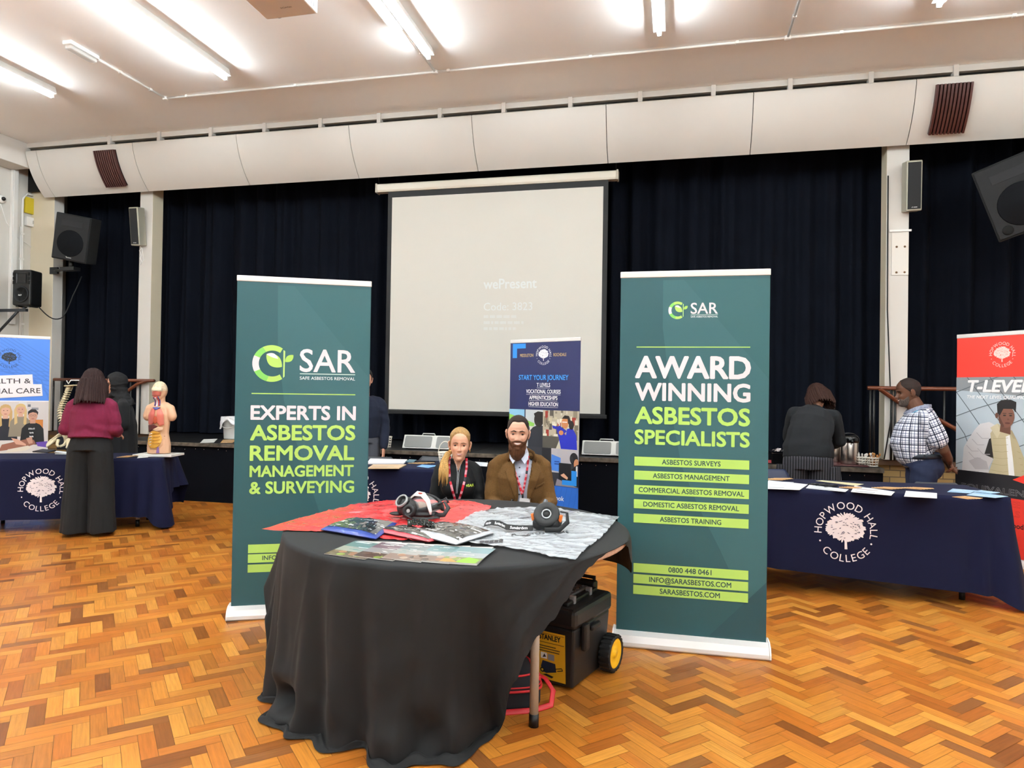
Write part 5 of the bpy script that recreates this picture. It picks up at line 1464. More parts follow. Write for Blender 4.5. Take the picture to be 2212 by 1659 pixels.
def hijab_person():
    p = at(258, 900, y=6.62)
    t = person('person in a black headscarf, glasses and long black coat behind the table of anatomy models', (p.x, 6.62, 0), math.radians(-38))
    pt = head_surface(False); H = head_matrix(Vector((0, -.03, 1.44)), 0, .10, 0, .95)
    mb = MB()
    limb(mb, [(0, .03, .86), (0, 0, 1.05), (0, .01, 1.25)], [(.11, .15), (.11, .15), (.06, .10)], up=(0, -1, 0))
    limb(mb, [(0, .01, 1.22), (0, -.01, 1.39)], [.055, .05])
    for s in (-1, 1):
        limb(mb, [(s*.16, .01, 1.2), (s*.21, .0, .98), (s*.10, -.22, .98)], [.042, .036, .026]); hand(mb, (s*.10, -.22, .98), (-s*.6, -.8, 0), (0, 0, -1), s, .165, .5)
        limb(mb, [(s*.09, .02, .84), (s*.1, .01, .45), (s*.1, .03, .09)], [.08, .055, .04]); limb(mb, [(s*.1, .02, .06), (s*.11, -.12, .035)], [.035, .03])
    _, bv = body(t, mb, H, pt, 'c98e70', skin_fn('c98e70', 'a9605a', 'c0745a'), 'tan', voxel=.008, ears=False)
    add_eyes(t, H, pt, 'c98e70')
    for s in (-1, 1): face_ribbon('eyebrow', t, H, bv, [(s*.012, .0175), (s*.030, .0235), (s*.050, .0175)], (.005, .007, .002), HAIRX('brow', '3a2519'), .0015)
    b = MB()
    for s in (-1, 1): b.tube([H @ Vector((s*.033+.025*math.cos(q), -.112+.012*abs(math.cos(q))*0+.02*(abs(s*.033+.025*math.cos(q))/.06)**2, -.004+.021*math.sin(q))) for q in [2*PI*i/18 for i in range(19)]], .0022, n=6)
    b.tube([H @ Vector((-.008, -.112, .002)), H @ Vector((.008, -.112, .002))], .002, n=6)
    for s in (-1, 1): b.tube([H @ Vector((s*.058, -.094, .004)), H @ Vector((s*.08, .01, .004))], .002, n=6)
    lpart('glasses', b, t, M_black)
    MB_ = mat('black_wool_coat', '0f0f12', rough=.95, sheen=.05)
    def mk(a, z): return (abs(a) > np.interp(z, [-.125, -.10, -.06, 0, .05, .075, .09], [.0, .45, .70, .78, .66, .35, 0])) or z > .088
    b = MB(); vs, fs = head_grid(pt, .016, mk); b.add(vs, fs, 0, None, True)
    b.tube([(0, .02, -.06), (0, .02, -.13), (0, .035, -.22), (0, .04, -.27)], [(.085, .082), (.085, .085), (.115, .14), (.13, .17)], n=24, up=(0, -1, 0))
    b.tube([(-.05, -.055, -.115), (0, -.08, -.135), (.05, -.055, -.115)], .028)
    o = MB()
    me = b.mesh('hs', []); me = temp_eval(me, [('SOLIDIFY', dict(thickness=.012, offset=0)), ('REMESH', dict(mode='VOXEL', voxel_size=.006)), ('SMOOTH', dict(iterations=4))])
    me.materials.clear()
    wrinkle(me, .004, lambda x, y, z: math.sin(z*90+25*abs(x)+3*nz(x, y, z, 20))*(1 if z < 0 else .3))
    setco(me, np.array([(H @ Vector(q))[:] for q in coords(me)]))
    for p_ in me.polygons: p_.use_smooth = True
    lpart('headscarf', me, t, mat('black_scarf', '141315', rough=.9))
    b = MB()
    limb(b, [(0, .02, .40), (0, .02, .70), (0, .02, .95), (0, .01, 1.12), (0, .015, 1.22), (0, .01, 1.27)], [(.19, .23), (.175, .215), (.165, .20), (.145, .19), (.10, .15), (.07, .09)], up=(0, -1, 0))
    for s in (-1, 1):
        limb(b, [(s*.08, .015, 1.24), (s*.165, .01, 1.195)], [.05, .06])
        limb(b, [(s*.17, .01, 1.19), (s*.215, .01, .99), (s*.19, -.10, .965), (s*.10, -.21, .98)], [.066, .063, .058, .045])
    me = fuse(b, .008, 4); wrinkle(me, .010, lambda x, y, z: .7*nz(x, y, z*1.5, 7)+.3*math.sin(math.atan2(y, x)*9)*max(0, (1-z)))
    lpart('coat', me, t, MB_)
    b = MB()
    for s in (-1, 1): limb(b, [(s*.09, .02, .6), (s*.1, .02, .06)], [.08, .065])
    lpart('trousers', fuse(b, .01, 3), t, mat('soft_black_trousers')); shoes(t, [(-.1, 0, -.1), (.1, 0, .1)], M_blackpl, .24)
hijab_person()

def sweater_man():
    p = at(786, 900, y=7.0)
    t = person('person in a dark blue sweater and grey trousers, half hidden by a teal stand', (p.x, 7.0, 0), math.radians(28))
    pt = head_surface(True); H = head_matrix(Vector((-.0, -.03, 1.53)), 0, .05, 0, 1.0)
    mb = MB()
    limb(mb, [(0, .03, .88), (0, 0, 1.1), (0, .01, 1.32)], [(.11, .15), (.11, .16), (.06, .11)], up=(0, -1, 0)); limb(mb, [(0, .01, 1.28), (0, -.01, 1.45)], [.06, .056])
    for s in (-1, 1):
        limb(mb, [(s*.175, .01, 1.27), (s*.225, .01, 1.0), (s*.215, -.08, .78)], [.045, .038, .028]); hand(mb, (s*.215, -.08, .785), (-s*.05, -.2, -1), (-s*.9, .3, 0), s, .185, .3)
        limb(mb, [(s*.09, .02, .86), (s*.1, .01, .47), (s*.1, .03, .09)], [.085, .06, .045]); limb(mb, [(s*.1, .02, .06), (s*.11, -.14, .035)], [.038, .032])
    _, bv = body(t, mb, H, pt, 'd39a80', skin_fn('d39a80', 'b8756a', 'd08068'), 'pink', voxel=.006)
    add_eyes(t, H, pt, 'd39a80')
    for s in (-1, 1): face_ribbon('eyebrow', t, H, bv, [(s*.012, .0185), (s*.028, .0245), (s*.049, .0195)], (.006, .008, .003), HAIRX('brow', '3a2519'), .002)
    shell_part('hair', t, HAIRX('black', '1b1716', .2), H, pt, .009, lambda a, z: z - np.interp(abs(a), [0, .5, .9, 1.2, 1.45, 1.8, 3.2], [.085, .08, .05, .03, .0, -.03, -.08]))
    b = MB()
    limb(b, [(0, .03, .90), (0, .02, 1.0), (0, .01, 1.12), (0, .01, 1.23), (0, .015, 1.31), (0, .01, 1.345)], [(.145, .18), (.15, .18), (.15, .19), (.135, .19), (.10, .15), (.068, .08)], up=(0, -1, 0))
    for s in (-1, 1):
        limb(b, [(s*.09, .015, 1.31), (s*.15, .01, 1.29), (s*.18, .01, 1.26)], [.045, .052, .06])
        limb(b, [(s*.185, .01, 1.25), (s*.212, .01, 1.12), (s*.23, .01, 1.0), (s*.222, -.05, .88), (s*.216, -.078, .80)], [.066, .062, .058, .052, .046])
    me = fuse(b, .007, 4); wrinkle(me, .010, lambda x, y, z: .5*nz(x, y, z*1.8, 8)+.4*math.sin(z*55+20*abs(x)+4*nz(x, y, z, 6))*math.exp(-((abs(x)-.22)/.06)**2))
    lpart('sweater', me, t, mat('navy_knit', '171d30', rough=.95, bump=.1, bscale=200))
    b = MB(); b.tube([(-.045, -.045, 1.385), (0, -.075, 1.35), (.045, -.045, 1.385), (.05, .04, 1.40), (-.05, .04, 1.40), (-.045, -.045, 1.385)], .016, n=10, flat=(1, .5)); lpart('shirt_collar', b, t, mat('blue_collar', '5f8cc0', rough=.8))
    b = MB(); b.tube([(-.05, -.07, 1.36), (-.03, -.155, 1.22), (0, -.165, 1.12), (.03, -.155, 1.22), (.05, -.07, 1.36)], .008, n=8, flat=(1, .4)); lpart('lanyard', b, t, mat('red_ribbon', 'c22440', rough=.6))
    b = MB(); limb(b, [(0, .02, .95), (0, .025, .84)], [(.125, .165), (.135, .18)], up=(0, -1, 0))
    for s in (-1, 1): limb(b, [(s*.09, .02, .84), (s*.1, .01, .47), (s*.105, .03, .05)], [.1, .085, .072])
    lpart('trousers', fuse(b, .009, 4), t, mat('grey_trousers', '4a4c55', rough=.85)); shoes(t, [(-.1, 0, -.1), (.1, 0, .1)], M_blackpl, .27)
sweater_man()

def bending_woman():
    p = at(1748, 1000, y=6.85)
    t = person('person bending over the drinks in a black jumper and pinstripe trousers, seen from behind', (p.x, 6.93, 0), PI-math.radians(6))
    pt = head_surface(False); H = head_matrix(Vector((-.10, -.30, 1.42)), .15, .75, .12, .95)
    mb = MB()
    limb(mb, [(0, .03, .88), (-.02, -.04, 1.05), (-.05, -.14, 1.22), (-.065, -.19, 1.29)], [(.12, .17), (.12, .16), (.11, .17), (.06, .11)], up=(0, -1, .5)); limb(mb, [(-.06, -.18, 1.27), (-.09, -.25, 1.36)], [.058, .055])
    sh = {-1: Vector((-.235, -.17, 1.225)), 1: Vector((.11, -.16, 1.245))}
    el = {-1: Vector((-.30, -.28, 1.0)), 1: Vector((.15, -.34, 1.02))}; wr = {-1: Vector((-.24, -.45, .93)), 1: Vector((.06, -.52, .93))}
    for s in (-1, 1):
        limb(mb, [sh[s], el[s], wr[s]], [.045, .038, .027]); hand(mb, wr[s], wr[s]-el[s], (0, 0, -1), s, .165, .4)
        limb(mb, [(s*.09, .03, .86), (s*.1, .01, .45), (s*.1, .03, .09)], [.09, .06, .04]); limb(mb, [(s*.1, .02, .06), (s*.11, -.12, .035)], [.035, .03])
    body(t, mb, H, pt, 'cf9e84', skin_fn('cf9e84', 'b9685f', 'cf7a5c'), 'maroon', voxel=.008)
    b = MB()
    limb(b, [(0, .04, .85), (0, .03, .93), (-.015, -.02, 1.05), (-.045, -.10, 1.17), (-.06, -.16, 1.25), (-.075, -.205, 1.305)], [(.175, .225), (.175, .225), (.165, .20), (.15, .195), (.11, .17), (.07, .085)], up=(0, -1, .4))
    for s in (-1, 1):
        limb(b, [Vector((-.065, -.18, 1.27)).lerp(sh[s], .45), sh[s]+Vector((0, 0, .01))], [.06, .065])
        limb(b, [sh[s], sh[s].lerp(el[s], .5), el[s], el[s].lerp(wr[s], .5), wr[s]-(wr[s]-el[s])*.1], [.072, .068, .062, .054, .043])
    me = fuse(b, .008, 4); wrinkle(me, .011, lambda x, y, z: .6*nz(x, y, z*1.6, 7)+.35*math.sin(z*45+14*x)*math.exp(-((z-1.0)/.1)**2))
    lpart('jumper', me, t, mat('black_jumper', '14161a', rough=.95, bump=.1, bscale=200))
    M_pin = mat('pinstripe', '1b1b20', rough=.9)
    nt = M_pin.node_tree
    if 'stripes' not in nt.nodes:
        tc = nt.nodes.new('ShaderNodeTexCoord'); wv = nt.nodes.new('ShaderNodeTexWave'); wv.name = 'stripes'; wv.inputs['Scale'].default_value = 14; wv.inputs['Distortion'].default_value = 0; wv.bands_direction = 'X'
        cr = nt.nodes.new('ShaderNodeValToRGB'); cr.color_ramp.elements[0].position = .86; cr.color_ramp.elements[0].color = (*lin('19191e'), 1); cr.color_ramp.elements[1].position = .97; cr.color_ramp.elements[1].color = (*lin('5d5a62'), 1)
        nt.links.new(tc.outputs['Object'], wv.inputs['Vector']); nt.links.new(wv.outputs['Fac'], cr.inputs[0]); nt.links.new(cr.outputs[0], nt.nodes['Principled BSDF'].inputs['Base Color'])
    b = MB()
    limb(b, [(0, .03, .90), (0, .05, .83), (0, .045, .76)], [(.155, .20), (.175, .22), (.17, .225)], up=(0, -1, 0))
    for s in (-1, 1): limb(b, [(s*.105, .04, .76), (s*.115, .02, .45), (s*.12, .03, .04)], [(.14, .115), (.115, .105), (.12, .11)], up=(0, -1, 0))
    me = fuse(b, .008, 4); wrinkle(me, .006, lambda x, y, z: nz(x, y, z*.6, 8)); P_ = coords(me); P_[:, 2] = np.maximum(P_[:, 2], .012); setco(me, P_)
    lpart('trousers', me, t, M_pin)
    for s in (-1, 1):
        b = MB(); b.box((s*.232, .10, .70), (.05, .11, .16), rotm(0, s*-.1, s*.5)); lpart('cargo_pocket', b, t, M_pin)
    shoes(t, [(-.12, 0, -.1), (.12, 0, .1)], M_blackpl, .24)
    long_hair(t, H, HAIRX('auburn', '351d15', .45), None, lambda a, z: z > np.interp(abs(a), [0, .6, 1.1, 1.4, 3.2], [.07, .06, .0, -.04, -.09]), .014, dict(n=24, a0=.28*PI, a1=1.72*PI, len=.135, spread=.30, drop=-.03), 9)
bending_woman()

def plaid_man():
    p = at(1985, 1000, y=6.95)
    t = person('person in a white and navy checked shirt standing with hands clasped behind the back', (p.x, 6.95, 0), math.radians(-96))
    pt = head_surface(True, 1.15, .8); H = head_matrix(Vector((.0, -.085, 1.475)), .06, .16, 0, 1.03)
    mb = MB()
    limb(mb, [(0, .02, .88), (0, -.03, 1.0), (0, -.02, 1.15), (0, .02, 1.29)], [(.11, .13), (.14, .16), (.13, .17), (.07, .12)], up=(0, -1, 0)); limb(mb, [(0, .02, 1.24), (0, -.03, 1.34), (0, -.06, 1.40)], [.075, .07, .066])
    for s in (-1, 1):
        limb(mb, [(s*.185, .03, 1.235), (s*.20, .10, 1.10), (s*.195, .155, .965), (s*.12, .205, .89), (s*.05, .225, .855)], [.052, .05, .043, .035, .028])
        hand(mb, (s*.055, .225, .862), (-s*.75, .25, -.6), (0, 1 if s > 0 else -1, .2), s, .19, .7)
        limb(mb, [(s*.1, .02, .84), (s*.1, .01, .46), (s*.1, .03, .09)], [.072, .06, .045]); limb(mb, [(s*.1, .02, .06), (s*.11, -.14, .035)], [.038, .032])
    skin = '62402f'
    fn0 = skin_fn(skin, '8a4f4a', '6e4632', .8)
    _, bv = body(t, mb, H, pt, skin, fn0, 'brown', voxel=.0055)
    add_eyes(t, H, pt, skin, '1c120d', 15)
    for s in (-1, 1): face_ribbon('eyebrow', t, H, bv, [(s*.012, .0185), (s*.028, .0245), (s*.049, .0195)], (.006, .008, .003), HAIRX('darkbrow', '1c1614'), .002)
    face_ribbon('teeth', t, H, bv, [(-.0225, -.058), (-.01, -.0628), (0, -.0642), (.01, -.0628), (.0225, -.058)], (.002, .0085, .002), mat('teeth'), .0016)
    shell_part('hair', t, HAIRX('shaved', '2a1f1b', .25), H, pt, .0025, lambda a, z: z - np.interp(abs(a), [0, .5, .8, 1.1, 1.4, 1.8, 3.2], [.10, .098, .07, .045, .015, -.03, -.075]))
    def gm(a, z):
        x = abs(pt(a, z)[0]); a = abs(a); zm = -.0625+.8*.22*x*x/.03
        d = min(np.interp(a, [0, .3, .55, .9, 1.3], [-.048, -.046, -.054, -.06, -.035])-z, (1.4-a)*.07)
        return min(d, (math.hypot(x/.027, (z-zm+.001)/.0105)-1)*.0105)
    shell_part('beard', t, HAIRX('grizzled', '5f5550', .5), H, pt, .004, gm, .010)
    def check_mat():
        m = bpy.data.materials.new('checked_cotton'); m.use_nodes = True; nt = m.node_tree; b_ = nt.nodes['Principled BSDF']; L = nt.links.new; b_.inputs['Roughness'].default_value = .85
        tc = nt.nodes.new('ShaderNodeTexCoord'); base = None
        def stripe(axis, scale, wd, ph):
            sp = nt.nodes.new('ShaderNodeSeparateXYZ'); L(tc.outputs['UV'], sp.inputs[0])
            mu = nt.nodes.new('ShaderNodeMath'); mu.operation = 'MULTIPLY_ADD'; L(sp.outputs[axis], mu.inputs[0]); mu.inputs[1].default_value = scale; mu.inputs[2].default_value = ph+100
            fr = nt.nodes.new('ShaderNodeMath'); fr.operation = 'FRACT'; L(mu.outputs[0], fr.inputs[0])
            lt = nt.nodes.new('ShaderNodeMath'); lt.operation = 'LESS_THAN'; L(fr.outputs[0], lt.inputs[0]); lt.inputs[1].default_value = wd
            return lt
        prev = None
        for axis in (0, 1):
            for sc, wd, ph, cc in ((16, .16, 0, '3c435c'), (16, .09, .4, '8b93ab'), (16, .07, .72, '4c5470')):
                s_ = stripe(axis, sc, wd, ph); mx = nt.nodes.new('ShaderNodeMix'); mx.data_type = 'RGBA'; mx.blend_type = 'MULTIPLY'
                L(s_.outputs[0], mx.inputs[0])
                if prev is None: mx.inputs[6].default_value = (*lin('e6e6ec'), 1)
                else: L(prev, mx.inputs[6])
                mx.inputs[7].default_value = (*lin(cc), 1); prev = mx.outputs[2]
        L(prev, b_.inputs['Base Color']); return m
    b = MB()
    limb(b, [(0, .02, .885), (0, -.025, .94), (0, -.055, 1.02), (0, -.03, 1.13), (0, .01, 1.23), (0, .03, 1.29), (0, .015, 1.325)], [(.160, .188), (.184, .195), (.19, .20), (.17, .2), (.135, .185), (.10, .14), (.078, .085)], up=(0, -1, 0))
    for s in (-1, 1):
        limb(b, [(s*.09, .03, 1.285), (s*.15, .03, 1.27), (s*.185, .03, 1.24)], [.05, .06, .07])
        limb(b, [(s*.19, .03, 1.235), (s*.207, .07, 1.15), (s*.21, .105, 1.06)], [.078, .078, .08])
    me = fuse(b, .006, 4); wrinkle(me, .009, lambda x, y, z: .6*nz(x, y, z*1.5, 7)+.3*math.sin(z*50+20*y)*math.exp(-((z-.98)/.07)**2))
    uvl = me.uv_layers.new(name='UVMap'); P_ = coords(me)
    for l in me.loops:
        x, y, z = P_[l.vertex_index]; sl = abs(x) > .155 and y > .02
        ang = math.atan2(x, -y)*.19
        uvl.data[l.index].uv = (ang if not sl else (y*.9+z*.35), z if not sl else (z*.93-y*.4))
    so = lpart('shirt', me, t, check_mat())
    b = MB()
    for s in (-1, 1):
        b.tube([(s*.045, .085, 1.345), (s*.078, .04, 1.345), (s*.078, -.03, 1.325), (s*.05, -.085, 1.295), (s*.012, -.115, 1.262)], [(.022, .005)]*5, n=8, up=(0, 0, 1))
    lpart('collar', b, so, mat('checked_collar', '8f94a8', rough=.85, vary=.5, vscale=70))
    b = MB(); b.tube([(-.072, .03, 1.345), (-.07, -.09, 1.27), (-.05, -.185, 1.15), (0, -.225, 1.05), (.05, -.185, 1.15), (.07, -.09, 1.27), (.072, .03, 1.345)], .011, n=8, flat=(1, .35), up=(1, 0, 0)); lo = lpart('lanyard', b, t, mat('teal_ribbon', '3a9fc0', rough=.6))
    b = MB(); b.box((.0, -.243, 1.02), (.075, .004, .055), rotm(-.1, 0, 0)); lpart('badge', b, lo, M_white_pl)
    b = MB(); b.tube([(.197*math.cos(q), .008+.168*math.sin(q), .905+.008*math.sin(q)) for q in [2*PI*i/40 for i in range(41)]], (.021), n=8, flat=(1, .3), up=(0, 0, 1)); lpart('belt', b, t, mat('dark_belt', '1d2530', rough=.4))
    b = MB(); limb(b, [(0, .01, .925), (0, .01, .90), (0, .02, .82)], [(.160, .188), (.163, .191), (.16, .192)], up=(0, -1, 0))
    b.ell((0, .12, .80), (.16, .08, .11), n=16)
    for s in (-1, 1): limb(b, [(s*.095, .02, .80), (s*.105, .01, .46), (s*.11, .03, .05)], [.115, .09, .078])
    me = fuse(b, .008, 4); wrinkle(me, .007, lambda x, y, z: .6*nz(x, y, z, 9)+.4*math.sin(z*60+25*y)*math.exp(-((z-.75)/.06)**2))
    lpart('trousers', me, t, mat('navy_chinos', '1a2340', rough=.85)); shoes(t, [(-.1, 0, -.1), (.1, 0, .1)], M_blackpl, .28)
plaid_man()
# ================================================================== THINGS ON THE STAGE AND THE WALLS
# projection screen
YSC = 8.48
c0, c1 = at(816, 400, y=YSC), at(1332, 367, y=YSC)
s00, s11 = at(844, 886, y=YSC), at(1303, 402, y=YSC)
X0, X1, Z0, Z1 = at(843, 700, y=YSC).x, at(1300, 650, y=YSC).x, at(1068, 889, y=YSC).z, at(1075, 415, y=YSC).z
t = thing('projection_screen', 'large square white projection screen with faint projected words painted on, before the black curtain', 'screen', ((X0+X1)/2, YSC, Z0))
zc_ = c0.z-.045
b = MB(); b.prism([(-.05, -.055), (.045, -.055), (.055, -.03), (.055, .04), (.04, .055), (-.05, .055)], lambda u, v, h: Vector((h, YSC+.03-u, zc_+v)), c0.x, c1.x); b.build('casing', mat('screen_casing', 'd6cfc0', rough=.35), t, bevel=.004)
for x in (c0.x-.012, c1.x+.012):
    b = MB(); b.box((x, YSC+.03, zc_), (.024, .12, .125)); b.build('end_cap', mat('casing_end', 'bdb5a6', rough=.4), t, bevel=.008)
    b = MB(); b.tube([(x+(.02 if x < 0 and x < -2 else -.02), YSC+.03, zc_+.06), (x+(.02 if x < -2 else -.02), 8.425-.012, 4.5)], .006, n=6); b.build('hanger', M_blackpl, t)
b = MB(); b.box(((X0+X1)/2, YSC, (Z0+zc_)/2), (X1-X0+.12, .003, zc_-Z0+.02)); b.build('black_border', M_black, t)
b = MB(); b.box(((X0+X1)/2, YSC-.004, (Z0+Z1)/2), (X1-X0, .002, Z1-Z0), col='cfccc3')
ar = Art()  # projector light put into the screen colour as faint words and bars
def scr(px, py): q = at(px, py, y=YSC); return q.x, q.z
for s_, px, py, pw, hh in (('wePresent', 1045, 624, 114, 25), ('Code: 3823', 1045, 671, 105, 20)):
    x, z = scr(px, py); x2 = scr(px+pw, py)[0]; h2 = scr(px, py-hh)[1]-z
    ar.text(s_, x, z, h2*.82, 'd9dddb' if hh > 15 else 'd6d6d0', width=x2-x, bold=.02 if s_ == 'wePresent' else 0)
rg = random.Random(5)
for py, pw in ((687, 66), (700, 88), (713, 68)):
    px = 1045
    while px < 1045+pw:
        w_ = rg.uniform(4, 14); (x, z), x2, z2 = scr(px, py), scr(px+w_, py)[0], scr(px, py-6)[1]
        ar.rect(x, z, x2, z2, 'd4d5d0'); px += w_+3
ar.paste(b, lambda u, v, h: Vector((u, YSC-.0055-h, v)), 0)
b.build('screen_surface', mat('screen_cloth', attr=True, rough=.85), t, fix=False)
b = MB(); b.box(((X0+X1)/2, YSC, Z0-.035), (X1-X0+.16, .03, .05)); b.build('weight_bar', M_black, t, bevel=.006)
b = MB(); p = at(1098, 895, y=YSC)
b.tube([(p.x, YSC, Z0-.06), (p.x-.0, YSC, Z0-.22)], .003, n=6); b.build('pull_cord', M_black, t)

# slatted brown grilles on the curved panels
M_brown = mat('brown_slats', '4a2420', rough=.4)
def grille(pt_, pb, wtop, label):
    t0, t1 = .10, .83
    pa, pz = vprofile(t0), vprofile(t1)
    xa = (at(*pt_, y=pa.x).x+at(*pb, y=pz.x).x)/2; w_ = wtop
    t = thing('vent_grille', label, 'grille', (xa+w_/2, 8.1, 4.5), 0, 'brown slatted grilles')
    n = 10
    def strip(x0, x1, h0, h1):
        b = MB(); K = 12; vs = []
        for i in range(K+1):
            p = vprofile(t0+(t1-t0)*i/K); q = vprofile(min(1, t0+(t1-t0)*i/K+.01)); tv = (q-p).normalized(); nv = Vector((-tv.y, tv.x))
            if nv.x > 0: nv = -nv
            for x in (x0, x1):
                for h in (h0, h1): vs.append((x, p.x+nv.x*h, p.y+nv.y*h))
        fs = []
        for i in range(K):
            o = 4*i; fs += [(o+1, o+3, o+7, o+5), (o, o+4, o+6, o+2), (o, o+1, o+5, o+4), (o+2, o+6, o+7, o+3)]
        fs += [(0, 2, 3, 1), (4*K, 4*K+1, 4*K+3, 4*K+2)]
        return b.add(vs, fs)
    strip(xa+.005, xa+w_-.005, .001, .006).build('backing', M_dark, t)
    for k in range(n):
        strip(xa+w_*k/n, xa+w_*(k+.62)/n, .004, .05).build('slat', M_brown, t)
grille((205, 331), (235, 405), .345, 'brown slatted grille on the curved panel above the tilted wall speaker by the side wall')
grille((2019, 184), (2005, 287), .355, 'brown slatted grille on the curved panel above the red stand')

# narrow column loudspeakers on the pillars
def column_speaker(px, py, y, rx, ry, rz, label):
    c = at(px, py, y=y)
    t = thing('column_speaker', label, 'loudspeaker', c, 0, 'column loudspeakers')
    R3 = rotm(rx, ry, rz); Q = lambda x, y_, z: c+R3 @ Vector((x, y_, z))
    b = MB(); b.box(Q(0, .06, 0), (.165, .13, .54), R3); b.build('case', mat('aluminium_case', 'a8a595', rough=.4, metal=.3), t, bevel=.012)
    b = MB(); b.box(Q(0, -.006, .0), (.135, .008, .50), R3); b.build('grille', mat('speaker_mesh', '1a1c1f', rough=.7, bump=.3, bscale=400), t, bevel=.003)
    ar = Art(); ar.poly([(-.03, 0), (-.018, 0), (-.016, .014)], 'd8d8d8'); ar.rect(-.010, 0, .030, .008, 'c8c8c8')
    b = MB(); ar.paste(b, lambda u, v, h: Q(u+.0, -.0105-h, -.235+v), 0); b.build('maker_lettering', print_mat(), t, fix=False)
    b = MB(); b.box(Q(0, .15, .18), (.05, .1, .03), R3); b.box(Q(0, .15, -.18), (.05, .1, .03), R3); b.build('bracket', M_alu, t)
    return c, Q
c, Q = column_speaker(290, 489, 8.30, .14, .04, -.10, 'slim grey column loudspeaker on the pale pillar by the side wall end')
b = MB(); rg = random.Random(6); p = Q(.03, .05, -.27)
P_ = [p+Vector((.02*math.sin(k*2.1)+.004*k, .0, -.035*k)) for k in range(9)]
b.tube(P_+[P_[-1]+Vector((.02, 0, .05)), P_[-3]+Vector((.045, 0, 0)), P_[0]+Vector((.03, 0, -.03))], .0045, n=6)
tag(b.build('hanging_cable', M_white_pl), 'white looped cable dangling below the slim loudspeaker on the pillar', 'cable')
column_speaker(1975, 401, 8.30, .14, -.05, .10, 'slim grey column loudspeaker on the pale pillar near the red stand')

# black wedge loudspeakers tilted on the walls
def tilted_speaker(c, size, R3, label, words, foot=True):
    t = thing('wall_speaker', label, 'loudspeaker', c, 0, 'tilted black loudspeakers')
    w_, d_, h_ = size; Q = lambda x, y_, z: c+R3 @ Vector((x, y_, z))
    b = MB()
    pl = [(-w_/2, 0), (w_/2, 0), (w_/2*.72, d_), (-w_/2*.72, d_)]
    b.prism(pl, lambda u, v, h: Q(u, v, h), -h_/2, h_/2); b.build('cabinet', mat('carpet_black', '151617', rough=.9, bump=.2, bscale=300), t, bevel=.012)
    b = MB(); b.box(Q(0, -.006, 0), (w_*.94, .014, h_*.95), R3); b.build('front_grille', mat('speaker_front', '18191b', rough=.75, bump=.35, bscale=350), t, bevel=.006)
    b = MB(); b.box(Q(.0, -.014, h_*.30), (w_*.60, .006, h_*.12), R3); b.build('horn_slot', mat('speaker_slot', '222326', rough=.8), t, bevel=.003)
    b = MB(); prof = [(h_*.29, 0), (h_*.28, -.006), (h_*.1, -.005), (h_*.095, -.008), (0, -.009)]
    M4 = Matrix.Translation(Q(0, -.014, -h_*.12)) @ R3.to_4x4() @ Matrix.Rotation(PI/2, 4, 'X')
    b.lathe([(r_*.98, -z) for r_, z in prof][::-1][::-1], 32, M=M4); b.build('cone', mat('speaker_cone', '16171a', rough=.9, spec=.1), t)
    ar = Art(); ar.poly([(-.04, .018), (-.026, .018), (-.016, 0), (-.026, -.002)], 'b9b9bb'); ar.rect(-.016, 0, .04, .010, 'b0b0b2')
    b = MB(); ar.paste(b, lambda u, v, h: Q(u, -.0145-h, -h_*.44+v), 0); b.build('maker_lettering', print_mat(), t, fix=False)
    return t, Q
cl = at(154, 514, y=8.12)
tl, Q = tilted_speaker(cl, (.50, .38, .66), rotm(.12, .17, .28), 'big black tilted loudspeaker on the pale corner pillar by the side wall', 'Yamaha')
b = MB(); p0 = Q(-.05, .15, -.33); pw_ = Vector((-9.10, 8.46, p0.z-.10))
b.tube([p0, p0+Vector((0, 0, -.10))], .03, n=8); b.box(p0+Vector((-.02, 0, -.12)), (.25, .12, .05)); b.tube([p0+Vector((-.05, 0, -.12)), pw_], .022, n=8); b.box(pw_+Vector((0, -.01, 0)), (.14, .03, .10)); b.build('wall_bracket', M_blackpl, tl)
cr = at(2203, 420, y=8.0)
tr_, Q = tilted_speaker(cr, (.62, .40, .78), rotm(.22, -.32, -.42), 'big black tilted loudspeaker high over the red stand, cut by the frame', 'Yamaha')
b = MB(); p0 = Q(.05, .2, 0); b.tube([p0, (cr.x+.45, 8.5, 3.6), (cr.x+.5, 8.8, 4.2)], .03, n=8); b.build('wall_bracket', M_blackpl, tr_)
b = MB(); b.ell(Q(-.20, -.016, -.30), (.05, .012, .05), rotm(.22, -.32, -.42), n=16); b.build('port', M_dark, tr_)

# moulded loudspeaker on a wall arm
c = at(46, 621, y=7.85)
t = thing('loudspeaker', 'black moulded loudspeaker standing on a wall arm over the blue stand', 'loudspeaker', c)
R3 = rotm(.0, 0, .12); Q = lambda x, y_, z: c+R3 @ Vector((x, y_, z))
b = MB(); b.prism([(-.145, 0), (.145, 0), (.105, .26), (-.105, .26)], lambda u, v, h: Q(u, v, h), -.255, .255); b.build('cabinet', M_blackpl, t, bevel=.025)
b = MB(); b.lathe([(.0, 0), (.095, 0), (.105, .012), (.112, .012), (.118, 0)], 32, M=Matrix.Translation(Q(0, -.004, -.095)) @ R3.to_4x4() @ Matrix.Rotation(PI/2, 4, 'X')); b.build('woofer_grille', mat('speaker_mesh'), t)
b = MB()
prof = [(-.075, .20, 0), (.075, .20, 0), (.075, .06, 0), (-.075, .06, 0)]; inner = [(-.02, .15, .05), (.02, .15, .05), (.02, .11, .05), (-.02, .11, .05)]
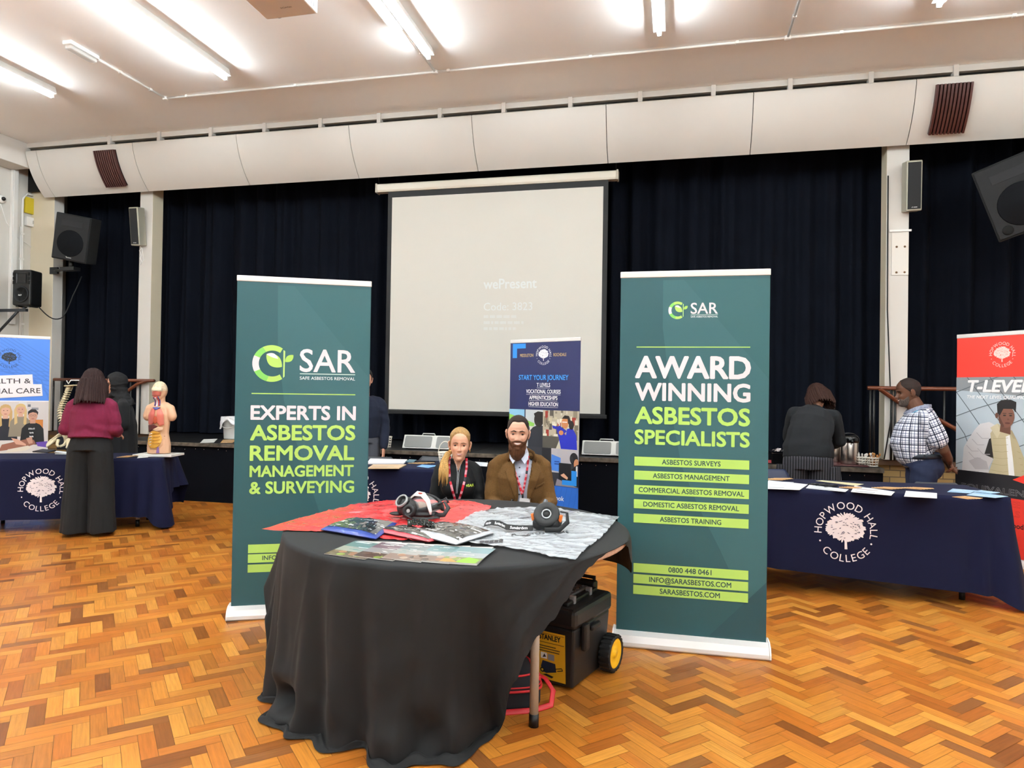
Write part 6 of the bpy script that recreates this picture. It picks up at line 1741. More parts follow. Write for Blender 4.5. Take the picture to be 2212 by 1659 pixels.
b.add([Q(x, -.008+y_*0, z) for x, z, y_ in prof]+[Q(x, -.008+y_, z) for x, z, y_ in inner], [(0, 1, 5, 4), (1, 2, 6, 5), (2, 3, 7, 6), (3, 0, 4, 7), (4, 5, 6, 7)]); b.build('horn', mat('horn_black', '202124', rough=.5), t)
b = MB()
for sx in (-1, 1):
    for z in (.19, .13, .07): b.box(Q(sx*.115, -.004, z), (.028, .012, .045), R3)
b.build('front_slots', M_dark, t)
ar = Art(); ar.text('RCF', 0, 0, .02, 'e0e0e0', align='C', bold=.03); b = MB(); ar.paste(b, lambda u, v, h: Q(u, -.02-h, -.12+v), 0); b.build('maker_lettering', print_mat(), t, fix=False)
b = MB()
for x in (-.08, .09): b.box(Q(x, .1, -.262), (.04, .16, .015), R3)
b.build('foot', M_black, t)
t = thing('speaker_arm', 'dark steel wall arm with a diagonal brace under the moulded loudspeaker', 'bracket', (-9.5, 7.85, c.z-.35))
wl = Vector((-9.5, 7.85, c.z-.33))
b = MB(); b.box((-9.515, 7.85, c.z-.42), (.04, .12, .55)); b.build('wall_plate', mat('steel_dark', '34373b', rough=.45, metal=.4), t, bevel=.004)
b = MB(); b.box(((c.x+.05-9.5)/2, 7.9, c.z-.315), (abs(c.x+.05+9.5), .04, .04)); b.tube([(c.x, 7.9, c.z-.31), (c.x, 7.9, c.z-.27)], .018); b.build('arm', mat('steel_dark'), t)
b = MB(); b.tube([(-9.5, 7.9, c.z-.66), (c.x-.1, 7.9, c.z-.32)], .018, n=8); b.build('brace', mat('steel_dark'), t)
b = MB(); q0 = Q(.10, .2, -.25); b.tube([q0+Vector((.31*f, .42*f, -.16*math.sin(PI*min(1, f*1.25))*(1 if f < .8 else 0)+.50*max(0, f-.55)**1.5/.3)) for f in [i/20 for i in range(21)]], .008, n=8); b.build('lead', M_black, t)

# fittings on the side wall
WX = RX0
def wq(px, py): return at(px, py, x=WX)
t = thing('wall_conduit', 'white cable pipes running up the side wall beside the corner pillar', 'conduit', wq(46, 560))
for pts in ([(45, 730), (46, 470), (47, 430), (56, 419), (86, 428)], [(41, 730), (43, 490)]):
    b = MB(); b.tube([wq(*p)+Vector((.02, 0, 0)) for p in pts], .016, n=8); b.build('pipe', M_white_pl, t)
b = MB()
for px, py in ((45, 505), (45, 700), (44, 560)): b.box(wq(px, py)+Vector((.02, 0, 0)), (.035, .055, .03))
b.build('clip', M_white_pl, t)
t = thing('trunking', 'pale vertical cable trunking on the side wall under the bulkhead', 'trunking', wq(21, 500))
b = MB(); a_, z_ = wq(21, 700), wq(21, 350); b.box((WX+.03, a_.y, (a_.z+z_.z)/2), (.05, .09, z_.z-a_.z)); b.build('channel', M_white_pl, t, bevel=.004)
b = MB(); b.box((WX+.057, a_.y, (a_.z+z_.z)/2), (.006, .05, z_.z-a_.z)); b.build('cover', M_white_pl, t, bevel=.002)
a_, z_ = wq(50, 459), wq(78, 433); b = MB(); b.box((WX+.03, (a_.y+z_.y)/2, (a_.z+z_.z)/2), (.03, abs(a_.y-z_.y), abs(z_.z-a_.z))); tag(b.build('wall_label', mat('yellow_plate', 'c9b327', rough=.5)), 'yellow plate on the side wall by the corner pillar', 'sign')
a_, z_ = wq(52, 487), wq(74, 473); t = thing('wall_socket', 'white socket box on the side wall under the yellow plate', 'socket', ((WX+.02), (a_.y+z_.y)/2, (a_.z+z_.z)/2))
b = MB(); b.box((WX+.025, (a_.y+z_.y)/2, (a_.z+z_.z)/2), (.05, abs(a_.y-z_.y), abs(z_.z-a_.z))); b.build('box', M_white_pl, t, bevel=.006)
b = MB(); b.box((WX+.053, (a_.y+z_.y)/2+.04, (a_.z+z_.z)/2), (.01, .05, .05)); b.box((WX+.053, (a_.y+z_.y)/2+.12, (a_.z+z_.z)/2), (.01, .05, .05)); b.build('switch', mat('socket_grey', 'b9b3a8', rough=.5), t)
q = at(1, 430, x=WX); b = MB(); b.lathe([(0, .06), (.05, .045), (.07, 0)], 18, M=Matrix.Translation(q) @ Matrix.Rotation(PI/2, 4, 'Y')); t = thing('wall_camera', 'small round white camera dome on the side wall, cut by the frame', 'camera', q); b.build('dome_base', M_white_pl, t)
b = MB(); b.ell(q+Vector((.055, 0, 0)), (.03, .03, .03)); b.build('lens', mat('dark_lens', '0a0a12', rough=.08), t)
b = MB(); b.tube([wq(0, 440)+Vector((.012, 0, 0)), wq(12, 480)+Vector((.012, 0, 0)), wq(40, 515)+Vector((.012, 0, 0)), wq(62, 530)+Vector((.012, 0, 0)), wq(80, 545)+Vector((.012, 0, 0))], .006, n=6); tag(b.build('wall_cable', M_white_pl), 'thin white cable drooping across the side wall', 'cable')

# stair handrails at both ends of the stage
M_rail = mat('handrail_wood', '6e3a24', rough=.35, vary=.15, vscale=6)
def handrail(pts, diag, posts, ybase, label):
    t = thing('handrail', label, 'handrail', pts[0], 0, 'stage stair handrails')
    b = MB(); b.tube(pts, .030, n=12, flat=(.75, 1)); b.build('rail', M_rail, t)
    b = MB(); b.tube(diag, .030, n=12, flat=(.75, 1)); b.build('sloping_rail', M_rail, t)
    for p, zb in posts:
        b = MB(); b.tube([(p.x, p.y, zb), (p.x, p.y, p.z-.015)], .013, n=8); b.build('post', M_blackpl, t)
YH = 8.40
L0, L1 = at(108, 818, y=YH), at(333, 824, y=YH)
zr = (L0.z+L1.z)/2
handrail([(-9.0, YH, zr), (L1.x, YH, zr)], [(at(318, 824, y=YH).x, YH, zr), (at(296, 830, y=YH).x, YH, at(296, 830, y=YH).z), at(262, 855, y=YH-.02), at(215, 890, y=YH-.02)],
         [(Vector((at(px, 822, y=YH).x, YH, zr)), ZS) for px in (116, 142, 166, 200, 232, 252, 283, 303)], YH, 'brown wooden handrail behind the two people at the anatomy table')
YH = 8.42
R0 = at(1874, 838, y=YH); zr = R0.z
handrail([(R0.x, YH, zr), (4.6, YH, zr)], [(R0.x+.12, YH-.01, zr), (at(1903, 842, y=YH).x, YH, at(1903, 842, y=YH).z), at(1940, 868, y=YH-.02), at(2030, 908, y=YH-.02), at(2083, 937, y=YH-.02), at(2150, 972, y=YH-.02)],
         [(Vector((at(px, 838, y=YH).x, YH, zr)), ZS) for px in (1880, 1888, 1926, 1934, 2040, 2120)], YH, 'brown wooden handrail behind the person in the checked shirt')
b = MB(); q = at(1930, 700, y=8.44)
b.tube([(at(1919, 330, y=8.43).x, 8.43, 3.9), (at(1917, 650, y=8.43).x, 8.43, 2.4), (at(1924, 880, y=8.43).x, 8.40, 1.2), (at(1910, 985, y=8.38).x, 8.38, .735)], .007, n=6); tag(b.build('pillar_cable', M_black), 'thin black cable hanging down the pale pillar near the handrail', 'cable')
# plate fixed to the pillar
p0, p1 = at(1926, 503, y=8.45), at(1962, 594, y=8.45)
t = thing('pillar_plate', 'white patch plate with four screws on the pillar near the red stand', 'plate', (p0.x, 8.445, p1.z))
b = MB(); b.box(((p0.x+p1.x)/2, 8.446, (p0.z+p1.z)/2), (p1.x-p0.x, .008, p0.z-p1.z)); b.build('plate', mat('plate_white', 'dcd8d0', rough=.5), t, bevel=.002)
for sx in (p0.x+.05, p1.x-.04):
    for sz in (p0.z-.16, p1.z+.03):
        b = MB(); b.ell((sx, 8.44, sz), (.012, .005, .012), n=10); b.build('screw', mat('rusty', '6e5136', rough=.7), t)
b = MB(); b.box(((p0.x+p1.x)/2, 8.443, p0.z+.02), (p1.x-p0.x+.05, .016, .022)); tag(b.build('clamp_strip', M_white_pl), 'thin white clamp strip across the pillar above the patch plate', 'bracket')

# bucket with a white liner, papers beside it
pb = at(489, 949, z=ZS); bx, by = pb.x+.0, pb.y+.15
t = thing('bucket', 'white bucket with a crumpled white liner on the stage edge', 'bucket', (bx, by, ZS))
b = MB(); b.lathe([(0, 0), (.118, 0), (.122, .01), (.140, .265), (.148, .265), (.148, .285), (.136, .285), (.116, .02), (0, .018)], 32, c=(bx, by, ZS)); b.build('body', M_white_pl, t)
b = MB(); rg = random.Random(3)
def bag(u, v):
    a = 2*PI*u; ln = .12+.05*math.sin(a*2+1)+.03*math.sin(a*5)
    r = (.130+.030*min(1, v*6)) if v < .2 else .160+.008*math.sin(a*9+v*5)+.012*noise.noise(Vector((a*2, v*3, 1)))+.01*v
    z = .27+.03*math.sin(min(1, v*5)*PI/2)-max(0, v-.2)*ln*1.25
    return (bx+r*math.cos(a), by+r*math.sin(a), ZS+z)
b.grid(bag, 64, 14); b.build('liner', mat('white_film', 'eceaec', rough=.35), t, fix=False)
b = MB(); b.tube([(bx+.146*math.cos(q), by-.146*abs(math.sin(q))*.9-.015, ZS+.25-.10*math.sin(q)) for q in [PI*i/16 for i in range(17)]], .004, n=6); b.build('wire_handle', M_white_pl, t)
def sheet_thing(name, corners, thick, col, label, cat, group=None, art=None, z=None, m=None):
    """thin flat thing on a surface; corners in order, world (x, y)"""
    b = MB(); P = [Vector((*c_[:2], z)) for c_ in corners]
    b.prism([(p.x, p.y) for p in P], lambda u, v, h: Vector((u, v, z+h)), .0006, thick, 0, col)
    if art is not None:
        A_, B_, D_ = P[0], P[1]-P[0], P[-1]-P[0]
        art.paste(b, lambda u, v, h: A_+B_*u+D_*v+Vector((0, 0, thick+.0003+h*.3)), 0)
    o = b.build(name, m or mat('printed_paper', attr=True, rough=.55), fix=False)
    return tag(o, label, cat, group)
def pxq(pts, z): return [at(*p, z=z) for p in pts]
def lines_art(cols, n=4, seed=1):
    a = Art(); rg = random.Random(seed)
    for k in range(n):
        y = .15+.7*k/max(1, n-1); a.rect(.1, y-.03, .1+rg.uniform(.4, .8), y+.02, rg.choice(cols))
    return a
sheet_thing('paper_sheet', pxq([(432, 957), (462, 956), (470, 948), (440, 949)], ZS), .002, 'dfdfdb', 'white paper lying on the stage edge before the bucket', 'paper', z=ZS)
sheet_thing('paper_sheet', pxq([(476, 957), (502, 957), (512, 950), (482, 950)], ZS), .003, 'b58a58', 'tan printed paper lying on the stage edge by the bucket', 'paper', z=ZS, art=lines_art(['e8e0d0', '6a5030']))
# two pale floor loudspeakers with grey fronts
def floor_speaker(px0, px1, py, label):
    q0, q1 = at(px0, py, z=ZS), at(px1, py+3, z=ZS); y = 7.60
    x0, x1 = at(px0, py, y=y).x, at(px1, py, y=y).x
    h_ = at(px0, py-24, y=y).z-at(px0, py, y=y).z
    t = thing('floor_speaker', label, 'loudspeaker', ((x0+x1)/2, y, ZS), 0, 'pale floor loudspeakers')
    hh = .155
    b = MB(); b.prism([(0, 0), (.20, 0), (.20, hh*.75), (.075, hh)], lambda u, v, h: Vector((h, y+u, ZS+.012+v)), x0, x1); b.build('case', mat('pale_case', 'dad9d4', rough=.4), t, bevel=.008)
    ya, za, yb, zb = y+.018, .035, y+.062, hh-.012
    def F(u, v, off): 
        n = Vector((0, -hh, .075)).normalized(); return Vector((x0+(x1-x0)*u, y+.075*v*1.0+n.y*off, ZS+.012+hh*v+n.z*off))
    b = MB()
    for u0, u1 in ((.04, .60), (.70, .96)):
        pl = []
        for cu, cv, a0 in ((u1-.03, .80, 0), (u0+.03, .80, 90), (u0+.03, .2, 180), (u1-.03, .2, 270)):
            for k in range(5):
                a = math.radians(a0+90*k/4); pl.append((cu+.03*math.cos(a), cv+.1*math.sin(a)))
        b.prism(pl, lambda u, v, h: F(u, v, h), .001, .007)
    b.build('front_grille', mat('grey_mesh', '8b8b89', rough=.6, bump=.3, bscale=300), t)
    b = MB(); b.tube([((x0+x1)/2-.08, y+.1, ZS+hh+.01), ((x0+x1)/2-.07, y+.1, ZS+hh+.028), ((x0+x1)/2+.07, y+.1, ZS+hh+.028), ((x0+x1)/2+.08, y+.1, ZS+hh+.01)], .007, n=8); b.build('carry_handle', M_alu, t)
    b = MB()
    for x in (x0+.06, x1-.06): b.box((x, y+.1, ZS+.006), (.04, .14, .012))
    b.build('foot', M_black, t)
floor_speaker(868, 972, 967, 'pale floor loudspeaker on the stage behind the ponytailed person')
floor_speaker(1256, 1362, 981, 'pale floor loudspeaker on the stage beside the navy stand')
# lattice baskets
M_bask = mat('basket_white', 'e4ddd0', rough=.5)
def lattice(t, c, r0, r1, h, n=9, rows=4, m=None):
    b = MB()
    for k in range(n):
        a = 2*PI*k/n; b.tube([c+Vector((r0*math.cos(a), r0*math.sin(a), .004)), c+Vector((r1*math.cos(a), r1*math.sin(a), h))], .0045, n=6)
    for i in range(rows+1):
        f = i/rows; r = r0+(r1-r0)*f
        b.tube([c+Vector((r*math.cos(a), r*math.sin(a), .005+(h-.005)*f)) for a in [2*PI*j/24 for j in range(25)]], .005 if 0 < i < rows else .007, n=6)
    b.lathe([(0, .002), (r0, .002), (r0, .006), (0, .006)], 20, c=c)
    b.build('lattice', m or M_bask, t)
qb = at(834, 966, z=ZS)
t = thing('basket', 'small white lattice basket on the stage beside the sweater sleeve', 'basket', (qb.x, qb.y, ZS), 0, 'white lattice baskets')
lattice(t, Vector((qb.x, qb.y, ZS)), .055, .068, .125)
# drinks: flasks, tray, baskets of spoons and sachets, foil tray
ptray = at(1850, 1000, z=ZS)
t = thing('serving_tray', 'dark red tray under the steel drinks flasks', 'tray', (at(1838, 998, z=ZS).x, 7.66, ZS))
xa, xb_ = at(1790, 1000, y=7.66).x, at(1868, 1000, y=7.66).x
b = MB(); b.box(((xa+xb_)/2, 7.68, ZS+.006), (xb_-xa, .40, .011)); b.build('tray', mat('maroon_tray', '4e1a1c', rough=.35), t, bevel=.005)
def flask(x, y, label):
    z0 = ZS+.0125
    t = thing('drinks_flask', label, 'flask', (x, y, z0), 0, 'steel drinks flasks')
    b = MB(); b.lathe([(0, 0), (.082, 0), (.084, .006), (.084, .215), (.080, .222), (0, .222)], 36, c=(x, y, z0)); b.build('body', mat('brushed_steel', 'c9bfb8', rough=.22, metal=1, bump=.1, bscale=8, stretch=(40, 40, 1)), t)
    b = MB(); b.lathe([(.086, .218), (.09, .225), (.09, .262), (.075, .285), (.045, .295), (0, .296)], 32, c=(x, y, z0)); b.build('lid', mat('gloss_black', '0d0d0f', rough=.18), t)
    b = MB(); b.tube([(x, y-.085, z0+.245), (x, y-.115, z0+.242), (x, y-.12, z0+.215)], .013, n=10); b.build('spout', mat('gloss_black'), t)
    b = MB(); b.tube([(x-.092*math.cos(q), y+.03, z0+.25+.06*math.sin(q)) for q in [PI*i/14 for i in range(15)]], .006, n=8); b.build('carry_handle', mat('gloss_black'), t)
fx = at(1835, 960, y=7.66).x
flask(fx, 7.66, 'steel drinks flask with a black lid, beside the spoon baskets')
flask(at(1803, 960, y=7.84).x, 7.84, 'steel drinks flask half hidden behind the bending person')
for k, (px, lab) in enumerate(((1863, 'white lattice basket of white sachets beside the drinks flask'), (1885, 'white lattice basket of spoons and stirrers at the tray end'))):
    q = at(px, 1000, y=7.62-.02*k); c = Vector((q.x, 7.62-.03*k, ZS+.0125 if k == 0 else ZS))
    c.z = ZS if px > 1868 else ZS
    t = thing('basket', lab, 'basket', c, 0, 'white lattice baskets')
    lattice(t, c, .042, .052, .085, 10, 3)
    rg = random.Random(k+2)
    for j in range(8):
        a = rg.uniform(0, 6.28); r = rg.uniform(0, .022); tip = c+Vector((.05*math.cos(a)*rg.uniform(.4, 1.4), .03*math.sin(a), .085+rg.uniform(.02, .05)))
        b = MB(); cc = ['e9e6e2', 'b8763a', 'e4e0dc', 'c9894a'][rg.randrange(4)] if k else 'ece9e6'
        b.tube([c+Vector((r*math.cos(a), r*math.sin(a), .012)), tip], .004, n=6); b.ell(tip, (.010, .006, .016), n=8)
        b.build('spoon' if k else 'sachet', mat('spoon_'+cc, cc, rough=.45), t)
q = at(1683, 1000, y=7.6); c = Vector((q.x, 7.62, ZS))
t = thing('food_warmer', 'black box topped with crumpled foil beside the bending person', 'food tray', c)
b = MB(); b.box(c+Vector((0, 0, .055)), (.17, .2, .11)); b.build('box', mat('gloss_black'), t, bevel=.008)
b = MB(); b.grid(lambda u, v: c+Vector(((u-.5)*.17, (v-.5)*.2, .113+.045*abs(noise.noise(Vector((u*5, v*5, 2))))*math.sin(PI*u)+.01)), 24, 24, smooth=False); o = b.build('foil', mat('foil', 'd5d5d8', rough=.18, metal=1), t); q_ = o.modifiers.new('s', 'SOLIDIFY'); q_.thickness = .003
q = at(1662, 1003, y=7.58); b = MB(); b.box((q.x, 7.56, ZS+.015), (.035, .03, .03)); tag(b.build('sachet_box', mat('red_pack', 'c04a50', rough=.5), bevel=.003), 'tiny red packet on the stage beside the foil box', 'packet')
# boxed step behind the end of the stage block, chairs behind the tables
q = at(1930, 1045, y=8.1)
t = thing('step_box', 'plywood step box beside the end of the dark stage', 'step', (q.x, 8.1, 0)); b = MB(); b.box((q.x+.02, 8.12, .23), (.34, .5, .46)); b.build('carcass', mat('plywood', 'a98655', rough=.6, vary=.2, vscale=5), t, bevel=.004)
b = MB(); b.box((q.x+.02, 8.05, .475), (.38, .36, .03)); b.build('tread', mat('plywood'), t, bevel=.004)
def lchair(px, ptop, y, rz, label, col):
    q = at(px, ptop, y=y+.28); chair((q.x, y, 0), rz, label, q.z, col)
lchair(1655, 1012, 6.42, 0, 'navy plastic chair tucked behind the leaflet table by the teal award stand', '1c2440')
lchair(2030, 1042, 6.45, .1, 'grey plastic chair behind the leaflet table in front of the checked shirt', '3a3c42')
lchair(815, 986, 6.62, 0, 'grey plastic chair beside the hand of the blue sweater person', '3d3f44')
lchair(943, 986, 6.62, 0, 'grey plastic chair behind the ponytailed person', '3d3f44')
# ================================================================== THINGS ON THE TABLES
# ---- navy table of leaflets by the red stand
ZR = .7515
for pts, col, lab, sd, cols in (
    ([(1652, 1056), (1727, 1059), (1745, 1047), (1660, 1038)], 'e8e8ea', 'white printed sheet nearest the teal award stand on the leaflet table', 1, ['9aa0a8', 'c9ccd2']),
    ([(1741, 1055), (1826, 1063), (1833, 1058), (1748, 1048)], 'e2e5ea', 'white leaflet with dark crest below the black pens', 2, ['3a4250', '707a88']),
    ([(1838, 1063), (1925, 1071), (1933, 1063), (1846, 1050)], 'e8e8ea', 'white curled leaflet in the middle of the leaflet table', 3, ['5a606a', '8a5050']),
    ([(1953, 1073), (2024, 1077), (2024, 1066), (1957, 1061)], 'ecebee', 'plain white sheet at the front edge, between curled leaflet and tan fan', 4, ['ecebee'])):
    sheet_thing('leaflet', pxq(pts, ZR), .003, col, lab, 'leaflet', 'white leaflets', lines_art(cols, 3, sd), ZR)
sheet_thing('leaflet', pxq([(1762, 1039), (1850, 1050), (1866, 1046), (1776, 1038)], ZR), .002, 'd9cfa6', 'cream and pale blue leaflet at the back of the leaflet table', 'leaflet', None, lines_art(['b8d2dc', 'c8b060'], 3, 6), ZR)
for k, pts in enumerate(([(2046, 1063), (2095, 1066), (2110, 1060), (2058, 1056)], [(2088, 1070), (2150, 1076), (2178, 1073), (2105, 1064)], [(2100, 1062), (2140, 1067), (2160, 1065), (2120, 1060)])):
    sheet_thing('leaflet', pxq(pts, ZR), .002+.0012*k, '9fc0da', 'pale blue leaflets overlapping at the end by the red stand', 'leaflet', 'blue leaflets by the red stand', lines_art(['e8f0f4', '4a86b8', '2f6aa0', 'd8dcb8'], 4, 7+k), ZR)
M_kraft = mat('kraft_card', 'c39a6c', rough=.75, vary=.15, vscale=30)
def kraft_fan(a_, b_, n, wd, z, label, spread=.25):
    p, q = at(*a_, z=z), at(*b_, z=z); d = (q-p)
    t = thing('kraft_fan', label, 'card fan', (p+q)/2, 0, 'fans of tan cards')
    for k in range(n):
        f = k/(n-1)-.5; an = math.atan2(d.y, d.x)+f*spread; L_ = d.length*(.62+.0*k)
        c_ = p+d*(.31+.38*(k/(n-1)))
        b = MB(); b.box(c_+Vector((0, f*wd*.4, .0022+.0021*k)), (L_, wd, .0018), rotm(0, 0, an)); b.build('card', M_kraft, t)
kraft_fan((1650, 1036), (1712, 1037), 5, .05, ZR, 'fan of tan cards beside the teal award stand on the leaflet table')
kraft_fan((1812, 1053), (1862, 1056), 4, .04, ZR, 'short fan of tan cards behind the curled leaflet')
kraft_fan((1882, 1054), (1955, 1058), 5, .045, ZR, 'fan of tan cards before the checked shirt person, the one nearer the flasks')
kraft_fan((1946, 1054), (2018, 1059), 5, .045, ZR, 'fan of tan cards before the checked shirt person, the one by the grey chair')
kraft_fan((2060, 1073), (2120, 1081), 5, .06, ZR, 'lone fan of tan cards at the front corner by the red stand')
for k in range(7):
    q = at(1762+5.5*k, 1047+.9*k, z=ZR); b = MB(); an = .3+.4*math.sin(k*2.3)
    d = Vector((math.cos(an), math.sin(an), 0))*.065
    b.tube([q-d+Vector((0, 0, .006+.003*(k % 3))), q+d+Vector((0, 0, .006+.003*(k % 3)))], .0048, n=8); tag(b.build('pen', M_blackpl), 'black pens in a loose pile on the leaflet table', 'pen', 'black pens')
# ---- navy table behind the seated pair
sheet_thing('paper_stack', pxq([(792, 1003), (872, 1003), (880, 995), (800, 993)], ZR), .012, 'e2e0e2', 'stack of white papers at the front edge of the middle navy table', 'paper', None, lines_art(['d8d6da', 'c8c8d0'], 3, 3), ZR)
sheet_thing('booklet', pxq([(794, 1013), (862, 1013), (878, 1005), (806, 1005)], ZR), .008, 'd3b795', 'tan booklet with reddish print before the white papers', 'booklet', None, lines_art(['a85a4a', '8a8f86', 'ead8c0'], 5, 4), ZR)
sheet_thing('tablet', pxq([(876, 999), (893, 1000), (900, 995), (884, 994)], ZR), .009, '4a6a7a', 'small blue grey tablet behind the white papers', 'tablet', z=ZR)
sheet_thing('leaflet', pxq([(900, 1008), (925, 1011), (948, 1006), (912, 1004)], ZR), .002, '6fa4dc', 'bright blue leaflet beside the ponytail shoulder', 'leaflet', None, lines_art(['3f78c8', 'e4ecf4'], 3, 5), ZR)
kraft_fan((882, 1001), (938, 1002), 4, .035, ZR, 'flat fan of tan cards on the middle navy table')
for k in range(5):
    q = at(903+6*k, 998, z=ZR); b = MB(); an = .2*k-.3; d = Vector((math.cos(an), math.sin(an), 0))*.06
    b.tube([q-d+Vector((0, 0, .005)), q+d+Vector((0, 0, .005))], .0045, n=8); tag(b.build('pen', M_blackpl), 'dark pens scattered behind the tan cards on the middle table', 'pen', 'dark pens')
q = at(957, 1002, z=ZR); c = Vector((q.x, q.y+.06, ZR))
t = thing('basket', 'white lattice basket with a tall handle beside the blonde ponytail', 'basket', c, 0, 'white lattice baskets'); lattice(t, c, .048, .064, .10, 11, 4)
b = MB(); b.tube([c+Vector((-.066*math.cos(q_), 0, .10+.10*math.sin(q_))) for q_ in [PI*i/16 for i in range(17)]], .005, n=8); b.build('handle', M_bask, t)
sheet_thing('leaflet', pxq([(1020, 1006), (1052, 1008), (1054, 1000), (1026, 998)], ZR), .003, 'd8dce4', 'pale printed leaflet between the two seated people', 'leaflet', None, lines_art(['8a94a4', 'b8c0cc'], 4, 9), ZR)
# ---- anatomy table
ZL = .7015
def torso_model():
    base = at(340, 985, z=ZL)
    c = Vector((base.x, base.y+.02, ZL))
    t = thing('anatomy_torso', 'plastic anatomy torso with open chest and organs on a white board', 'anatomy model', c)
    R = Matrix.Translation(c) @ Matrix.Rotation(math.radians(12), 4, 'Z')
    b = MB(); b.box(R @ Vector((0, 0, .0125)), (.40, .27, .022), Matrix.Rotation(math.radians(12), 3, 'Z')); b.build('base_board', M_white_pl, t, bevel=.003)
    k = .765/.66
    b = MB()
    limb(b, [(0, 0, .025), (0, 0, .10), (0, 0, .20), (0, 0, .29), (0, 0, .37), (0, 0, .43), (0, .01, .465)], [(.09, .118), (.09, .118), (.075, .095), (.08, .105), (.08, .11), (.058, .09), (.045, .052)], up=(0, -1, 0))
    b.tube([(0, .01, .45), (0, 0, .52)], .05, n=18)
    for s in (-1, 1): limb(b, [(s*.06, .01, .44), (s*.108, .01, .415), (s*.128, .005, .355)], [.042, .045, .046])
    b.ell((0, -.005, .585), (.070, .086, .082), n=24); b.ell((0, -.04, .545), (.054, .052, .05), n=16)
    me = fuse(b, .006, 4)
    P_ = coords(me); P_[:, 2] = np.where(P_[:, 2] < .026, .024, P_[:, 2]); setco(me, P_*np.array([1, 1, k]))
    sk, br = np.array(lin('dcae8c')), np.array(lin('e6cfae'))
    def cf(x, y, z):
        z /= k
        if z > .585 and y < .05: return br*(1-.25*(math.sin(x*160+8*math.sin(z*120)) > .3))
        return sk
    paint(me, cf)
    bv = mesh_bvh(me)
    for v in me.vertices: pass
    o = lpart('body', me, t, mat('anatomy_skin', attr=True, rough=.4))
    o.matrix_local = Matrix.Rotation(math.radians(12), 4, 'Z')
    def organ(name, pts, col, off, zs=1.0):
        bb = MB(); patch(bb, bv, [(x, z*k) for x, z in pts], off, 0, col); oo = lpart(name, bb, t, mat('organ_paint', attr=True, rough=.3)); oo.matrix_local = Matrix.Rotation(math.radians(12), 4, 'Z')
        q = oo.modifiers.new('s', 'SOLIDIFY'); q.thickness = .012; q.offset = -1
    def oval(cx, cz, rx, rz, n=18, a0=0): return [(cx+rx*math.cos(2*PI*i/n+a0), cz+rz*math.sin(2*PI*i/n+a0)) for i in range(n)]
    organ('rib_wall', [(-.08, .10), (-.088, .24), (-.09, .36), (-.07, .43), (-.02, .45), (.02, .45), (.07, .43), (.085, .36), (.08, .24), (.074, .10), (.04, .06), (-.045, .06)], 'cfa07c', .002)
    organ('lung', [(-.012, .42), (-.05, .425), (-.082, .37), (-.09, .29), (-.05, .27), (-.01, .30)], 'c9655a', .012)
    organ('lung', [(.014, .42), (.05, .42), (.078, .37), (.082, .28), (.045, .27), (.02, .30)], 'd0705f', .012)
    organ('heart', oval(.004, .325, .022, .034), 'b8543a', .02)
    organ('liver', [(-.088, .275), (-.02, .285), (.03, .265), (-.02, .235), (-.085, .215)], '5e2a2a', .016)
    organ('stomach', [(-.02, .24), (.03, .262), (.076, .255), (.07, .23), (.02, .222)], 'e2c0a2', .018)
    organ('intestine', oval(-.006, .15, .075, .078), 'd9a23e', .014)
    for kk in range(5): organ('gut_fold', [(-.07+.006*kk, .20-.024*kk), (-.03, .207-.024*kk), (-.03, .199-.024*kk), (-.07+.006*kk, .192-.024*kk)], 'ead8c8', .021)
    for kk in range(4): organ('gut_fold', [(-.015, .205-.028*kk), (.055, .215-.03*kk), (.055, .206-.03*kk), (-.015, .197-.028*kk)], 'c58a2a', .021)
    organ('throat', [(-.022, .45), (.022, .45), (.02, .53), (-.02, .53)], 'c8483c', .006)
    organ('windpipe', [(-.009, .44), (.009, .44), (.009, .52), (-.009, .52)], 'd8d4d8', .012)
    organ('vein', [(-.03, .45), (-.02, .45), (-.024, .52), (-.03, .52)], '3f4e9a', .012); organ('vein', [(.022, .45), (.03, .45), (.032, .53), (.026, .53)], '3f4e9a', .012)
    organ('collar_vessels', [(-.04, .435), (.04, .435), (.014, .415), (-.014, .415)], '51589e', .016)
    organ('face_muscle', [(-.045, .535), (.045, .535), (.05, .57), (0, .58), (-.05, .57)], 'b0584a', .006)
    organ('skull_section', [(-.058, .58), (.058, .58), (.055, .605), (0, .615), (-.055, .605)], 'eadfc0', .01)
    organ('groin_vessels', [(.02, .03), (.05, .03), (.045, .085), (.03, .085)], '8a6aa8', .006)
torso_model()
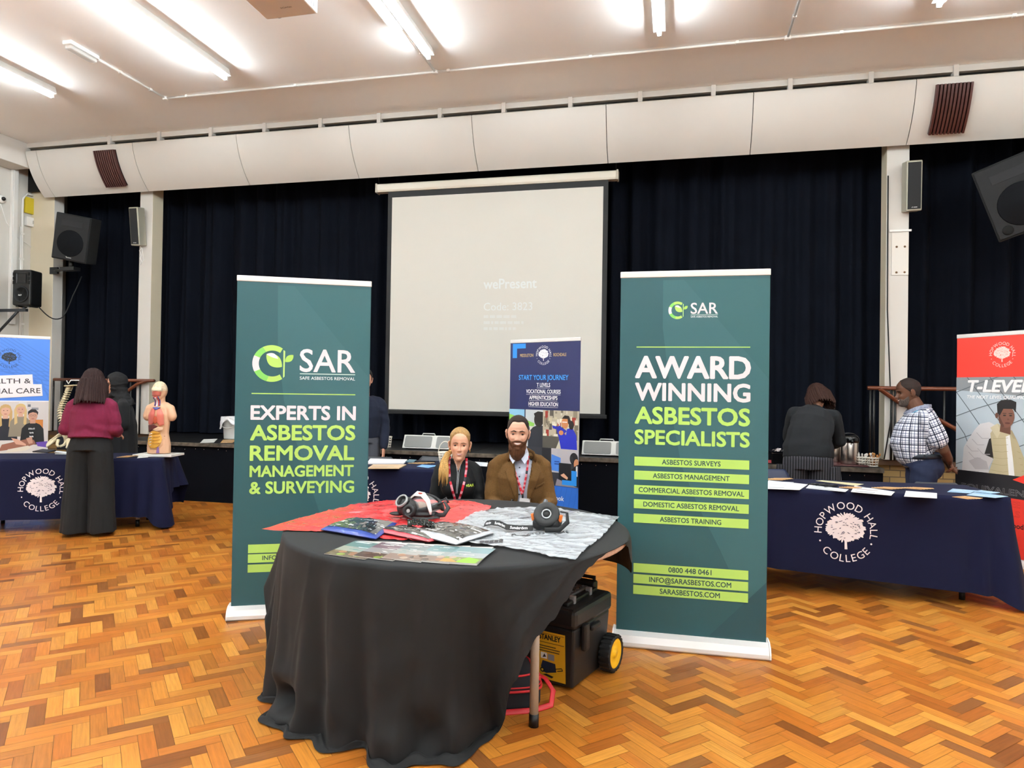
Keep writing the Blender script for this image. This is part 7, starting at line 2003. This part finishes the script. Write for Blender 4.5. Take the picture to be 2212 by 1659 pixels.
def spine_model():
    p = at(138, 975, z=ZL); c = Vector((p.x, p.y+.04, ZL))
    t = thing('spine_model', 'cream spine and pelvis model hanging from a hook stand behind the maroon sweater', 'anatomy model', c)
    M_bone = mat('bone_plastic', 'd8c9a6', rough=.5)
    Z = lambda py: at(138, py, y=c.y).z; X = lambda px: at(px, 900, y=c.y).x
    b = MB(); b.lathe([(0, 0), (.10, 0), (.10, .012), (.02, .016), (0, .016)], 24, c=(X(160), c.y+.10, ZL)); b.tube([(X(162), c.y+.10, ZL+.015), (X(162), c.y+.09, Z(828)), (X(160), c.y+.05, Z(821)), (X(150), c.y+.01, Z(821)), (X(146), c.y, Z(829))], .006, n=8); b.tube([(X(146), c.y, Z(829)), (X(142), c.y, Z(822))], .004, n=6); b.build('hook_stand', M_white_pl, t)
    pts = [(148, 835), (145, 843), (140, 856), (134, 870), (130, 884), (131, 900), (136, 915), (141, 930), (142, 940)]
    b = MB(); n = 24; C_ = []
    for i in range(n):
        f = i/(n-1)*(len(pts)-1); k = min(int(f), len(pts)-2); q = f-k
        px, py = pts[k][0]+(pts[k+1][0]-pts[k][0])*q, pts[k][1]+(pts[k+1][1]-pts[k][1])*q
        C_.append(Vector((X(px), c.y, Z(py))))
    b.tube(C_, .010, n=8)
    for i, q in enumerate(C_):
        r = .016+.014*i/n; b.lathe([(0, -.007), (r*.9, -.007), (r, 0), (r*.9, .007), (0, .007)], 14, c=q)
        b.box(q+Vector((-.028-.006*i/n, .01, -.004)), (.045, .008, .008), rotm(0, -.4, 0)); b.box(q+Vector((0, .02, 0)), (.06+.02*i/n, .008, .009))
    b.build('spine', M_bone, t)
    b = MB(); b.box(C_[0]+Vector((.035, 0, .012)), (.13, .08, .010), rotm(0, -.08, 0)); b.build('skull_plate', M_bone, t, bevel=.003)
    b = MB(); cp = C_[-1]
    def wing(s):
        def fn(u, v):
            a = -.5+2.6*u; r = .05+.085*v+.012*math.sin(u*9)
            return cp+Vector((s*(.02+r*math.sin(a)*.9), -.03+.05*math.cos(a)-.05*v*v, -.03+r*math.cos(a)*.75-.05*v))
        return fn
    for s in (-1, 1):
        bb = MB(); bb.grid(wing(s), 18, 10); o = bb.build('hip_bone', M_bone, t); q = o.modifiers.new('s', 'SOLIDIFY'); q.thickness = .014
        bb = MB(); bb.tube([cp+Vector((s*.06, -.03, -.05)), cp+Vector((s*.045, -.06, -.10)), cp+Vector((s*.01, -.075, -.115))], [.018, .014, .013], n=10); bb.build('pubic_bone', M_bone, t)
    b = MB(); b.tube([cp+Vector((0, 0, .01)), cp+Vector((0, .015, -.04)), cp+Vector((0, -.005, -.09))], [.034, .026, .008], n=10); b.build('sacrum', M_bone, t)
spine_model()
p0 = at(106, 975, z=ZL); p1 = at(150, 975, z=ZL)
R3 = rotm(0, 0, al); t = thing('display_case', 'dark upright carrying case standing behind the spine model', 'case', p0)
pc2 = (p0+p1)/2+Vector((-.09, .21, 0)); hz = at(125, 902, y=pc2.y).z-ZL
b = MB(); b.box(pc2+Vector((0, 0, hz/2)), ((p1-p0).length*1.15, .06, hz), R3); b.build('case', mat('case_navy', '12151d', rough=.5), t, bevel=.008)
b = MB(); b.box(pc2+R3 @ Vector((0, -.032, hz*.86)), ((p1-p0).length*.85, .004, .03), R3); b.build('seam_strip', M_black, t)
sheet_thing('tablet', pxq([(70, 977), (102, 979), (121, 974), (92, 972)], ZL), .012, '141418', 'black tablet lying on the anatomy table before the blue stand', 'tablet', z=ZL)
sheet_thing('leaflet', pxq([(117, 977), (150, 980), (152, 977), (122, 974)], ZL), .002, 'dfe4ea', 'white papers beside the maroon sweater person on the anatomy table', 'leaflet', z=ZL)
q = at(133, 982, z=ZL); b = MB(); b.tube([q+Vector((-.07, -.01, .006)), q+Vector((.06, .02, .006))], .005, n=8); tag(b.build('pen', M_white_pl), 'white pen beside the black trousers on the anatomy table', 'pen')
sheet_thing('leaflet', pxq([(296, 990), (320, 988), (320, 984), (300, 985)], ZL), .002, 'd9d6d2', 'white leaflet under the tan cards before the anatomy torso', 'leaflet', z=ZL)
kraft_fan((254, 988), (296, 987), 6, .05, ZL+.0025, 'long fan of tan cards before the anatomy torso')

# ---- black round table: sheets of plastic, kit and brochures
ZT = TZ+.002
def plastic_sheet(name, pts, z, amp, sc, m, seed, label, arts=None, lift=None):
    P = [at(*p, z=z) for p in pts]
    bm = bmesh.new(); f = bm.faces.new([bm.verts.new(p) for p in P]); bmesh.ops.triangulate(bm, faces=[f])
    for _ in range(9):
        es = [e for e in bm.edges if e.calc_length() > .011]
        if not es: break
        bmesh.ops.subdivide_edges(bm, edges=es, cuts=1); bmesh.ops.triangulate(bm, faces=[g for g in bm.faces if len(g.verts) > 3])
    bmesh.ops.beautify_fill(bm, faces=bm.faces, edges=bm.edges)
    bm.verts.index_update(); vs = []
    for v in bm.verts:
        x, y = v.co.x, v.co.y
        wx = .25*noise.noise(Vector((x*3, y*3, seed+2)))
        k = 1-abs(noise.noise(Vector(((x+.6*y)*sc, (y*1.5+wx)*sc, seed))))*2.6
        k2 = 1-abs(noise.noise(Vector(((x-.8*y)*sc*2.2, (y+wx)*sc*2.6, seed+5))))*2.6
        k3 = noise.noise(Vector((x*60, y*60, seed)))
        h = amp*(max(0, k)**3+.45*max(0, k2)**3+.10*k3+.25)
        r = math.hypot(x-TC.x, y-TC.y)
        if r > TR: h += -.25*(r-TR)
        if lift: h += lift(x, y)
        vs.append(Vector((x, y, z+max(.0008, h))))
    b = MB(); b.add(vs, [tuple(v.index for v in g.verts) for g in bm.faces], 0, None, True); bm.free()
    if arts:
        bv = bvh_of(b)
        for ar, fn in arts: ar.refine(.015); ar.paste(b, project(bv, fn, (0, 0, 1)), 1)
    o = b.build(name, [m, mat('sheet_print', attr=True, rough=.4)], fix=False)
    return tag(o, label, 'plastic sheet')
M_redp = mat('red_polythene', 'd63a3e', rough=.25, coat=.3)
def clear_mat():
    m = mat('clear_polythene', 'c9cfd4', rough=.16, coat=.4, alpha=.72)
    return m
plastic_sheet('waste_sack', [(565, 1143), (585, 1138), (605, 1131), (640, 1121), (668, 1116), (700, 1106), (735, 1098), (770, 1091), (812, 1083), (860, 1080), (940, 1083), (1000, 1083), (1030, 1088), (1062, 1094), (1056, 1104), (1020, 1115), (985, 1134), (960, 1152), (915, 1170), (870, 1168), (830, 1165), (795, 1160), (760, 1157), (710, 1150), (660, 1148), (612, 1147), (590, 1146)],
              ZT, .0075, 4.5, M_redp, 3, 'crumpled red plastic sack spread flat on the black table')
aw = Art()
pA, pB = at(1150, 1163, z=ZT), at(1232, 1153, z=ZT)
def on_sheet(px, py, px2, py2):
    a_, b_ = at(px, py, z=ZT), at(px2, py2, z=ZT); e_ = (b_-a_); L_ = e_.length; e_.normalize(); n_ = Vector((-e_.y, e_.x, 0))
    return L_, (lambda u, v: a_+e_*u+n_*v)
L1, f1 = on_sheet(1105, 1163, 1232, 1157); a1 = Art(); a1.text('ASBESTOS WASTE', 0, 0, .032, '2a2a2e', width=L1, bold=.02)
L2, f2 = on_sheet(1118, 1124, 1180, 1119); a2 = Art(); a2.text('ASBESTOS', 0, 0, .03, '4a4a50', width=L2, bold=.02)
L3, f3 = on_sheet(1035, 1178, 1100, 1176); a3 = Art()
for k in range(5): a3.poly([(L3*.16*k, 0), (L3*.16*k+.018, 0), (L3*.16*k+.034, .06), (L3*.16*k+.016, .06)], '3a3a3f')
plastic_sheet('waste_sack', [(880, 1157), (930, 1150), (958, 1148), (985, 1131), (1020, 1112), (1056, 1101), (1090, 1098), (1150, 1098), (1205, 1100), (1260, 1108), (1300, 1112), (1338, 1116), (1330, 1126), (1312, 1148), (1296, 1164), (1268, 1186), (1243, 1209), (1215, 1206), (1190, 1205), (1140, 1192), (1090, 1185), (1040, 1178), (1000, 1174), (950, 1168), (905, 1164)],
              ZT+.004, .008, 5.5, clear_mat(), 11, 'crumpled clear plastic sack with dark lettering on the black table', [(a1, f1), (a2, f2), (a3, f3)])
# folded garments in film
def pack(name, pts, th, top, side, label, seed, art_cols, z=ZT+.012):
    P = [at(*p, z=z) for p in pts]; t = thing(name, label, 'packed garment', (sum((p for p in P), Vector()))/len(P), 0, 'garments in film')
    A_, B_, D_ = P[0], P[1]-P[0], P[3]-P[0]; E_ = P[2]-P[1]
    def S_(u, v): return A_+B_*u+(D_.lerp(E_, u))*v
    def fn(u, v):
        q = S_(u, v); e = (math.sin(PI*u)**.4)*(math.sin(PI*v)**.4)
        return q+Vector((0, 0, th*e+.35*th*noise.noise(Vector((u*4+seed, v*4, 1)))*e+.25*th*abs(noise.noise(Vector((u*14, v*5+seed, 4))))*e))
    b = MB(); b.grid(fn, 40, 30); b.grid(lambda u, v: S_(u, v)+Vector((0, 0, -.004)), 4, 4)
    b.build('garment', mat('folded_'+side, side, rough=.35, coat=.5), t)
    def fp(u, v): q = fn(.05+.90*u, .12+.84*v); return q+Vector((0, 0, .0015))
    rg = random.Random(seed); b = MB(); NU, NV = 36, 26
    vs = [fp(i/NU, j/NV) for i in range(NU+1) for j in range(NV+1)]; fs = []; cs = []
    for i in range(NU):
        for j in range(NV):
            fs.append((i*(NV+1)+j, (i+1)*(NV+1)+j, (i+1)*(NV+1)+j+1, i*(NV+1)+j+1))
            k = noise.noise(Vector((i*.10, j*.75, seed)))+.35*noise.noise(Vector((i*.5, j*1.5, seed+3)))
            cs.append(art_cols[0] if k < .02 else art_cols[1] if k < .25 else art_cols[2] if k > .42 else art_cols[3+(i//9+j//7) % (len(art_cols)-3)])
    b.add(vs, fs, 0, cs, True); b.build('printed_insert', mat('film_print', attr=True, rough=.2, coat=.7), t, fix=False)
    return t
pack('garment_pack', [(692, 1143), (812, 1164), (858, 1130), (758, 1119)], .022, '22262c', '263f93', 'blue garment folded in clear film on the red plastic', 3, ['2b2f33', '3a4046', 'd8dadd', '30486a', '55595e'])
pack('garment_pack', [(808, 1146), (925, 1170), (975, 1160), (870, 1135)], .020, '3a3a3a', 'b8404c', 'grey and red garment pack half under the white edged one', 8, ['54534f', '6a6965', 'c8c6c2', '3a3a38', '8c8b86'])
pack('garment_pack', [(882, 1150), (985, 1176), (1068, 1150), (955, 1128)], .026, '3a3a3a', 'bcbec4', 'white edged black garment pack nearest the clear plastic', 13, ['3c3b3a', '5c5a57', 'e4e4e6', '8a8884', '2a2a2a'], ZT+.020)
b = MB(); b.grid(lambda u, v: at(880+70*u, 1124+10*u+12*v, z=ZT+.035)+Vector((0, 0, .018*abs(noise.noise(Vector((u*9, v*6, 3))))+.012*math.sin(PI*u))), 30, 10, smooth=False); o = b.build('black_film', mat('gloss_black_film', '101012', rough=.15), None); q = o.modifiers.new('s', 'SOLIDIFY'); q.thickness = .004; tag(o, 'crumpled strip of glossy black film between mask and garment packs', 'film')
# brochures fanned along the front edge
for k in range(5):
    dx = 62*k; f = k/4
    A_ = (700+dx, 1197+5.0*k); B_ = (788+dx-6*f, 1209.5+3.2*k); C2 = (868+dx-50*f*1.0, 1172+3.2*k+1*f); D_ = (768+dx-20*f, 1169+4*k)
    a = Art(); a.rect(0, .62, 1, 1, ['66827f', '6f5e66', '747f82', '6a888c', '78949a'][k]); a.rect(0, 0, 1, .32, ['6c5848', '5a433a', '846f64', '806c60', '76844f'][k]); a.rect(0, .32, 1, .62, ['94978f', '8c8888', '9a9a96', '8f9797', '98a0a2'][k])
    rg = random.Random(k)
    for j in range(14): a.rect(x_ := rg.uniform(.04, .5), y_ := rg.uniform(.4, .95), x_+rg.uniform(.1, .4), y_+.018, rg.choice(['e8ecec', '5a8a84', '7a8a88', 'd8d4cc']))
    for j in range(6): a.ell(rg.uniform(.1, .9), rg.uniform(.06, .3), .1, .07, rg.choice(['6a5044', '7f8f4a', 'a89484', '54443c', '96705a']), 10)
    if k == 4: a.poly([(.35, 0), (.95, 0), (.95, .22), (.6, .34)], '86b838'); a.poly([(0, 0), (.5, 0), (.2, .2), (0, .2)], 'b08c48')
    sheet_thing('brochure', pxq([A_, B_, C2, D_], ZT), .002+.0016*k, 'd0ccc6', 'glossy brochure in the fan on the black table, %s' % ['undermost, towards the red tip', 'second from the undermost', 'third of the five', 'just beneath the topmost', 'topmost with lime green corner'][k], 'brochure', 'fanned brochures', a, ZT, mat('glossy_paper', attr=True, rough=.22))
# full-face respirator
def respirator():
    c = at(893, 1118, z=ZT+.01)+Vector((0, .03, .0)); c.z = ZT+.012
    t = thing('face_mask', 'black full face respirator with clear visor lying on the red plastic', 'respirator', c)
    M_rub = mat('black_rubber', '1c1c1e', rough=.55)
    k = 1.0
    V = lambda x, y, z: c+Vector((x, y, z))*k
    # skirt
    b = MB()
    b.tube([V(.045+.080*math.cos(a), .02+.060*math.sin(a), .035+.022*math.cos(a)) for a in [2*PI*i/40 for i in range(41)]], [(.020, .012)]*41, n=10, up=(0, 0, 1)); b.ell(V(-.03, -.03, .048), (.062, .055, .046), n=20); b.ell(V(-.04, -.03, .075), (.035, .035, .03), n=16); b.ell(V(-.095, -.02, .012), (.045, .035, .010), n=16); b.ell(V(.02, .0, .018), (.11, .065, .018), n=20)
    b.tube([V(.125*math.cos(a)*.9+.03, .03+.02*math.sin(a), .03+.078*math.sin(a)) for a in [PI*i/20 for i in range(21)]], .010, n=8)
    me = fuse(b, .005, 4); o = bpy.data.objects.new('face_piece', me); me.materials.append(M_rub); COL.objects.link(o); o.parent = t; o.matrix_parent_inverse = chainm(t).inverted()
    # visor
    b = MB()
    def vis(u, v):
        a = PI*u; e = PI*.5*v
        return V(.045+.088*math.cos(a)*math.cos(e)+0*v, .01-.058*math.sin(e)+.0, .032+.082*math.sin(a)*(.35+.65*math.cos(e)))
    b.grid(vis, 28, 10); b.build('visor', mat('visor', 'b9bcbb', rough=.06, alpha=.38, coat=.6), t, fix=False)
    b = MB(); b.ell(V(.03, -.005, .045), (.040, .03, .035), n=16); b.build('inner_cup', mat('peach_silicone', 'd3b9a6', rough=.4), t, fix=False)
    # white crown band
    b = MB(); b.tube([V(-.025, .0, .098), (V(.005, -.012, .122)), V(.05, -.028, .121), V(.085, -.048, .092), V(.103, -.058, .045), V(.106, -.060, .024)], [(.004, .020), (.004, .020), (.004, .016), (.004, .013), (.004, .009), (.003, .005)], n=10, up=(0, -.5, 1)); b.build('crown_band', M_white_pl, t)
    b = MB(); b.box(V(.035, -.02, .127), (.02, .022, .005)); b.build('red_mark', mat('red_mark', 'd04a40', rough=.4), t)
    # breathing port
    d = Vector((-.30, -.72, .62)).normalized(); p = V(-.042, -.048, .070)
    M4 = Matrix.Translation(p) @ d.to_track_quat('Z', 'Y').to_matrix().to_4x4()
    b = MB(); b.lathe([(.036, -.03), (.034, .014), (.036, .018), (.036, .030), (.029, .030), (.028, .0), (0, .0)], 32, M=M4); b.build('port', M_rub, t)
    b = MB(); b.lathe([(.0365, .026), (.0365, .036), (.028, .036), (.028, .026), (.0365, .026)], 32, M=M4, caps=False); b.build('port_ring', mat('ring_grey', '9a9a9a', rough=.35, metal=.4), t)
    b = MB(); b.lathe([(0, .012), (.010, .010), (.014, .004)], 16, M=M4); b.build('valve', mat('red_mark'), t)
    # cheek housing
    d2 = Vector((.15, -.95, .15)).normalized(); M5 = Matrix.Translation(V(-.005, -.085, .042)) @ d2.to_track_quat('Z', 'Y').to_matrix().to_4x4()
    b = MB(); b.lathe([(.036, -.03), (.036, .0), (.030, .010), (.018, .012), (.016, .008), (0, .008)], 28, M=M5); b.build('cheek_housing', M_rub, t)
    b = MB()
    for j in range(5): b.box((0, 0, 0), (.003, .02, .003), M=M5 @ Matrix.Translation((0, 0, .012)) @ Matrix.Rotation(j*PI/5, 4, 'Z'))
    b.build('cheek_emblem', mat('pale_print', 'c8c8c8', rough=.5), t)
    # straps
    for pts, r_ in (([V(.11, .0, .06), V(.16, .0, .085), V(.185, -.01, .055), V(.165, -.02, .02), V(.12, -.03, .016)], (.003, .012)), ([V(.10, -.04, .02), V(.15, -.06, .012), V(.09, -.085, .008), V(.02, -.10, .008)], (.003, .011)), ([V(.11, .05, .07), V(.145, .07, .095), V(.16, .06, .07)], (.003, .008)), ([V(-.02, -.10, .012), V(.0, -.13, .03), V(.03, -.135, .012)], (.003, .012))):
        b = MB(); b.tube(pts, [r_]*len(pts), n=8, up=(0, 0, 1)); b.build('strap', M_rub, t)
respirator()
# round breathing unit with a printed strap
def breathing_unit():
    c = at(1177, 1148, z=ZT+.012); c.z = ZT+.012; c.y += .05
    t = thing('breathing_unit', 'round black filter unit with orange clips on the clear plastic', 'respirator', c)
    V = lambda x, y, z: c+Vector((x, y, z))
    d = Vector((.05, -.86, .50)).normalized(); M4 = Matrix.Translation(V(.0, -.01, .075)) @ d.to_track_quat('Z', 'Y').to_matrix().to_4x4()
    b = MB(); b.lathe([(0, -.06), (.05, -.06), (.062, -.04), (.064, .0), (.060, .006), (.026, .008), (.024, .004), (0, .004)], 44, M=M4); b.build('filter_disc', M_blackpl, t)
    b = MB(); b.lathe([(.024, .005), (.024, .0095), (.018, .0095), (.018, .005), (.024, .005)], 32, M=M4, caps=False); b.build('centre_ring', mat('ring_pale', 'a9abad', rough=.35), t)
    b = MB(); b.lathe([(.0, .007), (.016, .0075), (.017, .004)], 24, M=M4); b.build('centre_cap', M_black, t)
    b = MB(); b.box(V(.0, .015, .03), (.135, .10, .055), rotm(.1, 0, 0)); o = b.build('body', mat('soft_black', '18181a', rough=.7), t, bevel=.02)
    for sx in (-1, 1):
        b = MB(); b.box(V(sx*.068, -.005, .058), (.016, .02, .035), rotm(0, sx*.2, 0)); b.build('orange_clip', mat('orange_clip', 'e0742c', rough=.4), t, bevel=.004)
    b = MB(); b.tube([V(.065, .0, .09), V(.098, .0, .085), V(.105, -.02, .045), V(.07, -.05, .012), V(.0, -.055, .008)], [(.004, .012)]*5, n=8, up=(0, 0, 1)); b.build('strap', mat('soft_black'), t)
    b = MB(); b.tube([V(-.03, .06, .10), V(-.02, .08, .13)], [.012, .010], n=12); b.build('hose_stub', mat('hose_grey', '5c6068', rough=.4), t)
    # strap with lettering trailing over the sheet
    ks = [at(1152, 1141, z=ZT+.02), at(1120, 1141, z=ZT+.022), at(1095, 1139, z=ZT+.03), at(1078, 1131, z=ZT+.035), at(1062, 1129, z=ZT+.03), at(1050, 1131, z=ZT+.022), at(1045, 1138, z=ZT+.012)]
    b = MB(); hw = .016; vs = []; n = 36; P = []
    for i in range(n+1):
        f = i/n*(len(ks)-1); k = min(int(f), len(ks)-2); q = f-k; q = q*q*(3-2*q)*.4+q*.6; P.append(ks[k].lerp(ks[k+1], q))
    for p in P: vs += [p+Vector((0, -.012, -.010)), p+Vector((0, .012, .012))]
    b.add(vs, [(2*i, 2*i+1, 2*i+3, 2*i+2) for i in range(n)], 0, '151517', True)
    ar = Art(); L_ = (P[0]-P[-1]).length
    for u in (.10, .42, .74): ar.text('Sundström', u*L_*1.05, .0, .011, 'e4e4e6', bold=.03, width=L_*.23)
    def fs_(u, v, h):
        f = (1-u/(L_*1.08))*n; k = max(0, min(int(f), n-1)); p = P[k].lerp(P[k+1], f-k); return p+Vector((0, -.012+.024*(v+.006)/.024, -.010+.022*(v+.006)/.024))+Vector((0, -.7, .7))*(.0012+h)
    ar.paste(b, fs_, 0); o = b.build('printed_strap', mat('strap_print', attr=True, rough=.6), t, fix=False)
breathing_unit()

# ---- under the round table: tool chest and bag
def tool_chest():
    A = at(1238, 1499, z=0); B = at(1303, 1447, z=0); e1 = (B-A).normalized(); e2 = Vector((-e1.y, e1.x, 0)); L1, L2, Hh = .40, .60, .40
    if e2.x > 0: e2 = -e2
    t = thing('tool_chest', 'black wheeled tool chest with a yellow label under the round table', 'tool chest', A+e1*.2+e2*.3)
    P = lambda u, v, z: A+e1*u+e2*v+Vector((0, 0, z)); R3 = Matrix((e1, e2, Vector((0, 0, 1)))).transposed()
    M_tc = mat('chest_plastic', '17181a', rough=.45, bump=.05, bscale=200)
    b = MB(); vs = []
    for z, i_ in ((.012, .012), (.30, -.004)):
        vs += [P(i_, i_, z), P(L1-i_, i_, z), P(L1-i_, L2-i_, z), P(i_, L2-i_, z)]
    b.add(vs, [(0, 1, 5, 4), (1, 2, 6, 5), (2, 3, 7, 6), (3, 0, 4, 7), (0, 3, 2, 1), (4, 5, 6, 7)]); b.build('chest_body', M_tc, t, bevel=.012)
    b = MB(); b.box(P(L1/2, L2/2, .345), (L1+.03, L2+.03, .095), R3); b.build('lid', M_tc, t, bevel=.022)
    b = MB(); b.box(P(L1/2, L2/2, .40), (L1-.06, L2-.10, .025), R3); b.box(P(L1-.03, L2/2, .415), (.05, L2*.8, .05), R3); b.build('lid_ridge', M_tc, t, bevel=.01)
    b = MB(); b.box(P(.20, .20, .418), (.24, .24, .014), R3); b.build('organiser_lid', mat('grey_smoke', '55565a', rough=.3), t, bevel=.006)
    b = MB()
    for i in range(7):
        for j in range(6): b.ell(P(.11+.03*i, .10+.035*j, .427), (.011, .005, .004), R3 @ rotm(0, 0, .8 if (i+j) % 2 else -.8), n=8)
    b.build('tread_pattern', mat('grey_smoke2', '3f4044', rough=.35), t)
    for u in (.10, .28):
        b = MB(); b.box(P(u, .06, .405), (.022, .03, .05), R3); b.build('latch', mat('latch_grey', '8b8c90', rough=.35), t, bevel=.004)
    b = MB(); b.box(P(.08, -.022, .25), (.05, .03, .13), R3); b.box(P(.20, -.018, .27), (.10, .022, .03), R3); b.build('corner_moulding', M_tc, t, bevel=.01)
    b = MB(); b.box(P(-.02, .30, .25), (.03, .09, .09), R3); b.build('clasp', mat('steel_clasp', 'a8a8aa', rough=.25, metal=.9), t, bevel=.004)
    # label on the long face: u = 0 plane, runs along e2
    ar = Art(); W_, H_ = .155, .235
    ar.rect(0, 0, W_, H_, 'd9a520'); ar.text('STANLEY', .012, H_-.040, .024, '1a1a1c', width=W_*.75, bold=.05)
    ar.rect(.006, H_-.012, W_-.006, H_-.010, '3a3020'); ar.rect(.006, H_-.056, W_-.006, H_-.053, '3a3020')
    rg = random.Random(1)
    for k in range(3): ar.rect(.01, H_-.075-.012*k, .10+.03*rg.random(), H_-.070-.012*k, '4a3c20')
    ar.rect(.02, H_-.135, .055, H_-.105, 'e8e6e4'); ar.rect(.06, H_-.138, .095, H_-.108, '8a8f98'); ar.poly([(.03, H_-.13), (.04, H_-.11), (.05, H_-.125)], '2a2a30')
    ar.poly([(.02, .06), (.03, .09), (.10, .085), (.105, .045), (.05, .03), (.03, .035)], '1f2a40'); ar.ell(.028, .043, .012, .012, '15161a'); ar.ell(.028, .043, .006, .006, 'd9b030'); ar.line([(.1, .06), (.135, .07), (.14, .06), (.11, .052)], .004, '1a1a1c'); ar.poly([(.03, .02), (.08, .01), (.09, .02), (.05, .027)], '22242a')
    b = MB(); ar.paste(b, lambda u, v, h: P(-.0015-h+.012-.016*(v+.03)/.29, .045+(W_-u), .032+v), 0); o = b.build('label', print_mat(), t, fix=False); o['label'] = 'yellow printed label'
    # wheels on the short face (v = 0), far end
    for vv in (-.035, L2+.035):
        c_ = P(L1-.045, vv, .092); M4 = Matrix.Translation(c_) @ (R3 @ Matrix.Rotation(PI/2, 3, 'X')).to_4x4()
        b = MB(); b.lathe([(.075, -.03), (.088, -.03), (.092, -.02), (.092, .02), (.088, .03), (.075, .03), (.075, -.03)], 40, M=M4, caps=False)
        for j in range(22):
            q = 2*PI*j/22; b.box((.091*math.cos(q), .091*math.sin(q), 0), (.008, .012, .056), rotm(0, 0, q), M=M4)
        o = b.build('wheel', M_black, t)
        b = MB(); b.lathe([(0, -.026), (.0745, -.026), (.0745, .026), (.068, .028), (.052, .020), (.02, .020), (.016, .03), (0, .03)], 32, M=M4); h_ = b.build('hub', mat('yellow_hub', 'f0b81c', rough=.4), o)
    b = MB(); b.tube([P(L1+.02, .1, .12), P(L1+.03, .1, .44), P(L1+.03, L2-.1, .44), P(L1+.02, L2-.1, .12)], .012, n=8); b.build('pull_handle', M_tc, t)
tool_chest()
def bag():
    q = at(1150, 1530, z=0); c = Vector((q.x-.215, q.y+.05, 0))
    t = thing('tool_bag', 'black soft bag with red piping on the floor under the round table', 'bag', c, 0)
    an = math.radians(20); R3 = rotm(0, 0, an); P = lambda x, y, z: c+R3 @ Vector((x, y, z))
    def sec(z): return 1-.10*max(0, z-.09)/.12
    b = MB()
    limb_pts = []
    rows = []
    for z, s in ((.004, .97), (.02, 1.0), (.085, 1.0), (.092, 1.0), (.125, .95), (.148, .84), (.155, .78)):
        row = []
        for j in range(48):
            a = 2*PI*j/48; ca, sa = math.cos(a), math.sin(a); p = .42
            row.append(P(.23*s*math.copysign(abs(ca)**p, ca), .15*s*math.copysign(abs(sa)**p, sa), z+.004*noise.noise(Vector((ca*3, sa*3, z*20)))))
        rows.append(row)
    vs = [v for r in rows for v in r]; n = 48
    b.add(vs, [(i*n+j, i*n+(j+1) % n, (i+1)*n+(j+1) % n, (i+1)*n+j) for i in range(len(rows)-1) for j in range(n)]+[tuple((len(rows)-1)*n+j for j in range(n)), tuple(range(n))[::-1]], 0, None, True)
    b.build('bag_body', mat('navy_black_fabric', '14171f', rough=.85, bump=.1, bscale=300), t)
    M_rd = mat('red_piping', 'c8202a', rough=.5)
    for z, s, r_ in ((.088, 1.012, .006), (.104, 1.0, .004), (.148, .85, .005)):
        b = MB(); row = []
        for j in range(49):
            a = 2*PI*j/48; ca, sa = math.cos(a), math.sin(a); p = .42
            row.append(P(.23*s*math.copysign(abs(ca)**p, ca), .15*s*math.copysign(abs(sa)**p, sa), z))
        b.tube(row, r_, n=6); b.build('red_piping', M_rd, t)
    b = MB(); b.tube([P(.22, .02, .10), P(.26, -.02, .09), P(.29, -.06, .05), P(.27, -.12, .012), P(.18, -.16, .008), P(.02, -.17, .008), P(-.14, -.165, .01)], [(.004, .014)]*7, n=8, up=(0, 0, 1)); b.build('shoulder_strap', M_rd, t)
    b = MB(); b.box(P(.215, -.06, .115), (.03, .05, .03), R3); b.build('zip_pull', M_rd, t, bevel=.006)
bag()
# dark coat hung under the table edge near the notch
